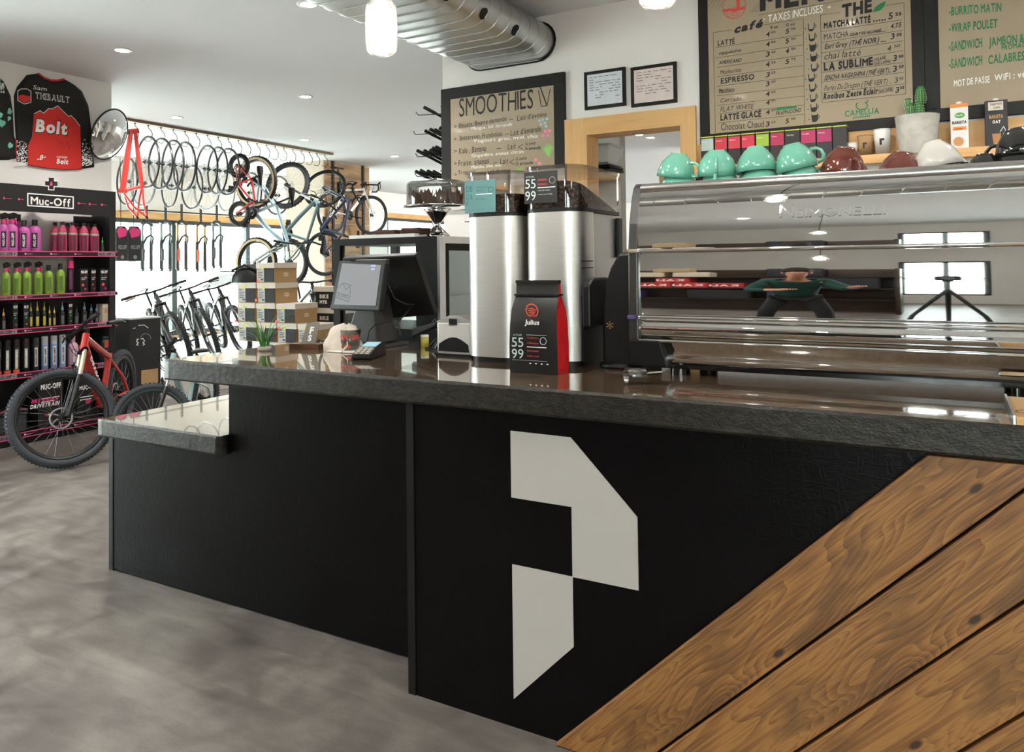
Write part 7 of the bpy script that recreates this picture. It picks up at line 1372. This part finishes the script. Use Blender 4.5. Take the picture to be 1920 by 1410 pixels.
# ================================================================ BEHIND THE CAMERA: WHAT THE MACHINE MIRRORS
t = thing('ventilation_duct', 'round spiral duct across the room behind the camera, mirrored along the machine top', 'duct', (0, 1.35, 2.75)); MB().cyl((-2.2, 0, 0), (4.35, 0, 0), .2, n=32).build('duct_shell', M_DUCT, t); mb = MB()
for k in range(38): mb.tube([(-2.18+k*.17+.17*i/16, .202*math.cos(2*PI*i/16), .202*math.sin(2*PI*i/16)) for i in range(17)], .006, 4)
mb.build('spiral_seam', M_DUCT, t)
for x in (-1.9, 1, 3.5): MB().tube([(x, 0, .2), (x, 0, CEIL-2.75)], .006, 6).build('hanger', M_ALU, t)
YM = -2.6; t = thing('slat_display_wall', 'dark wooden slat wall with shelves of goods behind the camera, mirrored in the machine', 'display wall', (-2.6, YM, 0)); MB().box((-2.3, -.05, 0), (2.25, 0, 1.86)).build('back_panel', M_DARKWOOD, t)
for z in (.55, 1.02, 1.5): board('shelf', (-2.3, .001, z), (2.25, .34, z+.03), par=t, m=M_DARKWOOD)
MB().box((-2.3, -.05, 0), (-2.26, .36, 1.86)).build('side', M_DARKWOOD, t); MB().box((2.21, -.05, 0), (2.25, .36, 1.86)).build('side', M_DARKWOOD, t)
def blob(name, lb, cat, c, sz, col, txt=None):
    o_ = thing(name, lb, cat, c); MB().box((-sz[0]/2, -sz[1]/2, 0), (sz[0]/2, sz[1]/2, sz[2]), .02).build('folded_cloth' if 'shirt' in name else 'body', m_of(col, rough=.7), o_)
    if txt: mb = MB(); text(mb, txt, (sz[0]*.35, sz[1]/2+.002, sz[2]*.35), (-1, 0, 0), (0, 0, 1), sz[2]*.35, 2); mb.build('lettering', M_INKW, o_)
yq = YM+.18
for i, (x, z, w, h, c, n_, lb, tx) in enumerate(((-2.15, 1.05, .34, .13, 'b8282c', 'shoe_carton', 'red carton mirrored in the machine, right of its twin', 'KALI'), (-2.5, 1.05, .32, .13, 'b8282c', 'shoe_carton', 'red carton mirrored in the machine, left of its twin', 'KALI'), (-2.33, 1.279, .34, .12, 'c03034', 'shoe_carton', 'red carton on top of two others, mirrored in the machine', 'KALI'), (-1.8, 1.05, .3, .12, 'a82428', 'shoe_carton', 'darker red carton mirrored at the right of the red ones', 'KALI'),
        (-3.2, 1.05, .34, .10, 'd0702c', 'folded_shirt', 'orange folded shirt mirrored near the left end of the machine', None), (-2.9, .58, .42, .2, '5a4a8c', 'folded_shirt', 'purple folded shirt mirrored low in the machine', 'A'), (-3.35, .58, .3, .12, 'b39a50', 'folded_shirt', 'mustard folded shirt mirrored at the left end of the machine', None), (-2.9, 1.05, .2, .2, '484a66', 'folded_shirt', 'slate folded shirt mirrored beside the orange one', 'A'),
        (-2.6, 1.53, .36, .12, 'c9bca8', 'shoe_carton', 'pale shoe carton mirrored on the upper shelf, left one', None), (-2.15, 1.53, .36, .12, 'c9bca8', 'shoe_carton', 'pale shoe carton mirrored on the upper shelf, right one', None), (-2.35, 1.742, .36, .10, 'a88f70', 'shoe_carton', 'kraft carton on top of two pale ones, mirrored in the machine', None), (-1.9, .58, .6, .22, '1b1b1d', 'shoe_carton', 'black carton with white labels mirrored low in the machine', '= ='), (-1.2, 1.53, .5, .2, '16181c', 'folded_shirt', 'black folded shirt mirrored at the machine centre', None), (-.75, 1.05, .5, .25, '1c2226', 'folded_shirt', 'charcoal folded shirt mirrored right of the machine centre', None), (-1.35, 1.05, .3, .25, '5c201c', 'folded_shirt', 'maroon folded shirt mirrored at the machine centre', None), (-1.25, .58, .4, .25, '22304c', 'folded_shirt', 'navy folded shirt mirrored low at the machine centre', None))):
    blob(n_, lb, 'carton' if 'carton' in n_ else 'shirt', (x, yq, z+.0005), (w, .3, h*1.75), c, tx)
# tripod and camera, and the photographer beside it (seen only in the mirror)
t = thing('camera_tripod', 'black camera on a tripod mirrored near the right end of the machine', 'tripod', (0, -.13, 0))
for a in (PI/2+PI, .5, PI-.5): MB().tube([(0, 0, 1.18), (.42*math.cos(a), .42*math.sin(a)-.02, .0)], [.018, .012], 8).build('leg', M_BLACKM, t)
MB().cyl((0, 0, 1.1), (0, 0, 1.36), .016, n=10).build('column', M_BLACKM, t); MB().box((-.07, -.05, 1.38), (.07, .02, 1.48), .01).build('camera_body', M_BLACK, t); MB().cyl((0, .02, 1.43), (0, .085, 1.43), .035, n=20).build('lens', M_BLACKG, t); MB().box((-.03, -.03, 1.35), (.03, .03, 1.38)).build('head', M_BLACKM, t)
pt = thing('person', 'person in dark green shirt and black trousers stooping beside the tripod, mirrored in the machine', 'person', (-.95, -.75, 0), -.2)
def skin(name, J, E, m, par, root=0, sub=2):
    me = bpy.data.meshes.new(name); me.from_pydata([j[0] for j in J], E, []); me.materials.append(m); o_ = bpy.data.objects.new(name, me); COL.objects.link(o_); o_.parent = par
    sk = o_.modifiers.new('skin', 'SKIN'); sk.use_smooth_shade = True
    for i, j in enumerate(J): me.skin_vertices[0].data[i].radius = (j[1], j[2] if len(j) > 2 else j[1]); me.skin_vertices[0].data[i].use_root = (i == root)
    s_ = o_.modifiers.new('s', 'SUBSURF'); s_.levels = sub; s_.render_levels = sub; return o_
M_SKIN = mat('skin', 'b98068', .55, var=.05); M_SHIRT = mat('dark_green_shirt', '0f3a34', .8, var=.15, scale=12); M_TROU = mat('black_trousers', '131316', .8, var=.12)
# one continuous body: pelvis, legs apart, back bent forward, arms reaching to the camera
J = [((0, 0, .92), .13, .11), ((0, .10, 1.12), .12, .10), ((0, .24, 1.30), .15, .11), ((0, .33, 1.40), .07, .07), ((0, .37, 1.45), .052, .052), ((.0, .41, 1.52), .075, .085), ((0, .43, 1.60), .085, .09), ((0, .42, 1.68), .05, .055),
     ((.10, .0, .88), .085, .085), ((.17, .06, .48), .06, .06), ((.20, -.04, .10), .04, .04), ((.21, .10, .04), .035, .03), ((-.10, 0, .88), .085, .085), ((-.20, -.02, .48), .06, .06), ((-.26, -.16, .10), .04, .04), ((-.27, -.02, .04), .035, .03),
     ((.19, .25, 1.34), .055, .055), ((.30, .38, 1.16), .043, .043), ((.34, .62, 1.22), .033, .033), ((.35, .69, 1.24), .03, .02), ((-.19, .25, 1.34), .055, .055), ((-.30, .32, 1.12), .043, .043), ((-.12, .52, 1.14), .033, .033), ((-.06, .57, 1.16), .03, .02)]
E_ = [(0, 1), (1, 2), (2, 3), (3, 4), (4, 5), (5, 6), (6, 7), (0, 8), (8, 9), (9, 10), (10, 11), (0, 12), (12, 13), (13, 14), (14, 15), (2, 16), (16, 17), (17, 18), (18, 19), (2, 20), (20, 21), (21, 22), (22, 23)]
skin('body', J, E_, M_SKIN, pt)
J2 = [((0, .0, .86), .175, .16), ((0, .10, 1.12), .165, .145), ((0, .24, 1.30), .20, .16), ((0, .32, 1.385), .10, .10), ((.19, .25, 1.34), .09, .09), ((.30, .38, 1.16), .068, .068), ((.33, .54, 1.20), .052, .052), ((-.19, .25, 1.34), .09, .09), ((-.30, .32, 1.12), .068, .068), ((-.18, .46, 1.135), .052, .052)]
skin('shirt', J2, [(0, 1), (1, 2), (2, 3), (2, 4), (4, 5), (5, 6), (2, 7), (7, 8), (8, 9)], M_SHIRT, pt)
J3 = [((0, 0, .93), .14, .125), ((.10, .0, .86), .10, .10), ((.17, .06, .48), .075, .075), ((.20, -.03, .12), .058, .058), ((-.10, 0, .86), .10, .10), ((-.20, -.02, .48), .075, .075), ((-.26, -.15, .12), .058, .058)]
skin('trousers', J3, [(0, 1), (1, 2), (2, 3), (0, 4), (4, 5), (5, 6)], M_TROU, pt)
for sx in (-.03, .03): MB().ball((sx, .508, 1.59), (.012, .008, .008), 10, 6).build('eye', M_INKW, pt)
MB().prism([(-.012, .505, 1.55), (.012, .505, 1.55), (0, .505, 1.595)], (0, .025, -.006)).build('nose', M_SKIN, pt, bevel=.004); MB().box((-.022, .498, 1.522), (.022, .505, 1.529)).build('mouth', mat('lips', '8c4a40', .6), pt)
for sx in (-.088, .088): MB().ball((sx, .42, 1.58), (.012, .022, .032), 10, 6).build('ear', M_SKIN, pt)
mb = MB(); mb.ball((0, .41, 1.645), (.098, .105, .085), 16, 10); mb.build('hair', mat('dark_hair', '21160f', .7, var=.2, scale=40), pt)
for sx in (.21, -.27): MB().ball((sx, .06 if sx > 0 else -.06, .035), (.045, .13, .045), 12, 8).build('shoe', M_BLACK, pt)
for x, y, z, q in ((.35, .69, 1.24, 1), (-.06, .57, 1.16, -1)):
    for k in range(4): MB().tube([(x+(k-1.5)*.018, y, z), (x+(k-1.5)*.019, y+.045, z+.012), (x+(k-1.5)*.018, y+.075-.006*abs(k-1.5), z-.006)], [.009, .0085, .007], 8).build('finger', M_SKIN, pt)
    MB().tube([(x-q*.03, y-.02, z), (x-q*.05, y+.02, z+.005), (x-q*.045, y+.05, z+.002)], [.010, .009, .008], 8).build('thumb', M_SKIN, pt)
